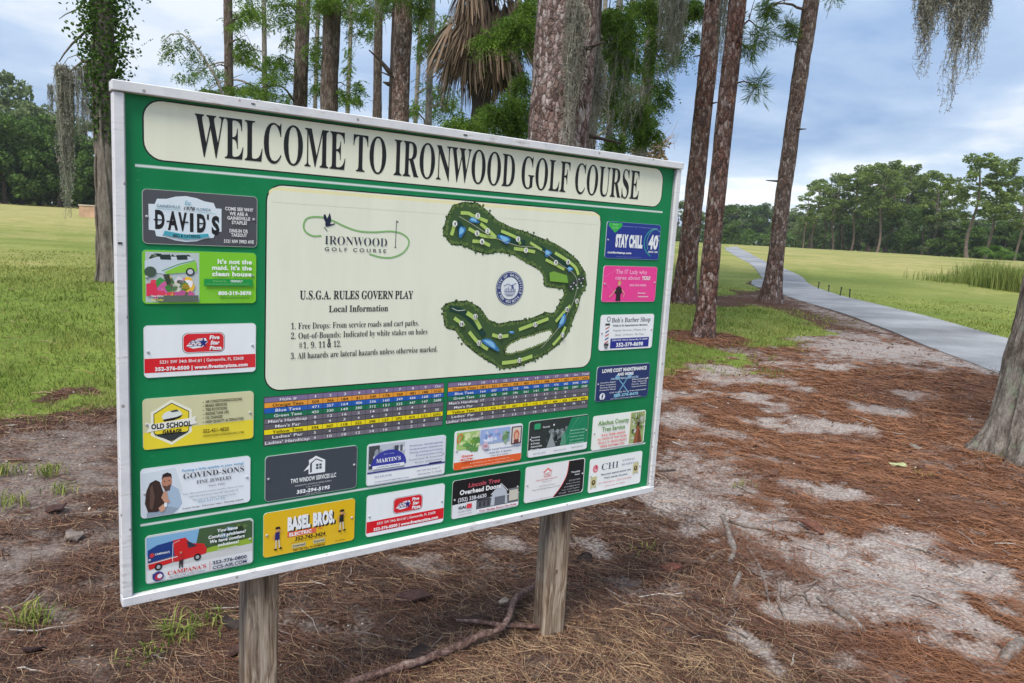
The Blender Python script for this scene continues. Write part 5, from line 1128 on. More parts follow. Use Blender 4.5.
def ad_old(p):
    p.poly([(.004, .66), (.35, .62), (1 - .004, .60), (.996, .93), (.99, .985), (.96, .997), (.04, .997), (.01, .985), (.004, .93)], lin(238, 216, 55))
    hx = lambda r, q: [(.245 + r * 1.0 * math.sin(i * math.pi / 3), .50 - r * 2.15 * math.cos(i * math.pi / 3) * q) for i in range(6)]
    p.poly(hx(.205, 1.02), lin(240, 238, 215)); p.poly(hx(.178, 1.02), K_); p.poly(hx(.170, 1.02), lin(238, 214, 50))
    p.poly([(.10, .73), (.39, .73), (.39, .71), (.245, .862), (.10, .71)], lin(55, 60, 62)); p.poly([(.105, .735), (.385, .735), (.245, .865)], lin(55, 60, 62))
    p.poly([(.16, .36), (.19, .29), (.25, .26), (.31, .27), (.335, .33), (.34, .38), (.29, .42), (.17, .43)], lin(225, 228, 222)); p.poly([(.17, .43), (.29, .40), (.34, .36), (.32, .42), (.26, .46), (.18, .47)], K_); p.poly([(.23, .27), (.29, .25), (.31, .29), (.25, .30)], lin(70, 75, 75))
    p.poly([(.035, .47), (.085, .50), (.42, .44), (.46, .41), (.45, .50), (.47, .56), (.42, .58), (.08, .64), (.03, .66), (.05, .57)], lin(238, 236, 225))
    p.text("OLD SCHOOL", .07, .50, .42, .60, K_, bold=.05); p.text("GARAGE", .165, .64, .33, .72, K_, bold=.04)
    for i, s_ in enumerate(("AIR CONDITIONING/COOLING", "BRAKE SERVICES", "TIRE ROTATIONS", "ENGINE TUNE UPS", "OIL CHANGES", "HIGH QUALITY ALTERNATIVES")):
        b = .17 + i * .082; p.ell(.525, b - .02, .005, .009, K_, 6); p.text(s_, .545, b - .055, .545 + .0142 * len(s_), b, lin(45, 44, 32), bold=.02)
    p.text("352-451-4820", .52, .70, .76, .775, lin(90, 80, 25), bold=.02); p.text("WWW.OLDSCHOOLGARAGEFL.COM", .52, .82, .90, .86, lin(80, 72, 25), bold=.01)
def ad_gov(p):
    rim(p, lin(215, 220, 225)); 
    p.poly([(.01, .1), (.30, .05), (.36, .5), (.32, .98), (.03, .98), (.01, .9)], lin(214, 222, 230)); p.poly([(.24, .35), (.33, .5), (.36, .8), (.33, .9), (.2, .8)], lin(170, 190, 212))
    p.poly([(.05, .9), (.12, .78), (.26, .84), (.33, .9), (.28, .985), (.05, .985)], lin(150, 165, 180))
    p.ell(.225, .33, .045, .15, lin(188, 132, 108)); p.poly([(.18, .27), (.19, .16), (.23, .13), (.265, .17), (.27, .27), (.255, .22), (.20, .22)], lin(50, 42, 40)); p.poly([(.19, .38), (.225, .41), (.262, .37), (.25, .50), (.21, .51)], lin(95, 70, 62))
    p.rect(.20, .295, .212, .31, K_); p.rect(.238, .29, .25, .305, K_)
    p.poly([(.05, .45), (.08, .30), (.13, .25), (.165, .30), (.18, .42), (.21, .62), (.22, .82), (.14, .90), (.06, .88), (.035, .70)], lin(62, 45, 42)); p.poly([(.08, .40), (.10, .33), (.12, .6), (.10, .85), (.075, .8)], lin(98, 74, 66))
    p.poly([(.175, .62), (.20, .50), (.225, .52), (.235, .66), (.25, .74), (.21, .76)], lin(200, 150, 125)); p.poly([(.15, .83), (.19, .76), (.22, .80), (.20, .9), (.17, .92)], lin(205, 155, 130)); p.rect(.20, .74, .225, .82, WH)
    p.text("Putting a little sparkle in your swing!", .36, .11, .93, .155, lin(70, 150, 190), bold=.015, slant=.1)
    p.text("GOVIND-SONS", .37, .20, .935, .31, lin(60, 62, 70), 'serif', -.004); p.text("FINE JEWELRY", .49, .37, .82, .44, lin(80, 82, 90), 'serif', -.002); p.text("Since 1982", .60, .50, .75, .53, lin(110, 112, 118), 'serif')
    for i, (a0, a1) in enumerate(((.36, .93), (.42, .88), (.45, .86))): p.text(("Your diamond and custom jewelry store in town", "5200 NW 43rd Street, Suite 405, Gainesville, FL", "Thornebrook Village Shopping Center")[i], a0, .60 + i * .075, a1, .635 + i * .075, lin(140, 148, 160))
    p.text("352.331.3133", .50, .80, .75, .835, lin(90, 160, 195)); p.text("Custom Design - Full-service repair - Financing available", .36, .90, .93, .93, K_, bold=.01)
def ad_camp(p):
    p.rect(.01, .03, .99, .97, lin(198, 205, 205)); p.poly([(.01, .04), (.5, .04), (.52, .40), (.01, .42)], lin(130, 178, 215))
    p.poly([(.48, .03), (.96, .03), (.99, .08), (.99, .45), (.5, .5), (.45, .35)], lin(70, 95, 62)); photo(p, .5, .04, .98, .42, [lin(58, 84, 52), lin(95, 120, 70), lin(45, 62, 42), lin(130, 160, 180)], 26, 9)
    p.poly([(.44, .52), (.6, .46), (.99, .42), (.99, .56), (.5, .63)], lin(148, 178, 58)); p.poly([(.01, .70), (.45, .58), (.99, .55), (.99, .97), (.01, .97)], lin(205, 206, 205)) ; p.rect(.01, .72, .99, .97, lin(222, 224, 226))
    RD = lin(205, 38, 42)
    p.poly([(.02, .30), (.10, .22), (.26, .18), (.27, .50), (.02, .56)], lin(32, 62, 128)); p.poly([(.24, .18), (.35, .16), (.40, .30), (.52, .36), (.55, .48), (.54, .58), (.26, .64)], RD)
    p.poly([(.36, .24), (.40, .28), (.46, .38), (.38, .40)], lin(50, 55, 70)); p.poly([(.02, .57), (.27, .52), (.27, .62), (.03, .70)], RD); p.line([(.02, .58), (.28, .53)], .006, WH); p.line([(.235, .62), (.24, .24), (.30, .20)], .004, WH)
    p.text("CAMPANA'S", .08, .38, .21, .42, WH, bold=.02); p.ell(.055, .41, .02, .05, lin(200, 60, 60), 10)
    for a in (.11, .46): p.ell(a, .67 if a < .2 else .62, .033, .075, K_); p.ell(a, .67 if a < .2 else .62, .017, .04, lin(170, 172, 178))
    p.poly([(.295, .50), (.32, .49), (.33, .62), (.325, .78), (.315, .78), (.31, .66), (.30, .78), (.29, .78)], lin(60, 45, 50)); p.poly([(.293, .50), (.325, .48), (.328, .60), (.295, .62)], lin(190, 40, 45)); p.ell(.309, .455, .011, .026, lin(190, 140, 115), 8)
    p.text("You have", .64, .10, .84, .165, WH, bold=.04, slant=.1); p.text("Comfort problems?", .56, .21, .92, .275, WH, bold=.04, slant=.1); p.text("We have comfort", .57, .31, .91, .375, WH, bold=.04, slant=.1); p.text("solutions!", .65, .41, .85, .475, WH, bold=.04, slant=.1)
    p.text("Financing available", .65, .52, .84, .55, WH)
    p.ell(.105, .86, .05, .10, lin(50, 60, 130)); p.ell(.11, .87, .035, .07, lin(190, 50, 70)); p.ell(.12, .86, .022, .045, lin(225, 228, 235)); p.poly([(.05, .80), (.09, .78), (.08, .86)], lin(50, 60, 130))
    p.text("CAMPANA'S", .19, .80, .54, .88, RD, 'serif', .002); p.text("HEATING & AIR CONDITIONING", .20, .915, .53, .945, lin(90, 90, 110)); p.rect(.572, .76, .576, .95, RD)
    p.text("352-776-0800", .60, .77, .93, .84, lin(40, 48, 90), bold=.03); p.text("CCS-AIR.COM", .60, .88, .93, .945, lin(40, 48, 90), bold=.03)
def ad_tw(p):
    rim(p, lin(195, 205, 205))
    p.poly([(.40, .44), (.46, .30), (.455, .20), (.50, .16), (.53, .12), (.635, .24), (.635, .52), (.455, .52), (.455, .40)], WH)
    p.poly([(.47, .28), (.535, .18), (.61, .26), (.60, .275), (.535, .205), (.49, .28), (.49, .48), (.47, .49)], lin(70, 76, 86))
    for (a, b) in ((.535, .31), (.57, .31), (.535, .375), (.57, .375)): p.rect(a, b, a + .026, b + .05, lin(70, 76, 86))
    p.text("TW2 WINDOW SERVICES LLC", .265, .57, .76, .665, WH, bold=.03); p.text("WINDOWS, DOORS & MORE SUPPLY", .31, .725, .71, .755, lin(215, 218, 222)); p.text("CALL TODAY!", .43, .785, .58, .81, lin(215, 218, 222))
    p.text("352-294-5195", .33, .84, .69, .92, WH, bold=.05, slant=.1); p.text("FREE ESTIMATES", .43, .95, .59, .972, lin(215, 218, 222))
def ad_mart(p):
    p.rect(.01, .04, .99, .70, lin(190, 195, 205)); p.rect(.02, .05, .15, .60, lin(75, 78, 82)); photo(p, .05, .05, .5, .6, [lin(175, 180, 192), lin(210, 214, 222), lin(150, 155, 165)], 18, 5)
    p.rect(.33, .1, .38, .25, lin(70, 75, 85)); p.rect(.40, .1, .43, .25, lin(90, 95, 105)); p.rect(.46, .04, .99, .68, lin(222, 225, 234)); p.rect(.01, .72, .99, .97, WH); p.rect(.005, .665, .995, .70, lin(58, 58, 135)); p.rect(.78, .64, .95, .68, lin(40, 44, 95))
    BL = lin(55, 62, 160)
    p.ell(.265, .52, .215, .34, BL, 20, math.pi, 2 * math.pi); p.rect(.05, .49, .48, .56, BL); p.rect(.065, .53, .455, .61, WH)
    p.text("MARTIN'S", .11, .37, .41, .46, WH, 'serif', .004); p.text("EST 1978", .20, .26, .32, .29, lin(180, 185, 225)); p.text("LANDSCAPING", .12, .55, .40, .585, BL)
    for i, s_ in enumerate(("Premier landscaping", "Serving the greater Gainesville area", "Mowing, mulching and trimming", "Commercial", "Licensed & Insured", "Free estimates")):
        p.text(s_, .52 + .08 * (i in (3, 5)), .14 + i * .085, .95, .175 + i * .085, lin(75, 80, 150) if i < 4 else lin(110, 115, 130))
    p.text("352-555-0100", .09, .77, .30, .81, lin(110, 115, 160)); p.text("www.martinsgardens.net", .09, .89, .52, .925, lin(110, 115, 160)); p.text("2441 NW 43rd Street 17", .62, .78, .93, .815, lin(90, 95, 130)); p.text("Gainesville, FL 32606", .64, .87, .95, .905, lin(90, 95, 130))
def ad_basel(p):
    rim(p, lin(225, 205, 90)); 
    p.text("BASEL BROS.", .262, .21, .782, .50, K_, bold=.09); p.text("BASEL BROS.", .25, .18, .765, .47, WH, bold=.07)
    p.rect(.25, .52, .56, .64, lin(225, 105, 75)); p.text("ELECTRIC", .27, .545, .51, .62, WH, bold=.04); p.text("LLC", .58, .52, .63, .57, lin(225, 105, 75), bold=.03)
    p.text("352-745-3424", .33, .66, .66, .745, K_, bold=.02, slant=.15); p.line([(.29, .78), (.68, .76)], .003, lin(110, 90, 40))
    p.rect(.30, .81, .45, .91, lin(205, 195, 140)); p.rect(.53, .80, .66, .90, lin(205, 195, 140)); p.text("Licensed", .31, .83, .44, .88, lin(60, 60, 110), bold=.02); p.text("Insured", .54, .82, .65, .87, lin(60, 60, 110), bold=.02)
    p.text("TEXT OR CALL TO SCHEDULE", .31, .935, .66, .975, K_, bold=.03); p.text("EC13008762", .78, .92, .89, .945, K_)
    # two small printed workmen
    for a, b, sh in ((.145, .42, lin(45, 45, 105)), (.845, .28, lin(35, 35, 35))):
        p.ell(a, b, .018, .045, lin(205, 150, 115), 10); p.poly([(a - .025, b - .02), (a - .018, b - .07), (a + .02, b - .075), (a + .03, b - .02)], K_)
        p.poly([(a - .028, b + .05), (a + .022, b + .045), (a + .02, b + .22), (a - .026, b + .23)], sh); p.line([(a - .024, b + .07), (a - .045, b + .15), (a - .03, b + .22)], .009, lin(205, 150, 115)); p.line([(a + .02, b + .07), (a + .045, b + .02)], .009, lin(205, 150, 115))
        p.line([(a - .015, b + .22), (a - .018, b + .42)], .013, lin(210, 205, 190)); p.line([(a + .012, b + .22), (a + .022, b + .41)], .013, lin(210, 205, 190)); p.ell(a - .022, b + .43, .017, .022, K_, 8); p.ell(a + .032, b + .42, .017, .022, K_, 8)
def ad_orange(p):
    rim(p); p.rect(.005, .80, .995, .96, lin(235, 98, 40)); p.rrect(.005, .82, .995, .996, .03, .07, lin(235, 98, 40))
    p.rect(.03, .04, .35, .5, lin(168, 200, 120)); photo(p, .03, .04, .40, .62, [lin(120, 170, 70), lin(170, 205, 120), lin(215, 225, 170), lin(95, 150, 80)], 34, 12)
    p.rect(.36, .04, .80, .42, lin(158, 180, 222)); photo(p, .36, .03, .80, .45, [lin(150, 175, 225), lin(215, 222, 240), lin(190, 180, 220), lin(130, 160, 210)], 20, 13)
    p.line(spl([(.04, .30), (.04, .14), (.10, .08), (.09, .2), (.05, .3)], 4), .012, lin(230, 105, 50)); photo(p, .66, .1, .80, .5, [lin(110, 150, 105), lin(150, 185, 150)], 10, 15); photo(p, .38, .3, .5, .6, [lin(205, 150, 165), lin(225, 200, 215)], 8, 16)
    p.rect(.82, .05, .975, .52, lin(70, 55, 75)); p.rect(.835, .08, .96, .49, lin(225, 205, 190)); p.ell(.897, .29, .045, .14, lin(200, 110, 80)); p.ell(.897, .31, .028, .10, lin(225, 170, 145)); p.rect(.86, .40, .935, .49, lin(120, 60, 60))
    p.text("Your Local Insurance Team", .42, .555, .97, .60, lin(60, 80, 150), bold=.02); p.text("Call for a quote", .50, .65, .83, .69, lin(60, 80, 150), bold=.02); p.text("352-332-0000", .53, .735, .78, .765, lin(120, 80, 110))
    p.text("State", .10, .62, .26, .68, lin(215, 60, 50), bold=.03, slant=.2); p.ell(.17, .74, .09, .03, lin(225, 90, 70)); p.text("Office", .12, .715, .22, .76, WH, bold=.02)
    p.text("4150 Newberry Road, Gainesville FL", .22, .845, .80, .875, lin(250, 220, 200)); p.text("www.insuranceoffice.com", .10, .92, .88, .955, lin(250, 220, 200))
def ad_green(p):
    rim(p); p.rect(.01, .03, .99, .80, lin(48, 55, 55)); photo(p, .25, .2, .68, .78, [lin(120, 130, 132), lin(80, 88, 90), lin(150, 158, 160), lin(40, 46, 48)], 40, 22)
    GN = lin(22, 130, 90)
    p.poly([(.70, .03), (.99, .03), (.99, .80), (.52, .80), (.56, .62)], GN); p.line([(.60, .78), (.74, .25), (.82, .03)], .005, lin(110, 190, 150)); p.line([(.68, .6), (.84, .2), (.93, .03)], .004, lin(60, 165, 120))
    p.poly([(.34, .55), (.37, .35), (.40, .55), (.45, .78), (.30, .78)], lin(150, 158, 160)); p.poly([(.55, .5), (.58, .38), (.61, .5), (.62, .78), (.52, .78)], lin(90, 150, 125))
    p.rect(.005, .79, .995, .96, WH); p.rrect(.005, .80, .995, .99, .03, .08, WH); p.rrect(.08, .08, .18, .24, .02, .03, lin(40, 160, 110)); p.text("Stay Local", .22, .17, .33, .22, WH, bold=.02); p.ell(.40, .17, .012, .03, WH, 8)
    for i, s_ in enumerate(("Property", "Services", "& Design", "Gainesville", "Florida")): p.text(s_, .04, .42 + i * .085, .18 + .04 * (i == 3), .465 + i * .085, WH, bold=.015)
    for i, s_ in enumerate(("Residential", "Commercial care", "Irrigation repair", "Lawn treatment", "Free estimates")): p.text(s_, .68, .37 + i * .09, .93, .41 + i * .09, lin(170, 225, 200), bold=.01)
    p.text("352-555-1234", .08, .88, .28, .92, lin(110, 120, 120)); p.text("stayservices.com", .42, .87, .62, .91, lin(110, 120, 120)); p.text("Gainesville, FL", .72, .86, .92, .90, lin(110, 120, 120))
def ad_tree(p):
    p.rect(.705, .03, .985, .97, lin(165, 178, 120)); photo(p, .71, .02, .985, .98, [lin(115, 140, 70), lin(205, 210, 185), lin(140, 160, 95), lin(85, 100, 60), lin(220, 225, 215)], 34, 31)
    p.poly([(.79, .97), (.81, .75), (.84, .45), (.87, .30), (.885, .45), (.93, .75), (.965, .97)], lin(150, 90, 60)); p.poly([(.87, .97), (.875, .5), (.90, .6), (.94, .97)], lin(110, 68, 48))
    for t in np.linspace(-2.9, -.25, 9): p.line([(.865, .42), (.865 + .13 * math.cos(t), .40 + .36 * math.sin(t))], .006, lin(80, 62, 45))
    p.ell(.865, .40, .02, .06, lin(60, 48, 38), 8); p.rect(.695, .02, .702, .98, lin(235, 190, 160))
    p.text("Alachua County", .09, .15, .67, .28, lin(100, 150, 70), 'sans', .02); p.text("Tree Service", .17, .34, .60, .47, lin(100, 150, 70), 'sans', .02)
    for i, s_ in enumerate(("352-538-0000", "ALL KINDS OF TREE WORK", "FULLY INSURED", "FREE ESTIMATES")): p.text(s_, .10 + .06 * (i in (0, 3)) + .02 * (i == 2), .55 + i * .11, .65 - .04 * (i in (0, 3)), .61 + i * .11, lin(230, 110, 115), bold=.02)
def ad_over(p):
    p.rect(.005, .60, .995, .97, lin(225, 226, 230)); p.rrect(.005, .62, .995, .996, .03, .07, lin(228, 229, 232))
    p.poly([(.005, .63), (.45, .60), (.95, .50), (.995, .50), (.995, .10), (.005, .10)], K_); p.rect(.35, .62, .99, .86, lin(95, 98, 104))
    p.poly([(.56, .84), (.58, .52), (.71, .30), (.80, .50), (.82, .84)], lin(190, 196, 205)); p.rect(.62, .62, .78, .84, lin(105, 110, 120)); p.line([(.56, .54), (.71, .28), (.82, .50)], .008, WH); p.rect(.84, .50, .98, .80, lin(205, 200, 185)); p.rect(.83, .46, .99, .51, lin(120, 122, 126)); p.rect(.36, .60, .55, .65, lin(60, 62, 66))
    for a in (.39, .45, .51): p.rect(a, .67, a + .03, .8, lin(60, 62, 70))
    p.poly([(.36, .88), (.99, .82), (.99, .93), (.36, .99)], WH) if False else p.rect(.36, .86, .985, .96, WH)
    p.text("Lincoln Tree", .22, .12, .68, .23, lin(205, 90, 105), slant=.15, bold=.02); p.text("Overhead Doors", .10, .27, .70, .39, lin(240, 240, 240), bold=.04); p.text("(352) 338-6630", .08, .47, .49, .57, lin(215, 215, 220), bold=.03)
    p.text("GAI", .09, .69, .20, .76, K_, bold=.04); p.rect(.21, .66, .28, .78, lin(225, 60, 75)); p.text("Garage Assoc.", .09, .82, .28, .85, lin(90, 90, 95)); p.text("serving since 2004", .09, .90, .28, .925, lin(150, 90, 95)); p.text("Your Garage Doors Our Pride", .39, .89, .96, .935, lin(195, 60, 75), bold=.03)
def ad_wb(p):
    rim(p); p.poly([(.72, .02), (.96, .02), (.985, .05), (.99, .9), (.96, .985), (.48, .985), (.60, .72), (.69, .42)], K_); p.line(spl([(.715, .02), (.69, .40), (.60, .72), (.475, .98)], 6), .009, lin(225, 60, 65))
    p.poly([(.28, .22), (.36, .10), (.44, .22), (.42, .22), (.42, .36), (.30, .36), (.30, .22)], lin(228, 130, 125)); p.poly([(.31, .24), (.36, .16), (.41, .24), (.41, .34), (.31, .34)], WH); p.text("HG", .325, .24, .395, .33, lin(200, 100, 100), bold=.03)
    p.text("THE HOME GROUP", .17, .40, .53, .44, lin(215, 145, 140), 'serif'); p.text("REALTY", .28, .47, .44, .50, lin(190, 160, 160)); p.text("6210 NW 23rd Avenue", .23, .58, .50, .61, lin(130, 130, 135)); p.text("Office 352-505-0000 Gainesville, Florida", .12, .66, .58, .69, lin(110, 110, 115)); p.text("www.homesgroup.com", .10, .93, .45, .955, lin(130, 130, 135))
    p.text("Timothy", .76, .33, .92, .38, WH, bold=.02); p.text("Reed", .83, .42, .91, .46, WH, bold=.02)
    for i, s_ in enumerate(("352-665-0000", "Broker Associate", "timreed@group.com", "Your Local Realtor", "Call Today")): p.text(s_, .73 - .04 * i, .57 + i * .08, .93, .605 + i * .08, lin(200, 200, 205))
def ad_chi(p):
    rim(p, lin(215, 220, 220)); p.ell(.11, .30, .05, .12, lin(225, 120, 135), 14); p.ell(.115, .30, .03, .075, lin(238, 180, 185), 12); p.ell(.12, .27, .02, .05, lin(200, 60, 85), 10)
    p.text("CHI", .22, .19, .54, .38, lin(95, 98, 118), 'serif', -.006); p.text("ANIMAL", .60, .16, .86, .22, lin(150, 155, 175), 'serif', -.002); p.text("HOSPITAL", .60, .29, .94, .35, lin(150, 155, 175), 'serif', -.002)
    p.text("Not your typical animal visit", .22, .48, .79, .535, lin(60, 65, 110), bold=.015); p.text("That's exactly the point", .28, .60, .73, .65, lin(60, 65, 110), bold=.015)
    p.text("2711 NW 6th St - (352) 374-4545", .17, .735, .81, .78, lin(225, 120, 130)); p.text("Gainesville, FL 32609", .30, .855, .69, .89, lin(225, 120, 130))
    for a, b in ((.085, .70), (.88, .50)): p.poly([(a - .055, b - .16), (a + .055, b - .18), (a + .05, b + .17), (a, b + .12), (a - .05, b + .19)], lin(205, 198, 150)); p.ell(a, b, .035, .08, lin(72, 58, 38), 10); p.ell(a, b - .01, .018, .04, lin(175, 155, 105), 8)
def ad_chill(p):
    rim(p, lin(150, 175, 195)); p.poly([(.03, .03), (.27, .03), (.27, .12), (.15, .30), (.03, .12)], lin(45, 180, 70)); p.text("FREE", .10, .06, .20, .10, lin(170, 230, 170)); p.text("QUOTES", .09, .15, .20, .19, lin(170, 230, 170))
    p.text("STAY CHILL", .17, .33, .67, .66, WH, bold=.07)
    p.line(spl([(.92, .12), (.80, .18), (.72, .35), (.70, .55), (.74, .75), (.84, .90)], 6), .018, lin(40, 150, 160)); p.line(spl([(.99, .20), (.88, .13), (.79, .28), (.75, .50), (.78, .72)], 6), .006, lin(120, 200, 175))
    p.text("40", .78, .30, .96, .68, WH, bold=.05, slant=.05); p.text("YEARS", .95, .30, .99, .33, WH, bold=.02); p.text("SINCE 1984", .79, .75, .97, .80, WH, bold=.03); p.text("Gainesville's Air Conditioning experts", .28, .09, .94, .12, lin(150, 165, 215)); p.text("comforttemp.com", .04, .80, .47, .86, WH, bold=.04); p.text("Heating, Cooling, Plumbing and Electrical", .20, .93, .66, .955, lin(130, 145, 205))
def ad_pink(p):
    rim(p, lin(240, 170, 205))
    for t in ((.03, .30, .3, .05), (.05, .45, .22, .75)): p.line([(t[0], t[1]), (t[2], t[3])], .004, lin(250, 130, 190))
    p.text("The IT Lady who", .22, .10, .80, .215, lin(255, 190, 225), bold=.01); p.text("cares about", .22, .27, .68, .375, lin(255, 190, 225), bold=.01); p.text("YOU!", .71, .27, .87, .375, WH, bold=.04); p.text("352-562-0000", .49, .50, .80, .56, lin(255, 200, 230), bold=.02)
    p.text("Remote", .66, .73, .80, .77, WH, bold=.02); p.text("Assistance", .66, .83, .86, .87, WH, bold=.02)
    p.poly([(.25, .97), (.255, .80), (.22, .72), (.25, .60), (.29, .56), (.34, .60), (.36, .72), (.33, .80), (.34, .97)], lin(45, 30, 42)); p.ell(.295, .49, .024, .06, lin(228, 178, 150), 10); p.poly([(.27, .50), (.275, .42), (.30, .40), (.325, .43), (.33, .54), (.31, .46)], lin(205, 165, 95)); p.line([(.24, .66), (.17, .80), (.13, .86)], .012, lin(228, 178, 150)); p.line([(.35, .66), (.40, .76), (.39, .86)], .012, lin(228, 178, 150))
def ad_barb(p):
    p.text("Bob's Barber Shop", .20, .09, .93, .22, lin(70, 72, 85), 'serif', .004); p.text("Walk in & Appointment Barbers", .22, .28, .88, .335, lin(50, 52, 60), bold=.03); p.text("Popular Haircuts - Military Cut", .24, .42, .86, .47, lin(110, 112, 120)); p.text("Shave - Children's - Flat Tops", .28, .55, .82, .60, lin(110, 112, 120))
    BL = lin(35, 45, 140); p.rect(.20, .67, .93, .95, BL); p.text("3454 NW 13th St Gainesville, FL 32609", .23, .70, .90, .745, WH, bold=.02); p.text("352-379-8698", .31, .80, .82, .91, WH, bold=.04)
    p.ell(.14, .12, .035, .075, lin(120, 122, 130), 10); p.ell(.14, .12, .022, .05, WH, 10); p.rect(.085, .24, .165, .30, lin(55, 55, 60)); p.rect(.095, .30, .155, .80, WH)
    for i in range(5): b = .32 + i * .10; p.poly([(.095, b + .06), (.155, b), (.155, b + .035), (.095, b + .095)], lin(200, 60, 70) if i % 2 == 0 else lin(50, 60, 130))
    p.rect(.085, .80, .165, .87, lin(55, 55, 60)); p.ell(.125, .90, .03, .05, lin(120, 122, 130), 10)
def ad_lowe(p):
    rim(p, lin(120, 140, 180)); BL = lin(110, 170, 200)
    p.line([(.40, .86), (.50, .58), (.60, .32)], .016, BL); p.line([(.38, .35), (.50, .58), (.62, .84)], .016, BL); p.ell(.615, .30, .045, .07, BL, 12); p.ell(.38, .34, .04, .07, BL, 12); p.poly([(.35, .84), (.46, .80), (.44, .92), (.36, .95)], BL)
    p.text("LOWE COST MAINTENANCE", .09, .08, .93, .18, WH, bold=.05); p.text("AND MORE", .37, .22, .68, .30, WH, bold=.05); p.text("HANDYMAN SERVICES", .26, .35, .78, .41, lin(170, 200, 225), bold=.03)
    for i, s_ in enumerate(("Carpentry Repairs", "Door Installation", "Painting, Drywall", "Pressure Wash")): p.text(s_, .07, .45 + i * .07, .36, .485 + i * .07, WH, bold=.01)
    for i, s_ in enumerate(("Plumbing", "Tile, Flooring", "Fences, Decks", "Gutters and more")): p.text(s_, .66, .43 + i * .07, .95, .465 + i * .07, WH, bold=.01)
    p.text("Call today for a free estimate!", .25, .755, .95, .79, WH, bold=.01); p.text("352-275-8475", .33, .83, .80, .91, lin(150, 205, 225), bold=.04); p.text("lowecostmaintenance@mail.com", .28, .945, .85, .97, WH)
    p.ell(.12, .86, .05, .10, WH, 18); p.text("f", .105, .79, .14, .95, lin(40, 52, 100), bold=.05)
PL = [(.065, .258, lin(80, 80, 86), ad_david, 'dark grey plate with a pale scalloped badge'), (.063, .416, lin(125, 200, 45), ad_maid, 'lime green plate with a van photograph'),
      (.064, .616, WH, ad_five, 'white and red plate in the left column'), (.059, .815, lin(212, 208, 165), ad_old, 'tan and yellow plate with a hexagon badge'),
      (.051, 1.009, lin(232, 237, 244), ad_gov, 'pale plate with an embracing couple'), (.061, 1.203, lin(205, 210, 212), ad_camp, 'plate with a red and blue van photograph'),
      (.389, 1.018, lin(66, 72, 82), ad_tw, 'slate grey plate with a white house outline'), (.718, 1.021, lin(225, 228, 238), ad_mart, 'white plate with a blue arched badge'),
      (.386, 1.195, lin(228, 184, 28), ad_basel, 'mustard yellow plate with two workmen'), (.722, 1.196, WH, ad_five, 'white and red plate in the bottom row'),
      (1.047, 1.014, WH, ad_orange, 'plate with a garden photograph and an orange band'), (1.371, 1.011, lin(48, 55, 55), ad_green, 'dark grey and green plate'),
      (1.691, 1.023, lin(240, 242, 235), ad_tree, 'white plate with a tree photograph'), (1.049, 1.194, K_, ad_over, 'black plate with a garage photograph'),
      (1.369, 1.189, lin(238, 236, 236), ad_wb, 'white and black plate with a red curve'), (1.691, 1.201, lin(240, 242, 240), ad_chi, 'white plate with a pink animal badge'),
      (1.686, .253, lin(32, 52, 140), ad_chill, 'deep blue plate with white lettering'), (1.686, .423, lin(240, 62, 150), ad_pink, 'bright pink plate'),
      (1.691, .616, lin(240, 241, 243), ad_barb, 'white plate with a striped pole'), (1.692, .822, lin(38, 54, 105), ad_lowe, 'navy plate with crossed tools')]
for (u_, v_, c_, fn_, lb_) in PL: plate(u_, v_, c_, fn_, lb_)
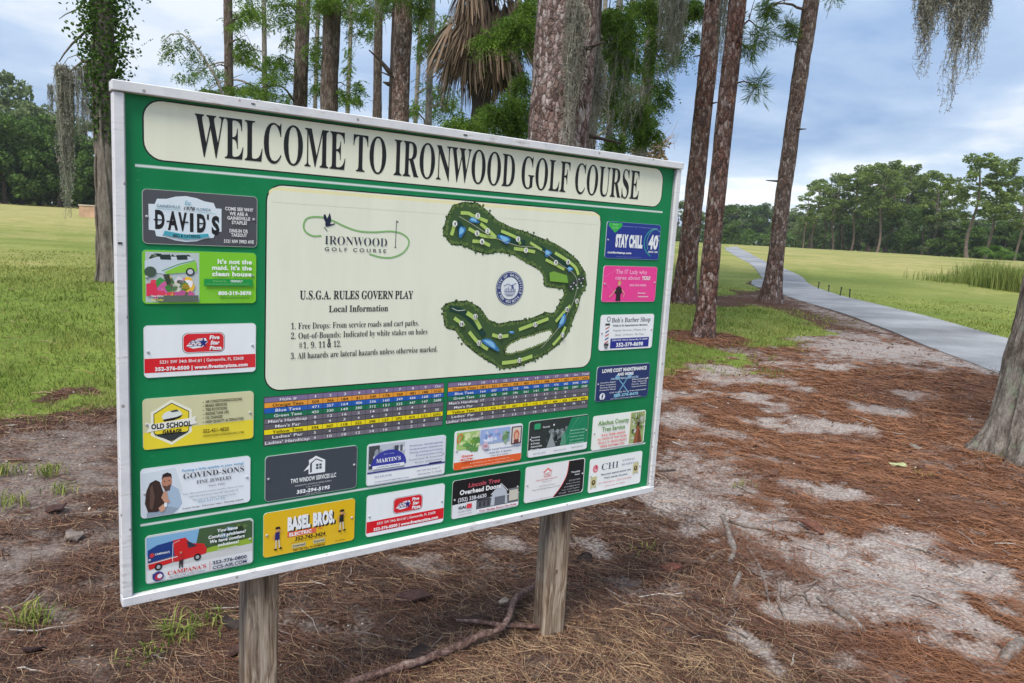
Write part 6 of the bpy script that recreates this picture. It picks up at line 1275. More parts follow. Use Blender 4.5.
# ================================================================== TREES
def bark(name, stops, plate=16, zs=0.35, crack=0.09, lichen=None, bump=0.9, fib=False, wobble=0.06):
    m, nt, b = newmat(name); N = NT(nt)
    c = N.coord('Object')
    n0 = N.noise(c, 9, 4, 0.65, out='Color')
    wob = N.mix(wobble, c, n0, 'ADD')
    fine = N.noise(N.mapping(c, (1, 1, 0.45)), 85, 4, 0.75)
    big = N.noise(c, 1.6, 4, 0.6); mid = N.noise(N.mapping(c, (1, 1, .4)), 16, 5, 0.7)
    if fib:
        f = N.noise(N.mapping(wob, (46, 46, 2.4)), 1.0, 5, 0.7, 0.3); f2 = N.noise(N.mapping(wob, (17, 17, 1.4)), 1.0, 4, 0.6, 0.3)
        h = N.math('ADD', N.math('MULTIPLY', f, .5), N.math('MULTIPLY', f2, .5)); cellc = mid
        edge = N.ramp(h, [(0.38, 0.0), (0.50, 1.0)])
    else:
        d = N.voro(N.mapping(wob, (plate, plate, plate * zs)), 1.0, 'DISTANCE_TO_EDGE'); cell = N.voro(N.mapping(wob, (plate, plate, plate * zs)), 1.0, 'F1', 'Color')
        cell2 = N.voro(N.mapping(wob, (plate * 2.3, plate * 2.3, plate * zs * 2.8)), 1.0, 'F1', 'Color'); d2 = N.voro(N.mapping(wob, (plate * 2.3, plate * 2.3, plate * zs * 2.8)), 1.0, 'DISTANCE_TO_EDGE')
        cellc = N.math('ADD', N.math('MULTIPLY', N.sep(cell)[0], .68), N.math('MULTIPLY', N.sep(cell2)[1], .32))
        dd = N.math('ADD', N.math('ADD', d, N.math('MULTIPLY', d2, 0.35)), N.math('MULTIPLY', N.math('SUBTRACT', mid, 0.5), 0.55))
        edge = N.ramp(dd, [(0.03, 0.0), (crack + .05, 0.6), (0.34, 1.0)])
        h = edge
    t = N.math('ADD', N.math('MULTIPLY', cellc, 0.50), N.math('MULTIPLY', fine, 0.28))
    t = N.math('ADD', t, N.math('MULTIPLY', mid, 0.22))
    col = N.ramp(t, stops)
    col = N.mix(edge, N.mix(0.35, (0.03, 0.018, 0.014), col), col)
    col = N.mix(N.ramp(big, [(0.35, 0.0), (0.7, 0.35)]), col, N.mix(0.5, col, (0.36, 0.33, 0.31)))
    if lichen: col = N.mix(N.ramp(N.noise(c, 6, 5, 0.7), [(0.58, 0.0), (0.68, 0.7)]), col, lichen)
    N.put(b.inputs['Base Color'], col); b.inputs['Roughness'].default_value = 0.9; b.inputs['Specular IOR Level'].default_value = 0.15
    hh = N.math('ADD', N.math('MULTIPLY', h, 0.7), N.math('MULTIPLY', N.math('ADD', fine, mid), 0.3))
    N.put(b.inputs['Normal'], N.bump(hh, bump, 0.025)); return m
B_PINE = bark('pine_bark', [(0.32, (0.07, 0.042, 0.034)), (0.45, (0.19, 0.11, 0.085)), (0.57, (0.29, 0.19, 0.16)), (0.70, (0.46, 0.38, 0.35))], 22, 0.42, 0.12, wobble=0.08)
B_RED = bark('red_pine_bark', [(0.32, (0.06, 0.028, 0.022)), (0.45, (0.19, 0.08, 0.055)), (0.56, (0.28, 0.145, 0.11)), (0.68, (0.46, 0.35, 0.32))], 23, 0.40, 0.12, wobble=0.08)
B_BIG = bark('big_pine_bark', [(0.32, (0.085, 0.045, 0.036)), (0.45, (0.20, 0.12, 0.10)), (0.57, (0.31, 0.215, 0.19)), (0.72, (0.52, 0.45, 0.42))], 24, 0.5, 0.08)
B_THIN = bark('thin_trunk_bark', [(0.3, (0.07, 0.045, 0.032)), (0.5, (0.15, 0.105, 0.08)), (0.7, (0.26, 0.21, 0.18))], 26, 0.2)
B_EDGE = bark('deep_furrowed_bark', [(0.34, (0.05, 0.038, 0.030)), (0.46, (0.18, 0.15, 0.125)), (0.60, (0.36, 0.325, 0.28))], lichen=(0.27, 0.33, 0.23), fib=True, bump=1.6, wobble=0.04)
B_GREY = bark('grey_furrowed_bark', [(0.34, (0.06, 0.046, 0.036)), (0.46, (0.19, 0.16, 0.135)), (0.60, (0.38, 0.345, 0.30))], lichen=(0.26, 0.31, 0.22), fib=True, bump=1.0)
B_VINE = bark('vine_matted_bark', [(0.3, (0.05, 0.038, 0.030)), (0.48, (0.17, 0.14, 0.115)), (0.7, (0.30, 0.26, 0.22))], fib=True, bump=1.0)
B_DARK = bark('dark_dead_wood', [(0.3, (0.02, 0.014, 0.011)), (0.5, (0.05, 0.033, 0.025)), (0.7, (0.10, 0.07, 0.05))], fib=True)
FAR_BARK = plain('far_bark', (0.16, 0.12, 0.095), 0.9, 0.3, 3)

def trunk_mb(h, r0, top=0.6, flare=0.25, fh=0.35, lobes=5, lean=(0, 0), sides=28, step=0.16, amp=0.085, seed=0, bend=0.04, z0=-0.3, groove=0.0):
    n = max(6, int((h - z0) / step)); z = np.linspace(z0, h, n)
    mb = MB(); V = []; th = np.arange(sides) * 2 * math.pi / sides
    cx = lean[0] * z + bend * np.sin(z * 0.45 + seed); cy = lean[1] * z + bend * np.cos(z * 0.37 + seed * 2)
    cx -= cx[np.argmin(abs(z))]; cy -= cy[np.argmin(abs(z))]
    for i in range(n):
        zz = max(0, z[i]); r = r0 * (1 - (1 - top) * zz / h)
        fl = flare * math.exp(-zz / fh)
        r = r + r0 * fl * (1 + 0.55 * np.cos(lobes * th + seed)) 
        q = np.stack([np.cos(th) * r0, np.sin(th) * r0], 1)
        nz = fbm(q[:, 0] * 14 + seed * 3.1, q[:, 1] * 14, z[i] * 5.0, 3, seed) + 0.6 * vnoise(q[:, 0] * 5 + 9, q[:, 1] * 5, z[i] * 1.6, seed + 5)
        r = r * (1 + amp * nz)
        if groove: r = r * (1 - groove * (1 - np.abs(fbm(np.cos(th) * 6.5, np.sin(th) * 6.5, z[i] * 1.1, 3, seed + 9)) * 3.0).clip(0, 1) ** 2)
        V.append(np.stack([cx[i] + r * np.cos(th), cy[i] + r * np.sin(th), np.full(sides, z[i])], 1))
    F = []
    for i in range(n - 1):
        for j in range(sides):
            jj = (j + 1) % sides
            F.append((i * sides + j, i * sides + jj, (i + 1) * sides + jj, (i + 1) * sides + j))
    F.append(tuple(range((n - 1) * sides, n * sides)))
    mb.add(np.concatenate(V), F)
    f = lambda zz: np.array([np.interp(zz, z, cx), np.interp(zz, z, cy), zz])
    return mb, f
def unit(v): return v / (np.linalg.norm(v, axis=-1, keepdims=True) + 1e-9)
def feather(c, d, L, leaf, w, pairs, droop, rng, tint0=0.5, tvar=0.18):
    """twigs with two rows of narrow leaves; c,d (n,3)"""
    n = len(c); d = unit(d); Ls = L * rng.uniform(0.6, 1.2, n)
    side = unit(np.cross(d, rng.normal(0, 1, (n, 3)) * [0.4, 0.4, 1]))
    Q, T = [], []
    tw = np.clip(rng.normal(tint0, tvar, n), 0, 1)
    for k in range(pairs):
        t = (k + 0.6) / pairs
        p = c + d * (Ls * t)[:, None]; p[:, 2] -= droop * Ls * t * t
        for sgn in (-1, 1):
            ld = unit(side * sgn + d * 0.55 + rng.normal(0, 0.25, (n, 3)) + [0, 0, -0.25])
            l = leaf * (1 - 0.5 * abs(t - 0.45)) * rng.uniform(0.7, 1.2, n)
            wd = unit(np.cross(ld, rng.normal(0, 1, (n, 3)))) * (w * rng.uniform(0.7, 1.3, n))[:, None]
            m_ = p + ld * (l * 0.5)[:, None]; e_ = p + ld * l[:, None]
            Q.append(np.stack([p, m_ + wd, e_, m_ - wd], 1)); T.append(np.clip(tw + rng.normal(0, 0.08, n), 0, 1))
    return np.concatenate(Q), np.concatenate(T)
def in_ball(n, rng, shell=0.5):
    v = unit(rng.normal(0, 1, (n, 3))); r = rng.uniform(0, 1, n) ** (1 / 3.0) * (1 - shell) + shell * rng.uniform(0.6, 1, n)
    return v * r[:, None]
def foliage_at(base, clusters, kind, rng):
    """clusters: (px, py, rx, ry, Y, n twigs) as directions and distances; result local to base"""
    Q, T = [], []
    for (px, py, rx, ry, Y, n) in clusters:
        c0 = np.array(P(px, py, Y)); k = Y / FPX; R_ = np.array([rx * k, rx * k * 0.9, ry * k])
        sub = max(3, n // 26); cen = in_ball(sub, rng, 0.1) * R_ * 0.8
        who = rng.integers(0, sub, n)
        pos = c0 + cen[who] + in_ball(n, rng, 0.2) * (R_ * 0.38)
        if kind == 'cypress': q, t = feather(pos, rng.normal(0, 1, (n, 3)) * [1, 1, 0.3] + [0, 0, -0.35], 0.30, 0.075, 0.008 * max(1, Y / 12), 8, 0.5, rng, 0.5 + 0.15 * (cen[who][:, 2:3] / (R_[2] + 1e-6)).ravel().mean())
        elif kind == 'pine': q, t = feather(pos, rng.normal(0, 1, (n, 3)) + [0, 0, -0.1], 0.14, 0.22, 0.0035 * max(1, Y / 10), 7, 0.3, rng, 0.45)
        else: q, t = feather(pos, rng.normal(0, 1, (n, 3)), 0.25, 0.09, 0.03 * max(1, Y / 20), 5, 0.2, rng, 0.5)
        Q.append(q); T.append(t)
    return np.concatenate(Q) - np.array(base), np.concatenate(T)
L_CYP = leaf_mat('cypress_leaf', (0.028, 0.070, 0.010), (0.20, 0.32, 0.045), 0.45)
L_PINE = leaf_mat('pine_leaf', (0.05, 0.10, 0.015), (0.20, 0.30, 0.05), 0.35)
L_VINE = leaf_mat('vine_leaf', (0.018, 0.050, 0.008), (0.10, 0.19, 0.025), 0.3)
L_MOSS = leaf_mat('spanish_moss_grey', (0.15, 0.145, 0.11), (0.48, 0.46, 0.38), 0.35, 0.9)
L_DEAD = leaf_mat('dead_frond_brown', (0.04, 0.026, 0.018), (0.38, 0.27, 0.19), 0.2, 0.8)
L_PALM = leaf_mat('palm_leaf', (0.03, 0.07, 0.012), (0.13, 0.24, 0.03), 0.3)
L_TAN = leaf_mat('tan_dead_leaf', (0.20, 0.14, 0.07), (0.42, 0.32, 0.18), 0.3)
FOL = {'cypress': L_CYP, 'pine': L_PINE, 'vine': L_VINE, 'tan': L_TAN, 'palm': L_PALM}
def high_crown(rng, z0, z1, R_, n, kind='pine'):
    """crown well above the picture's top edge, local coordinates"""
    Q, T = [], []
    m = 9
    for i in range(m):
        z = z0 + (z1 - z0) * (i + 0.5) / m; a = rng.uniform(0, 6.28); rr_ = R_ * (1 - 0.6 * i / m)
        c = np.array([math.cos(a) * rr_ * .55, math.sin(a) * rr_ * .55, z]); k = n // m
        pos = c + in_ball(k, rng, 0.2) * np.array([rr_ * .6, rr_ * .6, 0.9])
        q, t = feather(pos, rng.normal(0, 1, (k, 3)), 0.35, 0.3, 0.02, 5, 0.2, rng, 0.45); Q.append(q); T.append(t)
    return np.concatenate(Q), np.concatenate(T)
_HC = {}
def near_tree(name, label, cat, base, h, r0, mat, group=None, clusters=(), kind='pine', seed=1, crown=True, limbs=True, kinds=None, **kw):
    rng = np.random.default_rng(seed)
    t = thing(name, label, cat, base, 0, group)
    mb, f = trunk_mb(h, r0, seed=seed, **kw)
    mb.build('trunk', mat, t, smoothed=True)
    if kind == 'pine' and crown:
        for k in range(int(rng.integers(4, 8))):
            z_ = rng.uniform(1.6, h * .7); a = rng.uniform(0, 6.28); s0 = f(z_); L_ = rng.uniform(.12, .4); e_ = s0 + [math.cos(a) * (r0 + L_), math.sin(a) * (r0 + L_), L_ * rng.uniform(-.2, .5)]
            sb_ = MB(); sb_.tube([s0, (s0 + e_) / 2, e_], [.03, .02, .008], 6, noise=.2); sb_.build('branch_stub', B_DARK, t, smoothed=True)
    if crown:
        key = kind
        if key not in _HC:
            q, tt_ = high_crown(np.random.default_rng(5), -2.5, 3.0, 2.6, 900, kind)
            _HC[key] = quad_cloud('crown', q, FOL[kind], tt_)
        o = link('crown', _HC[key], t, (f(h)[0], f(h)[1], h)); o.rotation_euler = (0, 0, seed * 1.3)
    if clusters:
        q, tt_ = foliage_at(base, clusters, kind, rng)
        link('foliage', quad_cloud('foliage', q, FOL[kind], tt_), t)
        if limbs:
            for (px, py, rx, ry, Y, n) in clusters:
                c = np.array(P(px, py, Y)) - np.array(base)
                z_ = min(h * 0.95, max(1.0, c[2] + 0.25 * math.hypot(c[0] - f(c[2])[0], c[1] - f(c[2])[1]) * rng.uniform(-1.2, 0.8)))
                s0 = f(z_); d_ = c - s0; n_ = 9
                pts = [s0 + d_ * k / (n_ - 1) + np.array([0, 0, 0.18 * np.linalg.norm(d_) * math.sin(math.pi * k / (n_ - 1))]) + rng.normal(0, 0.02, 3) * (0 < k) for k in range(n_)]
                b_ = MB(); rr_ = max(0.012, min(0.06, 0.02 * np.linalg.norm(d_) + 0.008))
                b_.tube(pts, np.linspace(rr_, rr_ * 0.3, n_), 6)
                for s_ in range(3):   # side twigs
                    k = rng.integers(4, n_ - 1); e_ = pts[k] + rng.normal(0, 1, 3) * np.array([rx, rx, ry]) * Y / FPX * 0.6
                    b_.tube([pts[k], (pts[k] + e_) / 2 + [0, 0, 0.03], e_], [rr_ * 0.4, rr_ * 0.3, rr_ * 0.15], 5)
                b_.build('branch', mat, t, smoothed=True)
    return t, f
def gp(px, py): return G(px, py)
def vbase(px_at, py_at, Y):
    """foot of a plumb trunk seen passing through that direction at that distance"""
    p = P(px_at, py_at, Y); return onground(p.x, p.y)

# ---- the three pines between the board and the path, and the trunks behind the board
b_ = gp(770.5, 302); near_tree('pine_tree', 'pine trunk standing alone at the edge of the cart path', 'tree', b_, 15, 0.165, B_PINE, 'tall pine trunks',
    [(760, 12, 16, 14, b_.y - .5, 60), (792, 28, 10, 18, b_.y - .3, 50), (835, 2, 10, 8, b_.y, 8)], 'pine', 3, flare=0.55, fh=0.4, lobes=6, step=0.14, top=0.95, lean=(0.028, 0))
b_ = gp(703.5, 336); near_tree('pine_tree', 'reddish slim pine, nearest of the trunks right of the board', 'tree', b_, 15, 0.130, B_RED, 'tall pine trunks',
    [(757, 88, 9, 14, b_.y, 30), (748, 48, 12, 12, b_.y, 35), (765, 30, 10, 16, b_.y, 30)], 'pine', 4, flare=0.55, fh=0.5, lobes=4, step=0.12, top=0.85)
b_ = gp(683.5, 302); near_tree('pine_tree', 'pine trunk close against the right edge of the board', 'tree', b_, 15, 0.195, B_RED, 'tall pine trunks',
    [(735, 15, 14, 16, b_.y, 40)], 'pine', 5, flare=0.45, fh=0.5, step=0.14, top=0.78)
b_ = vbase(554, 137, 7.2); near_tree('pine_tree', 'thickest pine, with pale plated bark, rising right behind the board', 'tree', b_, 13, 0.292, B_BIG, 'tall pine trunks', kind='pine', seed=6, flare=0.4, step=0.1, sides=44, amp=0.045, top=0.86)
b_ = vbase(589, 100, 9.3); near_tree('pine_tree', 'dark trunk half hidden behind the thickest pine', 'tree', b_, 13, 0.15, B_THIN, 'tall pine trunks', kind='pine', seed=8, flare=0.3, step=0.14)
b_ = vbase(404.5, 60, 16); near_tree('pine_tree', 'reddish trunk with flaking pale patches behind the middle of the board', 'tree', b_, 15, 0.19, B_PINE, 'tall pine trunks',
    [(422, 6, 22, 16, 15.5, 110), (392, 2, 20, 12, 15.5, 70)], kind='pine', seed=9, flare=0.3, top=0.85)
b_ = vbase(331, 50, 17); near_tree('pine_tree', 'brown trunk left of the reddish one behind the title of the board', 'tree', b_, 15, 0.195, B_THIN, 'tall pine trunks',
    [(352, 88, 14, 12, 17, 60), (348, 4, 40, 13, 16.5, 190), (312, 40, 14, 14, 17, 50), (362, 22, 16, 12, 17, 50)], kind='cypress', seed=10, flare=0.3, top=0.85)
b_ = vbase(298.5, 50, 20); near_tree('pine_tree', 'thin trunk beside the brown one behind the left half of the board', 'tree', b_, 15, 0.19, B_THIN, 'tall pine trunks',
    [(264, 86, 26, 16, 19, 120), (276, 56, 18, 16, 19.5, 90), (272, 8, 36, 14, 19, 160), (318, 72, 12, 20, 20, 70)], kind='cypress', seed=11, flare=0.3, top=0.85)
b_ = vbase(227, 50, 25); near_tree('cypress_tree', 'slender trunk rising behind the upper left of the board', 'tree', b_, 16, 0.15, B_THIN, 'tall pine trunks',
    [(240, 90, 20, 9, 24, 80), (205, 92, 16, 6, 24, 44), (243, 18, 24, 16, 24, 110), (212, 70, 12, 8, 24, 26), (246, 48, 18, 16, 24, 80)], kind='cypress', seed=12, flare=0.3, top=0.8)
b_ = vbase(379, 60, 28); near_tree('cypress_tree', 'narrow straight trunk in the sky gap behind the board', 'tree', b_, 17, 0.165, B_THIN, 'tall pine trunks',
    [(384, 8, 20, 14, 27, 90), (372, 22, 12, 14, 27, 40)], kind='cypress', seed=13, flare=0.3, top=0.85)
b_ = vbase(432, 70, 24); near_tree('cypress_tree', 'mossy thin tree with crooked twigs left of the palm', 'tree', b_, 13, 0.12, B_GREY, 'tall pine trunks',
    [(428, 30, 18, 24, 23, 110), (448, 112, 20, 8, 23, 44), (408, 112, 10, 6, 23, 12), (420, 75, 8, 22, 24, 10), (448, 82, 9, 16, 24, 10)], kind='cypress', seed=14, flare=0.3)
# dark snag
b_ = vbase(396, 90, 19); t, f = near_tree('dead_tree', 'dark dead trunk with a broken side branch beside the reddish pine', 'tree', b_, 8.5, 0.13, B_DARK, None, seed=15, crown=False, flare=0.2, top=0.7)
for pts_ in ([(395, 76), (388, 70), (380, 60), (369, 50)], [(394, 84), (388, 84), (383, 82)]):
    m_ = MB(); m_.tube([np.array(P(a, c, 19)) - np.array(b_) for a, c in pts_], np.linspace(0.09, 0.015, len(pts_)), 7, noise=0.1); m_.build('branch', B_DARK, t, smoothed=True)
# ferny cypress left of the thick pine
b_ = vbase(512, 130, 12); near_tree('cypress_tree', 'bright feathery cypress boughs between the palm and the thickest pine', 'tree', b_, 8, 0.07, B_THIN, 'cypresses',
    [(516, 26, 22, 12, 10.5, 260), (526, 8, 16, 12, 11, 150), (484, 36, 12, 7, 10.5, 50), (508, 114, 30, 20, 11.5, 560), (470, 124, 30, 13, 12, 330), (522, 88, 14, 16, 12, 130)], kind='cypress', seed=16, crown=False)
# cypresses in the gap right of the thick pine
b_ = vbase(647, 60, 18); near_tree('cypress_tree', 'cypress trunk in the gap between the thick pine and the right pines', 'tree', b_, 14, 0.165, B_GREY, 'cypresses',
    [(652, 10, 26, 22, 17, 320), (688, 10, 16, 20, 17, 150), (660, 36, 18, 14, 16.5, 110), (632, 110, 24, 22, 16.5, 330), (658, 55, 14, 22, 17, 90), (640, 130, 18, 14, 17, 200), (682, 8, 18, 14, 17, 110), (668, 60, 12, 20, 16.5, 90), (655, 95, 14, 16, 17, 110), (690, 40, 10, 16, 17, 60), (625, 60, 22, 26, 16.5, 200)], kind='cypress', seed=17, flare=0.35)
b_ = vbase(612, 60, 15); near_tree('cypress_tree', 'narrow cypress just right of the thickest pine', 'tree', b_, 13, 0.075, B_GREY, 'cypresses',
    [(612, 28, 24, 30, 14, 420), (606, 85, 16, 26, 14.5, 190), (622, 60, 18, 20, 14, 190), (616, 142, 18, 10, 14.5, 120), (604, 10, 18, 12, 14, 110)], kind='cypress', seed=18, flare=0.35)
b_ = vbase(628, 60, 21); near_tree('cypress_tree', 'second thin cypress trunk behind the narrow one', 'tree', b_, 14, 0.08, B_GREY, 'cypresses',
    [(625, 15, 16, 14, 20, 60), (600, 125, 12, 14, 20, 40)], kind='cypress', seed=19, flare=0.3)
# looser trees one row farther back, filling the gaps with fine foliage
for px_, Y_, r_, lb, cl_ in (
        (263, 34, .13, 'airy cypress far back in the left gap behind the board', [(240, 52, 24, 20, 34, 150), (272, 96, 34, 13, 33, 210), (252, 20, 28, 18, 34, 160), (208, 88, 20, 10, 34, 110), (286, 30, 16, 20, 34, 130), (270, 70, 30, 18, 34, 170), (190, 78, 16, 10, 34, 50)]),
        (317, 36, .12, 'airy cypress far back between the two brown trunks', [(314, 18, 16, 20, 36, 100), (318, 92, 18, 16, 35, 110), (316, 56, 10, 18, 36, 40)]),
        (349, 38, .13, 'airy cypress far back right of the brown trunk', [(352, 10, 30, 14, 38, 160), (350, 62, 12, 20, 37, 60), (352, 98, 22, 12, 37, 120), (366, 36, 12, 14, 38, 50)]),
        (418, 40, .14, 'airy cypress far back between the reddish trunk and the palm', [(428, 18, 26, 20, 40, 170), (424, 60, 12, 26, 39, 80), (418, 108, 22, 12, 39, 150), (446, 100, 22, 20, 38, 260), (352, 6, 30, 12, 39, 150), (440, 40, 12, 30, 39, 130)]),
        (600, 30, .12, 'far cypress filling the gap right of the dark trunk', [(606, 40, 18, 34, 30, 200), (612, 110, 22, 24, 30, 220), (640, 30, 22, 24, 30, 180), (636, 90, 24, 26, 30, 200), (656, 130, 16, 14, 30, 90), (672, 30, 16, 26, 30, 150), (664, 84, 14, 20, 30, 90)])):
    b_ = vbase(px_, 60, Y_); near_tree('cypress_tree', lb, 'tree', b_, 15, r_, B_GREY, 'cypresses', cl_, kind='cypress', seed=int(px_), flare=0.3, crown=False)
# arching bare-tipped branch left of the slender trunk : a young cypress of its own
b_ = vbase(224, 120, 23); t = thing('cypress_sapling', 'arching young cypress bending over to the left behind the board', 'tree', b_, 0, 'cypresses')
arch = [np.array(P(a, c, 23)) - np.array(b_) for a, c in [(223, 95), (216, 78), (206, 61), (194, 44), (182, 34), (171, 34), (162, 42)]]
m_ = MB(); m_.tube([np.array([0, 0, -0.2]), arch[0] * [0.5, 0.5, 0.4], arch[0]] + arch[1:], np.linspace(0.06, 0.008, 9), 7); m_.build('trunk', B_GREY, t, smoothed=True)
rng = np.random.default_rng(33); c_, d_ = [], []
ar = np.array(arch)
for k in range(120):
    u = rng.uniform(0.15, 1) ** 0.8 * (len(ar) - 1); i = min(int(u), len(ar) - 2); p = ar[i] * (1 - u + i) + ar[i + 1] * (u - i)
    c_.append(p + rng.normal(0, 0.12, 3) + [0, 0, -rng.uniform(0, 0.5)]); d_.append([rng.normal(), rng.normal(), -1.0])
q, tt_ = feather(np.array(c_), np.array(d_), 0.32, 0.10, 0.016, 6, 0.3, rng, 0.42)
link('foliage', quad_cloud('foliage', q, L_CYP, tt_), t)

# ---- vine-covered tree at the left
b_ = gp(110, 281); VY = b_.y
t, f = near_tree('vine_covered_tree', 'grey tree wrapped in vines and hung with moss left of the board', 'tree', b_, 9, 0.155, B_VINE, None, seed=21, crown=False, flare=0.35, fh=0.6, amp=0.12, top=1.0, step=0.1, bend=0.03)
rng = np.random.default_rng(2)
for k in range(7):   # woody vines hugging the trunk
    m_ = MB(); a0 = rng.uniform(0, 6.28); zz = np.linspace(-0.1, rng.uniform(3.5, 6), 26)
    m_.tube([f(z) + np.array([math.cos(a0 + .35 * math.sin(z * 1.3 + k)), math.sin(a0 + .35 * math.sin(z * 1.3 + k)), 0]) * (0.165 + 0.02 * math.sin(z * 5 + k) + 0.06 * math.exp(-z / .5)) for z in zz], 0.022, 6, noise=0.2)
    m_.build('vine_stem', B_VINE, t, smoothed=True)
n = 15000; zz = 2.3 + 6.7 * rng.uniform(0, 1, n) ** 0.62; aa = rng.uniform(0, 6.28, n)
kk = 0.17 + np.abs(rng.normal(0, 0.20, n)) * smooth(2.2, 4.6, zz) * (0.7 + 0.7 * np.abs(vnoise(aa * 1.2, zz * 1.5, 0, 4)))
pos = np.array([f(z) for z in zz]) + np.stack([np.cos(aa) * kk, np.sin(aa) * kk, 0 * kk], 1)
v1 = unit(rng.normal(0, 1, (n, 3))) * 0.034; v2 = unit(np.cross(v1, rng.normal(0, 1, (n, 3)))) * 0.024
link('vine_leaves', quad_cloud('vine_leaves', np.stack([pos - v1, pos + v2, pos + v1, pos - v2], 1), L_VINE, np.clip(rng.normal(.5, .25, n), 0, 1)), t)
BRA = []
for pts_, r_ in (([(99, 60), (92, 60), (82, 62), (74, 68), (68, 74)], 0.035), ([(97, 24), (84, 33), (72, 44), (64, 54), (59, 62)], 0.03), ([(97, 5), (80, 8), (66, 14), (59, 19)], 0.018), ([(92, 61), (86, 72), (84, 88), (88, 104)], 0.014), ([(84, 62), (76, 55), (68, 58), (58, 72)], 0.012), ([(118, 45), (126, 48), (133, 54), (137, 60)], 0.008)):
    w_ = [np.array(P(a, c, VY)) - np.array(b_) for a, c in pts_]; BRA.append(w_)
    m_ = MB(); m_.tube(w_, np.linspace(r_, r_ * .3, len(w_)), 6, noise=0.15); m_.build('branch', B_VINE, t, smoothed=True)

# ---- spanish moss: curtains of thin wavy strands
def moss(label, pts, Lmax, n, w, seed, spread=0.12, curl=True, lenfn=None):
    rng = np.random.default_rng(seed); pts = np.array([tuple(p) for p in pts], float)
    base = pts.mean(0); o = thing_mesh = None
    u = rng.uniform(0, 1, n); seg = np.linspace(0, 1, len(pts))
    p0 = np.stack([np.interp(u, seg, pts[:, i]) for i in range(3)], 1) + rng.normal(0, spread, (n, 3)) * [1, 1, 0.25]
    prof = (np.abs(vnoise(u * 7 + seed, 0, 0, seed)) * 0.75 + 0.35) if lenfn is None else lenfn(u)
    L = Lmax * prof * rng.uniform(0.35, 1.0, n) ** 0.8
    S = 22; Q, T = [], []
    ph = rng.uniform(0, 6.28, (n, 4)); tint = np.clip(rng.normal(0.5, 0.2, n), 0, 1)
    prev = p0.copy(); cen = base
    wv = rng.uniform(0.008, 0.022, n)
    for k in range(1, S + 1):
        t = k / S
        gather = 1 - 0.35 * t
        q_ = p0 * 1.0
        q_[:, :2] = base[:2] + (p0[:, :2] - base[:2]) * (0.75 + 0.25 * gather)
        q_[:, 0] += wv * np.sin(ph[:, 0] + t * 14) * (0.5 + t); q_[:, 1] += wv * np.cos(ph[:, 1] + t * 12) * (0.5 + t)
        q_[:, 2] -= L * t
        a = rng.uniform(0, 6.28, n); wd = np.stack([np.cos(a), np.sin(a), 0 * a], 1) * (w * (1.15 - 0.9 * t))[:, None] if np.ndim(w) else np.stack([np.cos(a), np.sin(a), 0 * a], 1) * (w * (1.15 - 0.8 * t))
        if k > 1: Q.append(np.stack([prev - pw, prev + pw, q_ + wd, q_ - wd], 1)); T.append(np.clip(tint + rng.normal(0, .06, n), 0, 1))
        if curl:
            for _ in range(3):
                cd = unit(rng.normal(0, 1, (n, 3)) + [0, 0, -0.5]) * (rng.uniform(0.012, 0.055, n) * min(1.6, max(.6, L.mean())))[:, None]
                ww = unit(np.cross(cd, rng.normal(0, 1, (n, 3)))) * w * 0.7
                Q.append(np.stack([q_, q_ + cd * .5 + ww, q_ + cd, q_ + cd * .5 - ww], 1)); T.append(np.clip(tint + rng.normal(.05, .1, n), 0, 1))
        prev, pw = q_, wd
    Q = np.concatenate(Q); o = link('spanish_moss', quad_cloud('spanish_moss', Q - base, L_MOSS, np.concatenate(T)))
    o.location = base
    return tag(o, label, 'moss', 'hanging moss')
moss('long grey moss curtain hanging left of the vine-covered tree', [P(59, 62, VY), P(64, 64, VY), P(72, 74, VY)], 2.7, 170, 0.008, 41, 0.05, lenfn=lambda u: 0.35 + 0.65 * np.sin(np.pi * np.clip(u * 1.1, 0, 1)))
moss('short moss tuft between the long curtain and the vine-covered tree', [P(76, 66, VY), P(84, 64, VY), P(94, 64, VY)], 1.3, 90, 0.006, 42, 0.05)
moss('wisp of moss left of the long curtain', [P(50, 84, VY), P(53, 84, VY)], 0.75, 22, 0.005, 43, 0.03)
moss('thin moss fringe low beside the vine-covered trunk', [P(84, 98, VY), P(92, 108, VY)], 0.7, 40, 0.005, 44, 0.06)
moss('grey moss mat running down the right side of the thickest pine', [P(574, -30, 6.75), P(577, -5, 6.75), P(580, 10, 6.75)], 1.9, 100, 0.004, 45, 0.035)
moss('moss veil hanging between the thickest pine and the dark trunk', [P(590, 30, 7.6), P(596, 60, 7.6), P(600, 88, 7.6)], 0.9, 110, 0.005, 46, 0.05)
moss('broad grey moss clump hanging left of the right pines', [P(668, -12, 15), P(675, -8, 15), P(682, -6, 15)], 2.2, 150, 0.008, 47, 0.10)
moss('thin moss strip between the two close pines right of the board', [P(724, -10, 14), P(728, -8, 14)], 1.7, 40, 0.006, 48, 0.04)
moss('moss strands among the cypresses right of the thickest pine', [P(606, 30, 14), P(616, 34, 14), P(628, 40, 14)], 2.0, 90, 0.007, 49, 0.12)
moss('moss strands low beside the cypress trunk', [P(618, 80, 16), P(628, 84, 16), P(640, 88, 16)], 1.3, 60, 0.007, 50, 0.12)
moss('moss wisps in the top gap behind the board', [P(352, -12, 18), P(366, -6, 18), P(388, -8, 18)], 0.9, 60, 0.008, 51, 0.12)
moss('moss wisp hanging beside the thin mossy tree', [P(446, 70, 23), P(449, 72, 23)], 1.0, 22, 0.008, 52, 0.05)
mlen = lambda u: np.clip(0.62 + 0.55 * np.maximum(np.exp(-((u - .18) / .10) ** 2) * .72, np.maximum(np.exp(-((u - .62) / .09) ** 2) * 1.25, np.exp(-((u - .86) / .07) ** 2) * .95)) - 0.25, 0.2, 1.3)
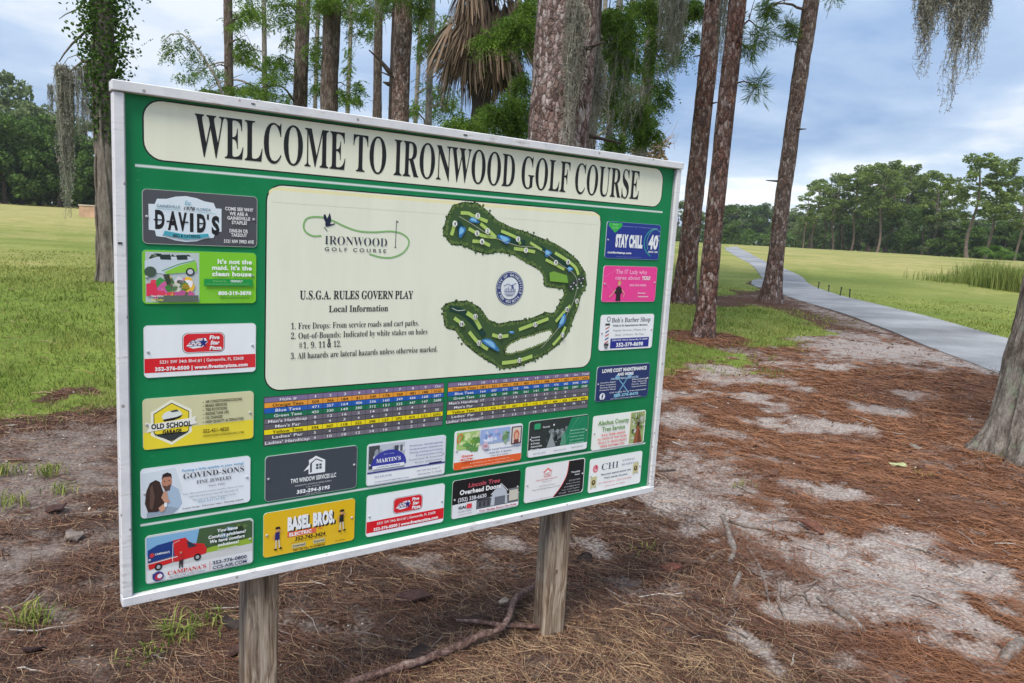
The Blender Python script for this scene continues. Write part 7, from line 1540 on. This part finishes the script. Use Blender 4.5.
moss('large moss curtain hanging into the upper right sky', [P(922, -32, 5.6), P(945, -40, 5.6), P(972, -40, 5.6), P(996, -32, 5.6)], 1.02, 420, 0.0034, 53, 0.022, lenfn=mlen)

# ---- leaning tree at the right edge
b_ = gp(1027, 456)
t, f = near_tree('leaning_tree', 'grey furrowed trunk with lichen leaning out of the right edge', 'tree', b_, 8, 0.30, B_EDGE, None, seed=23, crown=False, flare=0.36, fh=0.17, lobes=5, lean=(0.06, 0.0), step=0.05, sides=150, amp=0.06, groove=0.15, top=0.75, bend=0.01)
w_ = [f(4.6), f(4.6) + [-.7, -.3, .3]] + [np.array(P(a, c, 5.6)) - np.array(b_) for a, c in [(1010, -30), (985, -42), (950, -46), (915, -40)]]
m_ = MB(); m_.tube(w_, np.linspace(0.09, 0.02, len(w_)), 8, noise=0.1); m_.build('branch', B_GREY, t, smoothed=True)
q, tt_ = foliage_at(b_, [(1000, -90, 60, 30, 5.6, 260), (1100, -120, 90, 60, 6.5, 300)], 'broad', np.random.default_rng(3))
link('crown', quad_cloud('crown', q, L_VINE, tt_), t)

# ---- cabbage palm behind the board
PY = 13.0
b_ = vbase(482, 90, PY); t = thing('palm_tree', 'cabbage palm with a shaggy skirt of dead brown fronds', 'tree', b_)
ctr = np.array(P(488, -22, PY)) - np.array(b_); H_ = ctr[2]
mb, f = trunk_mb(H_, 0.15, seed=30, top=1.0, flare=0.2, amp=0.12, bend=0.0); mb.build('trunk', B_DARK, t, smoothed=True)
def fan(seed, dead):
    rng = np.random.default_rng(seed); Q, T = [], []
    nseg = 26; pet = rng.uniform(0.45, 0.7) if not dead else rng.uniform(0.25, 0.4); Lb = rng.uniform(0.75, 0.95)
    # local frame: x outward, z up
    if dead: stem = [np.array([0, 0, 0]), np.array([pet * .8, 0, -0.08]), np.array([pet * 1.15, 0, -0.35])]; out = unit(np.array([0.25, 0, -1.0]))
    else: stem = [np.array([0, 0, 0]), np.array([pet * .5, 0, .35 * pet]), np.array([pet, 0, .45 * pet])]; out = unit(np.array([1.0, 0, -0.05]))
    for i in range(2):
        a, c = stem[i], stem[i + 1]; wd = np.array([0, 0.012, 0]); Q.append(np.stack([a - wd, a + wd, c + wd, c - wd])); T.append(0.7 if dead else .5)
    hub = stem[-1]
    for k in range(nseg):
        ang_ = (k / (nseg - 1) - .5) * (3.6 if not dead else 1.5) + rng.normal(0, .05); l = Lb * (1 - .35 * abs(k / (nseg - 1) - .5)) * rng.uniform(.8, 1.1)
        d0 = unit(out * math.cos(ang_) + np.array([0, 1.0, 0]) * math.sin(ang_) + (rng.normal(0, .12, 3) if dead else 0))
        p = hub.copy(); wd0 = unit(np.cross(d0, [0.3, 0, 1.0])) * 0.02; tv = rng.uniform(0.15, 0.95) if dead else rng.uniform(.3, .8)
        S = 5
        for s_ in range(S):
            d0 = unit(d0 + np.array([0, 0, -0.22 if not dead else -0.30])) ; p2 = p + d0 * l / S; w1 = wd0 * (1 - s_ / S * .8); w2 = wd0 * (1 - (s_ + 1) / S * .85)
            Q.append(np.stack([p - w1, p + w1, p2 + w2, p2 - w2])); T.append(tv); p = p2
    return quad_cloud('dead_frond' if dead else 'frond', np.array(Q), L_DEAD if dead else L_PALM, T)
dfr = [fan(s, True) for s in (1, 2, 3, 4)]; gfr = [fan(s, False) for s in (5, 6, 7)]
rng = np.random.default_rng(9)
for k in range(84):
    o = link('dead_frond', dfr[k % 4], t, (0, 0, H_ - rng.uniform(-.1, .75))); o.rotation_euler = (rng.normal(0, .25), rng.uniform(-0.45, .3), k * 2.399 + rng.normal(0, .2)); s_ = rng.uniform(.9, 1.25); o.scale = (s_,) * 3
for k in range(22):
    o = link('frond', gfr[k % 3], t, (0, 0, H_ + rng.uniform(.1, .5))); o.rotation_euler = (0, -rng.uniform(-0.45, 1.2), k * 2.399); s_ = rng.uniform(1.0, 1.4); o.scale = (s_,) * 3

# ---- tan shrub and bare twigs behind the board's right corner
b_ = vbase(658, 150, 40); t = thing('withered_tree', 'small withered tree with tan leaves and bare twigs above the right corner', 'tree', b_)
q, tt_ = foliage_at(b_, [(655, 150, 22, 12, 40, 160), (640, 152, 14, 8, 40, 60)], 'broad', np.random.default_rng(6)); link('foliage', quad_cloud('foliage', q, L_TAN, tt_), t)
rng = np.random.default_rng(12); m_ = MB(); top = np.array(P(660, 150, 40)) - np.array(b_); m_.tube([(0, 0, -.2), top * [.5, .5, .5], top], [.12, .1, .07], 8); m_.build('trunk', FAR_BARK, t)
for k in range(9):
    e_ = np.array(P(rng.uniform(652, 676), rng.uniform(126, 142), 40 + rng.uniform(-.5, .5))) - np.array(b_); md = (top + e_) / 2 + rng.normal(0, .15, 3)
    m_ = MB(); m_.tube([top, md, e_, e_ + rng.normal(0, .25, 3)], [.035, .022, .014, .006], 5); m_.tube([md, (md + e_) / 2 + rng.normal(0, .25, 3), e_ + rng.normal(0, .4, 3)], [.018, .012, .005], 5); m_.build('branch', plain('pale_twig', (.32, .25, .2), .9), t)

# ================================================================== FAR TREES
LF = [leaf_mat('far_pine_green', (0.065, 0.115, 0.025), (0.27, 0.35, 0.085), 0.35), leaf_mat('far_oak_green', (0.035, 0.075, 0.015), (0.13, 0.22, 0.04), 0.3), leaf_mat('far_pale_green', (0.09, 0.135, 0.05), (0.26, 0.32, 0.14), 0.35)]
def leafballs(clumps, per, size, rng, flat=0.6):
    Q, T = [], []
    for c, R_ in clumps:
        n = int(per * (R_[0] * R_[1] * R_[2]) ** (1 / 3) * 1.4)
        p = np.array(c) + in_ball(n, rng, 0.45) * np.array(R_)
        v1 = unit(rng.normal(0, 1, (n, 3)) * [1, 1, flat]) ; v2 = unit(np.cross(v1, rng.normal(0, 1, (n, 3)) + [0, 0, .8]))
        s_ = (size * rng.uniform(.5, 1.3, n))[:, None]
        Q.append(np.stack([p - v1 * s_, p + v2 * s_ * .7, p + v1 * s_, p - v2 * s_ * .7], 1))
        T.append(np.clip(rng.normal(.45, .2, n) + rng.normal(0, .12), 0, 1))
    return np.concatenate(Q), np.concatenate(T)
def far_pine(seed, h=18.0, leaf=0, loose=1.0):
    rng = np.random.default_rng(seed); root = thing('pine_tree', 'x', 'tree')
    mb, f = trunk_mb(h * .88, .24, top=.35, flare=.3, lobes=3, sides=8, step=1.0, amp=.03, seed=seed, bend=.3); mb.build('trunk', FAR_BARK, root, smoothed=True)
    cl = []
    m = int(46 * loose)
    for i in range(m):
        u = (i + rng.uniform(0, 1)) / m; z = h * (0.40 + .58 * u); R_ = h * .24 * math.sqrt(max(.05, 1 - ((u - .52) / .56) ** 2)) ; a = rng.uniform(0, 6.28); d_ = R_ * rng.uniform(.15, 1.0) ** .6
        c = f(min(z, h * .86)) * [1, 1, 0] + [math.cos(a) * d_, math.sin(a) * d_, z + rng.normal(0, .2)]
        rr_ = h * rng.uniform(.025, .062); cl.append((c, (rr_ * 1.2, rr_ * 1.2, rr_ * rng.uniform(.55, .95))))
        if i % 5 == 0:
            b_ = MB(); s0 = f(max(z * .9, h * .38)); b_.tube([s0, (s0 + c) / 2 + [0, 0, .1], c], [.09, .06, .03], 5); b_.build('branch', FAR_BARK, root)
    q, t = leafballs(cl, 110, .20, rng); link('crown', quad_cloud('crown', q, LF[leaf], t), root)
    return root
def far_oak(seed, h=12.0, leaf=1):
    rng = np.random.default_rng(seed); root = thing('oak_tree', 'x', 'tree')
    mb, f = trunk_mb(h * .6, .3, top=.4, flare=.4, lobes=4, sides=8, step=.8, seed=seed, bend=.2); mb.build('trunk', FAR_BARK, root, smoothed=True)
    cl = []
    for i in range(62):
        z = h * rng.uniform(.08, .95); R_ = h * .46 * math.sqrt(max(.08, 1 - ((z / h - .42) / .58) ** 2)); a = rng.uniform(0, 6.28); d_ = R_ * rng.uniform(.3, .95); rr_ = h * rng.uniform(.045, .12)
        cl.append((np.array([math.cos(a) * d_, math.sin(a) * d_, z]), (rr_, rr_, rr_ * .8)))
    q, t = leafballs(cl, 95, .23, rng, 1.0); link('crown', quad_cloud('crown', q, LF[leaf], t), root)
    return root
protos = {'pine': [far_pine(s) for s in (51, 52, 53, 54)], 'loose': [far_pine(s, 18, 0, .7) for s in (55, 56)], 'oak': [far_oak(s) for s in (61, 62, 63)], 'pale': [far_oak(s, 12, 2) for s in (64, 65)] + [far_pine(57, 18, 2, .9)]}
used = set()
HT = {'pine': 18, 'loose': 18, 'oak': 12, 'pale': 12}
def far_tree(kind, px, ytop, dist, label, group, sx=1.0, rng=np.random.default_rng(77)):
    d = ray(px, 250); d = d / math.hypot(d[0], d[1]); x, y = d[0] * dist, d[1] * dist
    b_ = onground(x, y, -0.05)
    # height so that the tip reaches that direction
    cpt = np.array([x, y, 0]); lo, hi = 1.0, 60.0
    for _ in range(30):
        m = (lo + hi) / 2; q = ROT.T @ (np.array([x, y, b_.z + m]) - [0, 0, EYE])
        if 341.5 + FPX * q[1] / q[2] > ytop: lo = m
        else: hi = m
    lst = protos[kind]; i = int(rng.integers(len(lst))); pr = lst[i]
    hh = HT[kind] if pr.name.startswith('oak') or kind != 'pale' else 18
    s = lo / hh; sc = (s * sx, s * sx, s); rz = rng.uniform(0, 6.28)
    if pr.name in used: o = copy_tree(pr, b_, rz, sc)
    else: used.add(pr.name); o = pr; o.location = b_; o.rotation_euler = (0, 0, rz); o.scale = sc
    o['label'] = label; o['group'] = group; o['category'] = 'tree'
    return o
ra = random.Random(19)
G1 = 'pines of the tall stand beyond the fairway'; LB1 = 'tall pine in the dense stand beyond the fairway'
for px, yt in ((803, 192), (812, 182), (822, 176), (833, 172), (843, 177), (851, 170), (860, 166), (869, 162), (877, 160), (886, 163), (894, 167), (902, 165), (911, 171), (921, 173), (931, 172), (939, 178), (946, 186)):
    far_tree(ra.choice(['pine', 'pine', 'loose']), px, yt, ra.uniform(128, 160), LB1, G1, 1.15)
for px, yt in ((808, 214), (828, 206), (848, 209), (866, 203), (884, 208), (903, 206), (922, 209), (940, 212), (876, 215), (857, 217)):
    far_tree(ra.choice(['oak', 'pale', 'pale']), px, yt, ra.uniform(126, 150), 'leafy oak under the tall pines beyond the fairway', 'oaks under the tall stand', 1.1)
for px in np.arange(716, 1120, 8.5):
    if 800 < px < 945: yt = ra.uniform(212, 222)
    elif px <= 800: yt = ra.uniform(203, 216)
    else: yt = ra.uniform(206, 220)
    far_tree(ra.choice(['oak', 'pale', 'pine']) if px < 800 or px > 945 else 'oak', float(px), yt + (px - 850) * .03, ra.uniform(185, 225), 'low hazy tree in the far line behind the fairway', 'low trees of the far line', 1.2)
far_tree('pine', 968, 153, 104, 'tall open pine standing apart at the right, nearest of its pair', 'pair of open pines', 1.35)
far_tree('pine', 986, 158, 110, 'second tall pine just behind the one standing apart at the right', 'pair of open pines', 1.25)
far_tree('pine', 1016, 176, 118, 'pine cut by the right edge of the picture', 'right edge pines', 1.1)
far_tree('pine', 1045, 180, 125, 'pine just beyond the right edge', 'right edge pines', 1.1)
for px in (951, 963, 994, 1003, 1012, 1022, 1034):
    far_tree('oak', px, 226 + ra.uniform(-6, 6), ra.uniform(120, 140), 'dark understorey bush behind the open pines', 'understorey at the right', 1.4)
# left wood
for px, yt in ((-90, 116), (-62, 108), (-38, 118), (-14, 112), (6, 110), (24, 116), (42, 113), (62, 122), (82, 134), (100, 142), (122, 140), (146, 144), (170, 150)):
    far_tree('oak', px, yt, ra.uniform(92, 108), 'dark leafy oak of the wood behind the left meadow', 'oaks of the left wood', 1.05)
for px, yt in ((-70, 84), (-30, 76), (2, 68), (30, 100), (50, 104), (74, 112), (98, 122)):
    far_tree('pale', px, yt, ra.uniform(118, 130), 'paler tree showing above the oaks at the left', 'paler trees at the left', 1.0)
for px in range(190, 720, 22):
    far_tree(ra.choice(['oak', 'pine', 'pale']), px, 168 + (px - 190) * .075 + ra.uniform(-6, 8), ra.uniform(120, 170), 'tree in the wood far behind the board', 'trees far behind the board', 1.2)
for k_, lst in protos.items():
    for pr in lst:
        if pr.name not in used:
            for ch in list(pr.children): bpy.data.objects.remove(ch)
            bpy.data.objects.remove(pr)

rng = np.random.default_rng(88); cl = []
for a_ in np.arange(-50, 50, .55):
    for dd, hh in ((176, 3.4), (232, 4.2)):
        if -2 > a_ > -50 and dd > 200: continue
        D_ = dd if a_ > -2 else 118
        x_, y_ = D_ * math.sin(math.radians(a_)) + rng.normal(0, 1.5), D_ * math.cos(math.radians(a_)) + rng.normal(0, 3)
        cl.append((np.array([x_, y_, float(ground_h(x_, y_)) + hh * .35]), (1.9, 1.6, hh * rng.uniform(.45, .9))))
q, t_ = leafballs(cl, 130, .30, rng, 1.0)
tag(link('undergrowth', quad_cloud('undergrowth', q, LF[1], t_)), 'dark undergrowth closing the foot of the far woods', 'undergrowth', kind='stuff')

# ================================================================== REEDS AND PALMETTO AT THE RIGHT
def reeds(label, pts, hmin, hmax, n, seed, w=0.009):
    rng = np.random.default_rng(seed); P3 = np.array([tuple(G(a, c)) for a, c in pts]); u = rng.uniform(0, 1, n); sg = np.linspace(0, 1, len(pts))
    b0 = np.stack([np.interp(u, sg, P3[:, i]) for i in range(3)], 1) + rng.normal(0, 1, (n, 3)) * [.25, .7, 0]
    b0[:, 2] = ground_h(b0[:, 0], b0[:, 1]); h = rng.uniform(hmin, hmax, n) * (0.42 + .15 * np.sin(u * 9 + seed)); a = rng.uniform(0, 6.28, n); ln = rng.uniform(.05, .45, n) * h
    wd = np.stack([np.cos(a + 1.5), np.sin(a + 1.5), 0 * a], 1) * w; md = b0 + np.stack([np.cos(a) * ln * .3, np.sin(a) * ln * .3, h * .6], 1); tp_ = b0 + np.stack([np.cos(a) * ln, np.sin(a) * ln, h], 1)
    q = np.concatenate([np.stack([b0 - wd, b0 + wd, md + wd * .8, md - wd * .8], 1), np.stack([md - wd * .8, md + wd * .8, tp_ + wd * .15, tp_ - wd * .15], 1)])
    base = P3.mean(0); tt_ = np.clip(rng.normal(.45, .28, n), 0, 1)
    o = link('reed_clump', quad_cloud('reed_clump', q - base, L_REED, np.concatenate([tt_, tt_ + .1])), None, base); return tag(o, label, 'reeds', 'reeds by the pond edge')
L_REED = leaf_mat('reed_leaf', (0.06, 0.11, 0.015), (0.34, 0.38, 0.11), 0.35)
reeds('low pale band of reeds left of the tall clump', [(928, 281), (948, 282), (968, 283)], .4, .8, 420, 1)
reeds('tall upright tuft of reeds before the right clump', [(974, 284), (988, 285)], 0.9, 1.4, 900, 2)
reeds('tall bushy reeds at the right edge behind the leaning trunk', [(994, 288), (1010, 290), (1040, 294)], 0.95, 1.55, 3400, 3)
reeds('straw-tipped reeds behind the tall tuft', [(976, 276), (990, 277), (1015, 279)], .9, 1.4, 900, 4)
b_ = vbase(995, 256, 72); t = thing('palmetto', 'bright round palmetto bush below the open pines', 'bush', b_)
for k in range(16):
    o = link('frond', gfr[k % 3], t, (rng.normal(0, .5), rng.normal(0, .5), .1)); o.rotation_euler = (0, -rng.uniform(.2, 1.1), k * 2.399); o.scale = (1.5, 1.5, 1.5)
# ================================================================== SMALL THINGS
def gsurf(px, py, dz=0.0):
    g_ = G(px, py); return Vector((g_.x, g_.y, float(surf(g_.x, g_.y)) + dz))
# fallen branch lying against the right post
def stick_mat(name, a, b_, c):
    return bark(name, [(0.3, a), (0.5, b_), (0.7, c)], 60, 0.4, 0.05, bump=0.6)
SM, _nt, _b = newmat('fallen_branch_bark'); N = NT(_nt); _c = N.coord()
_n = N.noise(_c, 26, 6, 0.7); _n2 = N.noise(_c, 110, 4, 0.7)
N.put(_b.inputs['Base Color'], N.ramp(N.math('ADD', N.math('MULTIPLY', _n, .6), N.math('MULTIPLY', _n2, .4)), [(0.38, (0.035, 0.018, 0.014)), (0.48, (0.12, 0.062, 0.048)), (0.58, (0.25, 0.165, 0.135)), (0.67, (0.44, 0.38, 0.33))]))
_b.inputs['Roughness'].default_value = .9; N.put(_b.inputs['Normal'], N.bump(_n2, .8, .006))
wp = [(330, 700, .03), (352, 688, .03), (385, 676, .03), (420, 667, .035), (455, 655, .04), (480, 648, .05), (498, 643, .055), (508, 632, .06), (512, 617, .06), (520, 606, .06), (532, 600, .06), (541, 594, .07)]
c0 = gsurf(440, 660); pts = [gsurf(a, c, z) - c0 for a, c, z in wp]
P_ = np.array([tuple(p) for p in pts]); out = []
for i in range(len(P_) - 1):
    a, b, c_, d = P_[max(i - 1, 0)], P_[i], P_[i + 1], P_[min(i + 2, len(P_) - 1)]
    for t in np.linspace(0, 1, 6, endpoint=False): out.append(0.5 * ((2 * b) + (-a + c_) * t + (2 * a - 5 * b + 4 * c_ - d) * t * t + (-a + 3 * b - 3 * c_ + d) * t ** 3))
out.append(P_[-1]); out = np.array(out)
m_ = MB(); m_.tube(out, np.linspace(0.016, 0.0105, len(out)) * (1 + .22 * np.sin(np.arange(len(out)) * 1.9) * np.sin(np.arange(len(out)) * .7)), 12, noise=0.42, nfreq=22, seed=3)
o = m_.build('fallen_branch', SM, None, smoothed=True); o.location = c0; tag(o, 'long crooked fallen branch leading up to the right post', 'branch')
c1 = gsurf(500, 632); m_ = MB(); m_.tube([gsurf(a, c, .03) - c1 for a, c in [(456, 626), (476, 629), (500, 632), (520, 634), (541, 635)]], np.array([.006, .009, .01, .01, .011]), 10, noise=.3, nfreq=30)
o = m_.build('fallen_branch', SM, None, smoothed=True); o.location = c1; tag(o, 'short reddish stick crossing under the long fallen branch', 'branch')
# orange-tan broken bark chip by the post
def flake(px, py, s, col, label, name='bark_chip', cat='bark', seed=0, th=.008, group=None, aspect=1.6):
    r_ = random.Random(seed); g_ = gsurf(px, py, .02); m_ = MB(); n = 9
    rim_ = [(s * aspect * math.cos(2 * math.pi * i / n) * r_.uniform(.7, 1.1), s * math.sin(2 * math.pi * i / n) * r_.uniform(.6, 1.1), r_.uniform(-.25, .35) * s) for i in range(n)]
    m_.add(rim_ + [(a, b, c - th) for a, b, c in rim_] , [tuple(range(n)), tuple(range(2 * n - 1, n - 1, -1))] + [(i, n + i, n + (i + 1) % n, (i + 1) % n) for i in range(n)])
    o = m_.build(name, plain('chip_%d_%d' % (int(col[0] * 100), int(col[2] * 100)), col, .9, .3, 60, bump=.5)); o.location = g_; o.rotation_euler = (r_.uniform(-.3, .3), r_.uniform(-.3, .3), r_.uniform(0, 3)); return tag(o, label, cat, group)
flake(537, 588, .022, (0.50, 0.30, 0.19), 'orange bark chip on the end of the fallen branch', seed=1)
flake(405, 600, .05, (0.055, 0.028, 0.025), 'dark brown slab of bark below the middle of the board', seed=2, aspect=2.2)
flake(385, 604, .035, (0.06, 0.03, 0.025), 'smaller dark slab of bark left of the larger slab', seed=3, aspect=1.8)
flake(422, 654, .045, (0.03, 0.02, 0.018), 'black pine cone scrap behind the long fallen branch', seed=4)
flake(585, 562, .04, (0.03, 0.02, 0.018), 'dark bark scrap just right of the right post', seed=5, aspect=1.2)
flake(770, 478, .05, (0.10, 0.05, 0.035), 'dark bark chip in the red needles right of the board', seed=6)
flake(855, 456, .04, (0.09, 0.04, 0.03), 'small dark chip farther out in the red needles', seed=7)
flake(812, 528, .05, (0.12, 0.05, 0.035), 'reddish bark slab on the pale sand', seed=8, aspect=2.2)
flake(672, 572, .04, (0.14, 0.05, 0.035), 'reddish flake left of the bare roots', seed=9)
flake(240, 655, .05, (0.06, 0.03, 0.026), 'dark slab of bark beside the left post', seed=10, aspect=1.8)
flake(235, 628, .045, (0.035, 0.025, 0.022), 'black scrap against the left post', seed=11)
flake(55, 512, .05, (0.05, 0.03, 0.025), 'dark chip between the grey sand patches at the left', seed=12)
flake(73, 538, .045, (0.20, 0.16, 0.14), 'pale curled chip on the left sand', seed=13)
flake(35, 655, .04, (0.04, 0.02, 0.02), 'dark chip at the lower left', seed=14)
flake(898, 468, .04, (0.36, 0.37, 0.20), 'yellow-green dry leaf lying in the red needles', 'fallen_leaf', 'leaf', seed=15, th=.002)
flake(915, 449, .04, (0.25, 0.23, 0.21), 'flat grey stone at the foot of the red needles', 'stone', 'stone', seed=18, th=.02)
flake(503, 604, .022, (0.30, 0.24, 0.19), 'pale chip in front of the right post', seed=19)
# exposed roots
RM = bark('root_bark', [(0.32, (0.07, 0.055, 0.045)), (0.48, (0.20, 0.165, 0.145)), (0.66, (0.38, 0.34, 0.31))], fib=True, bump=.7)
def root(pts, r, label, seed):
    c_ = gsurf(*pts[len(pts) // 2]); W_ = [gsurf(a, b, r * .05) - c_ for a, b in pts]; A_ = np.array([tuple(p) for p in W_])
    t0 = np.linspace(0, len(A_) - 1, len(A_) * 6); B_ = np.stack([np.interp(t0, range(len(A_)), A_[:, i]) for i in range(3)], 1)
    for _ in range(4): B_[1:-1] = (B_[:-2] + 2 * B_[1:-1] + B_[2:]) / 4
    r = r * .72; rr_ = r * (0.45 + .55 * np.sin(np.linspace(.1, math.pi - .1, len(B_)))); B_[0, 2] -= r; B_[-1, 2] -= r
    m_ = MB(); m_.tube(B_, rr_, 10, noise=.3, nfreq=18, seed=seed); o = m_.build('exposed_root', RM, None, smoothed=True); o.location = c_; return tag(o, label, 'root', 'bare roots in the sand')
root([(722, 516), (727, 530), (731, 543), (734, 555), (728, 566)], .028, 'thickest pale root curving down the left of the sand', 1)
root([(740, 573), (737, 583), (731, 596)], .02, 'short pale root below the thickest one', 2)
root([(727, 522), (745, 527), (762, 530), (785, 536)], .016, 'thin root running right from the thickest one', 3)
root([(735, 485), (746, 489), (757, 495), (762, 501)], .014, 'small curved root at the top of the sand', 4)
root([(745, 545), (757, 560), (765, 580), (770, 605)], .012, 'long thin root running down toward the camera', 5)
root([(796, 569), (806, 573), (818, 580)], .012, 'pale root crossing the middle sand', 6)
root([(818, 596), (832, 606), (850, 618), (866, 630)], .028, 'broad mossy root hump in the lower sand', 7)
root([(786, 598), (795, 592), (806, 594), (812, 606)], .012, 'hooked root left of the mossy hump', 8)
root([(700, 566), (716, 556), (731, 549)], .010, 'thin root running left from the thickest one', 9)
root([(1000, 664), (1012, 650), (1040, 636)], .04, 'thick grey root at the right edge', 10)
root([(905, 545), (930, 552), (960, 566)], .008, 'thin twig-like root over the right sand', 11)
root([(620, 470), (650, 474), (676, 470)], .02, 'low dark root just under the right end of the board', 12)
rq = random.Random(5)
for i in range(12):
    x0, y0 = rq.uniform(690, 830), rq.uniform(485, 610); a_ = rq.uniform(-.4, 1.5); L_ = rq.uniform(14, 42); pts_ = [(x0, y0)]
    for j in range(4): a_ += rq.uniform(-.5, .5); pts_.append((pts_[-1][0] + math.cos(a_) * L_ / 3, pts_[-1][1] + math.sin(a_) * L_ / 4))
    root(pts_, rq.uniform(.006, .012), 'thin pale rootlet in the sandy patch right of the board', 20 + i)
# small tufts of grass in the bare ground
def tuft(px, py, n, h, label, seed, spread=.04):
    rng = np.random.default_rng(seed); g_ = gsurf(px, py); a = rng.uniform(0, 6.28, n); p0 = np.stack([rng.normal(0, spread, n), rng.normal(0, spread, n), np.zeros(n)], 1)
    hh = h * rng.uniform(.5, 1.1, n); ln = hh * rng.uniform(.3, 1.2, n); wd = np.stack([np.cos(a + 1.5), np.sin(a + 1.5), 0 * a], 1) * .0025
    md = p0 + np.stack([np.cos(a) * ln * .4, np.sin(a) * ln * .4, hh * .7], 1); e_ = p0 + np.stack([np.cos(a) * ln, np.sin(a) * ln, hh * .75], 1)
    q = np.concatenate([np.stack([p0 - wd, p0 + wd, md + wd, md - wd], 1), np.stack([md - wd, md + wd, e_ + wd * .1, e_ - wd * .1], 1)]); tt_ = np.clip(rng.normal(.35, .25, n), 0, 1)
    o = link('grass_tuft', quad_cloud('grass_tuft', q, gmat, np.concatenate([tt_, tt_]))); o.location = g_; return tag(o, label, 'grass tuft', 'grass tufts in the bare ground')
for i, (px, py, n, h, lb) in enumerate([(178, 640, 60, .10, 'largest grass tuft left of the left post'), (212, 622, 34, .07, 'small grass tuft right of the largest one'), (147, 660, 30, .06, 'small grass tuft lower left of the largest one'),
        (30, 622, 60, .09, 'dry grass tuft at the lower left edge'), (50, 478, 60, .09, 'grass tuft between the left sand patches'), (12, 505, 50, .08, 'grass tuft at the left edge of the sand'), (60, 495, 40, .07, 'flat grass tuft below the upper left sand'), (8, 474, 50, .09, 'grass tuft at the far left edge of the bare ground'),
        (740, 486, 20, .05, 'green weed beside the small curved root'), (1015, 462, 70, .10, 'green tuft at the foot of the leaning trunk'), (645, 552, 14, .05, 'tiny weed right of the right post'), (925, 477, 14, .04, 'tiny weed in the red needles')]):
    tuft(px, py, n, h, lb, 100 + i)
# path-side marker stakes
DK = plain('black_stake', (0.02, 0.022, 0.022), .5)
for i, (px, py, lb) in enumerate([(818, 289, 'farthest of the four black stakes by the path'), (828.6, 292, 'second farthest black stake by the path'), (840, 296, 'third black stake by the path, left of the nearest'), (849.5, 298, 'nearest of the four black stakes by the path')]):
    g_ = G(px, py); t = thing('marker_stake', lb, 'stake', g_, 0, 'black stakes by the path'); hgt = (9 if i > 1 else 7) * g_.y / FPX
    m_ = MB(); m_.tube([(0, 0, -.05), (0, 0, hgt - .03)], .014, 8); m_.build('stake_body', DK, t); m_ = MB(); m_.tube([(0, 0, hgt - .03), (0, 0, hgt)], [.022, .019], 8); m_.build('stake_cap', DK, t); t.rotation_euler = (0, (-1) ** i * .06, 0)
# low tan block in the left meadow
g_ = G(92, 217.5); k = g_.y / FPX; t = thing('wooden_bin', 'low tan wooden box out in the left meadow', 'box', g_, .15)
m_ = MB(); m_.box((0, 0, 5.5 * k), (20 * k, 9 * k, 11 * k)); m_.build('box_body', plain('tan_wood', (0.52, 0.33, 0.22), .8, .25, 2), t)
m_ = MB(); m_.box((-.2 * k, 0, 11.6 * k), (20.6 * k, 10 * k, 1.2 * k)); m_.build('lid', plain('pale_wood', (0.55, 0.47, 0.38), .8, .15, 2), t)


# ---- the damp air over the fairway
hm = bpy.data.materials.new('haze_air'); hm.use_nodes = True; hn = hm.node_tree; hn.nodes.clear()
ho_ = hn.nodes.new('ShaderNodeOutputMaterial'); hv = hn.nodes.new('ShaderNodeVolumePrincipled')
hv.inputs['Color'].default_value = (0.90, 0.94, 1.0, 1); hv.inputs['Density'].default_value = 0.0003
hn.links.new(hv.outputs[0], ho_.inputs['Volume'])
hz = MB(); hz.box((0, 0, 20), (5200, 5200, 50)); ho = hz.build('haze', hm); ho['kind'] = 'stuff'
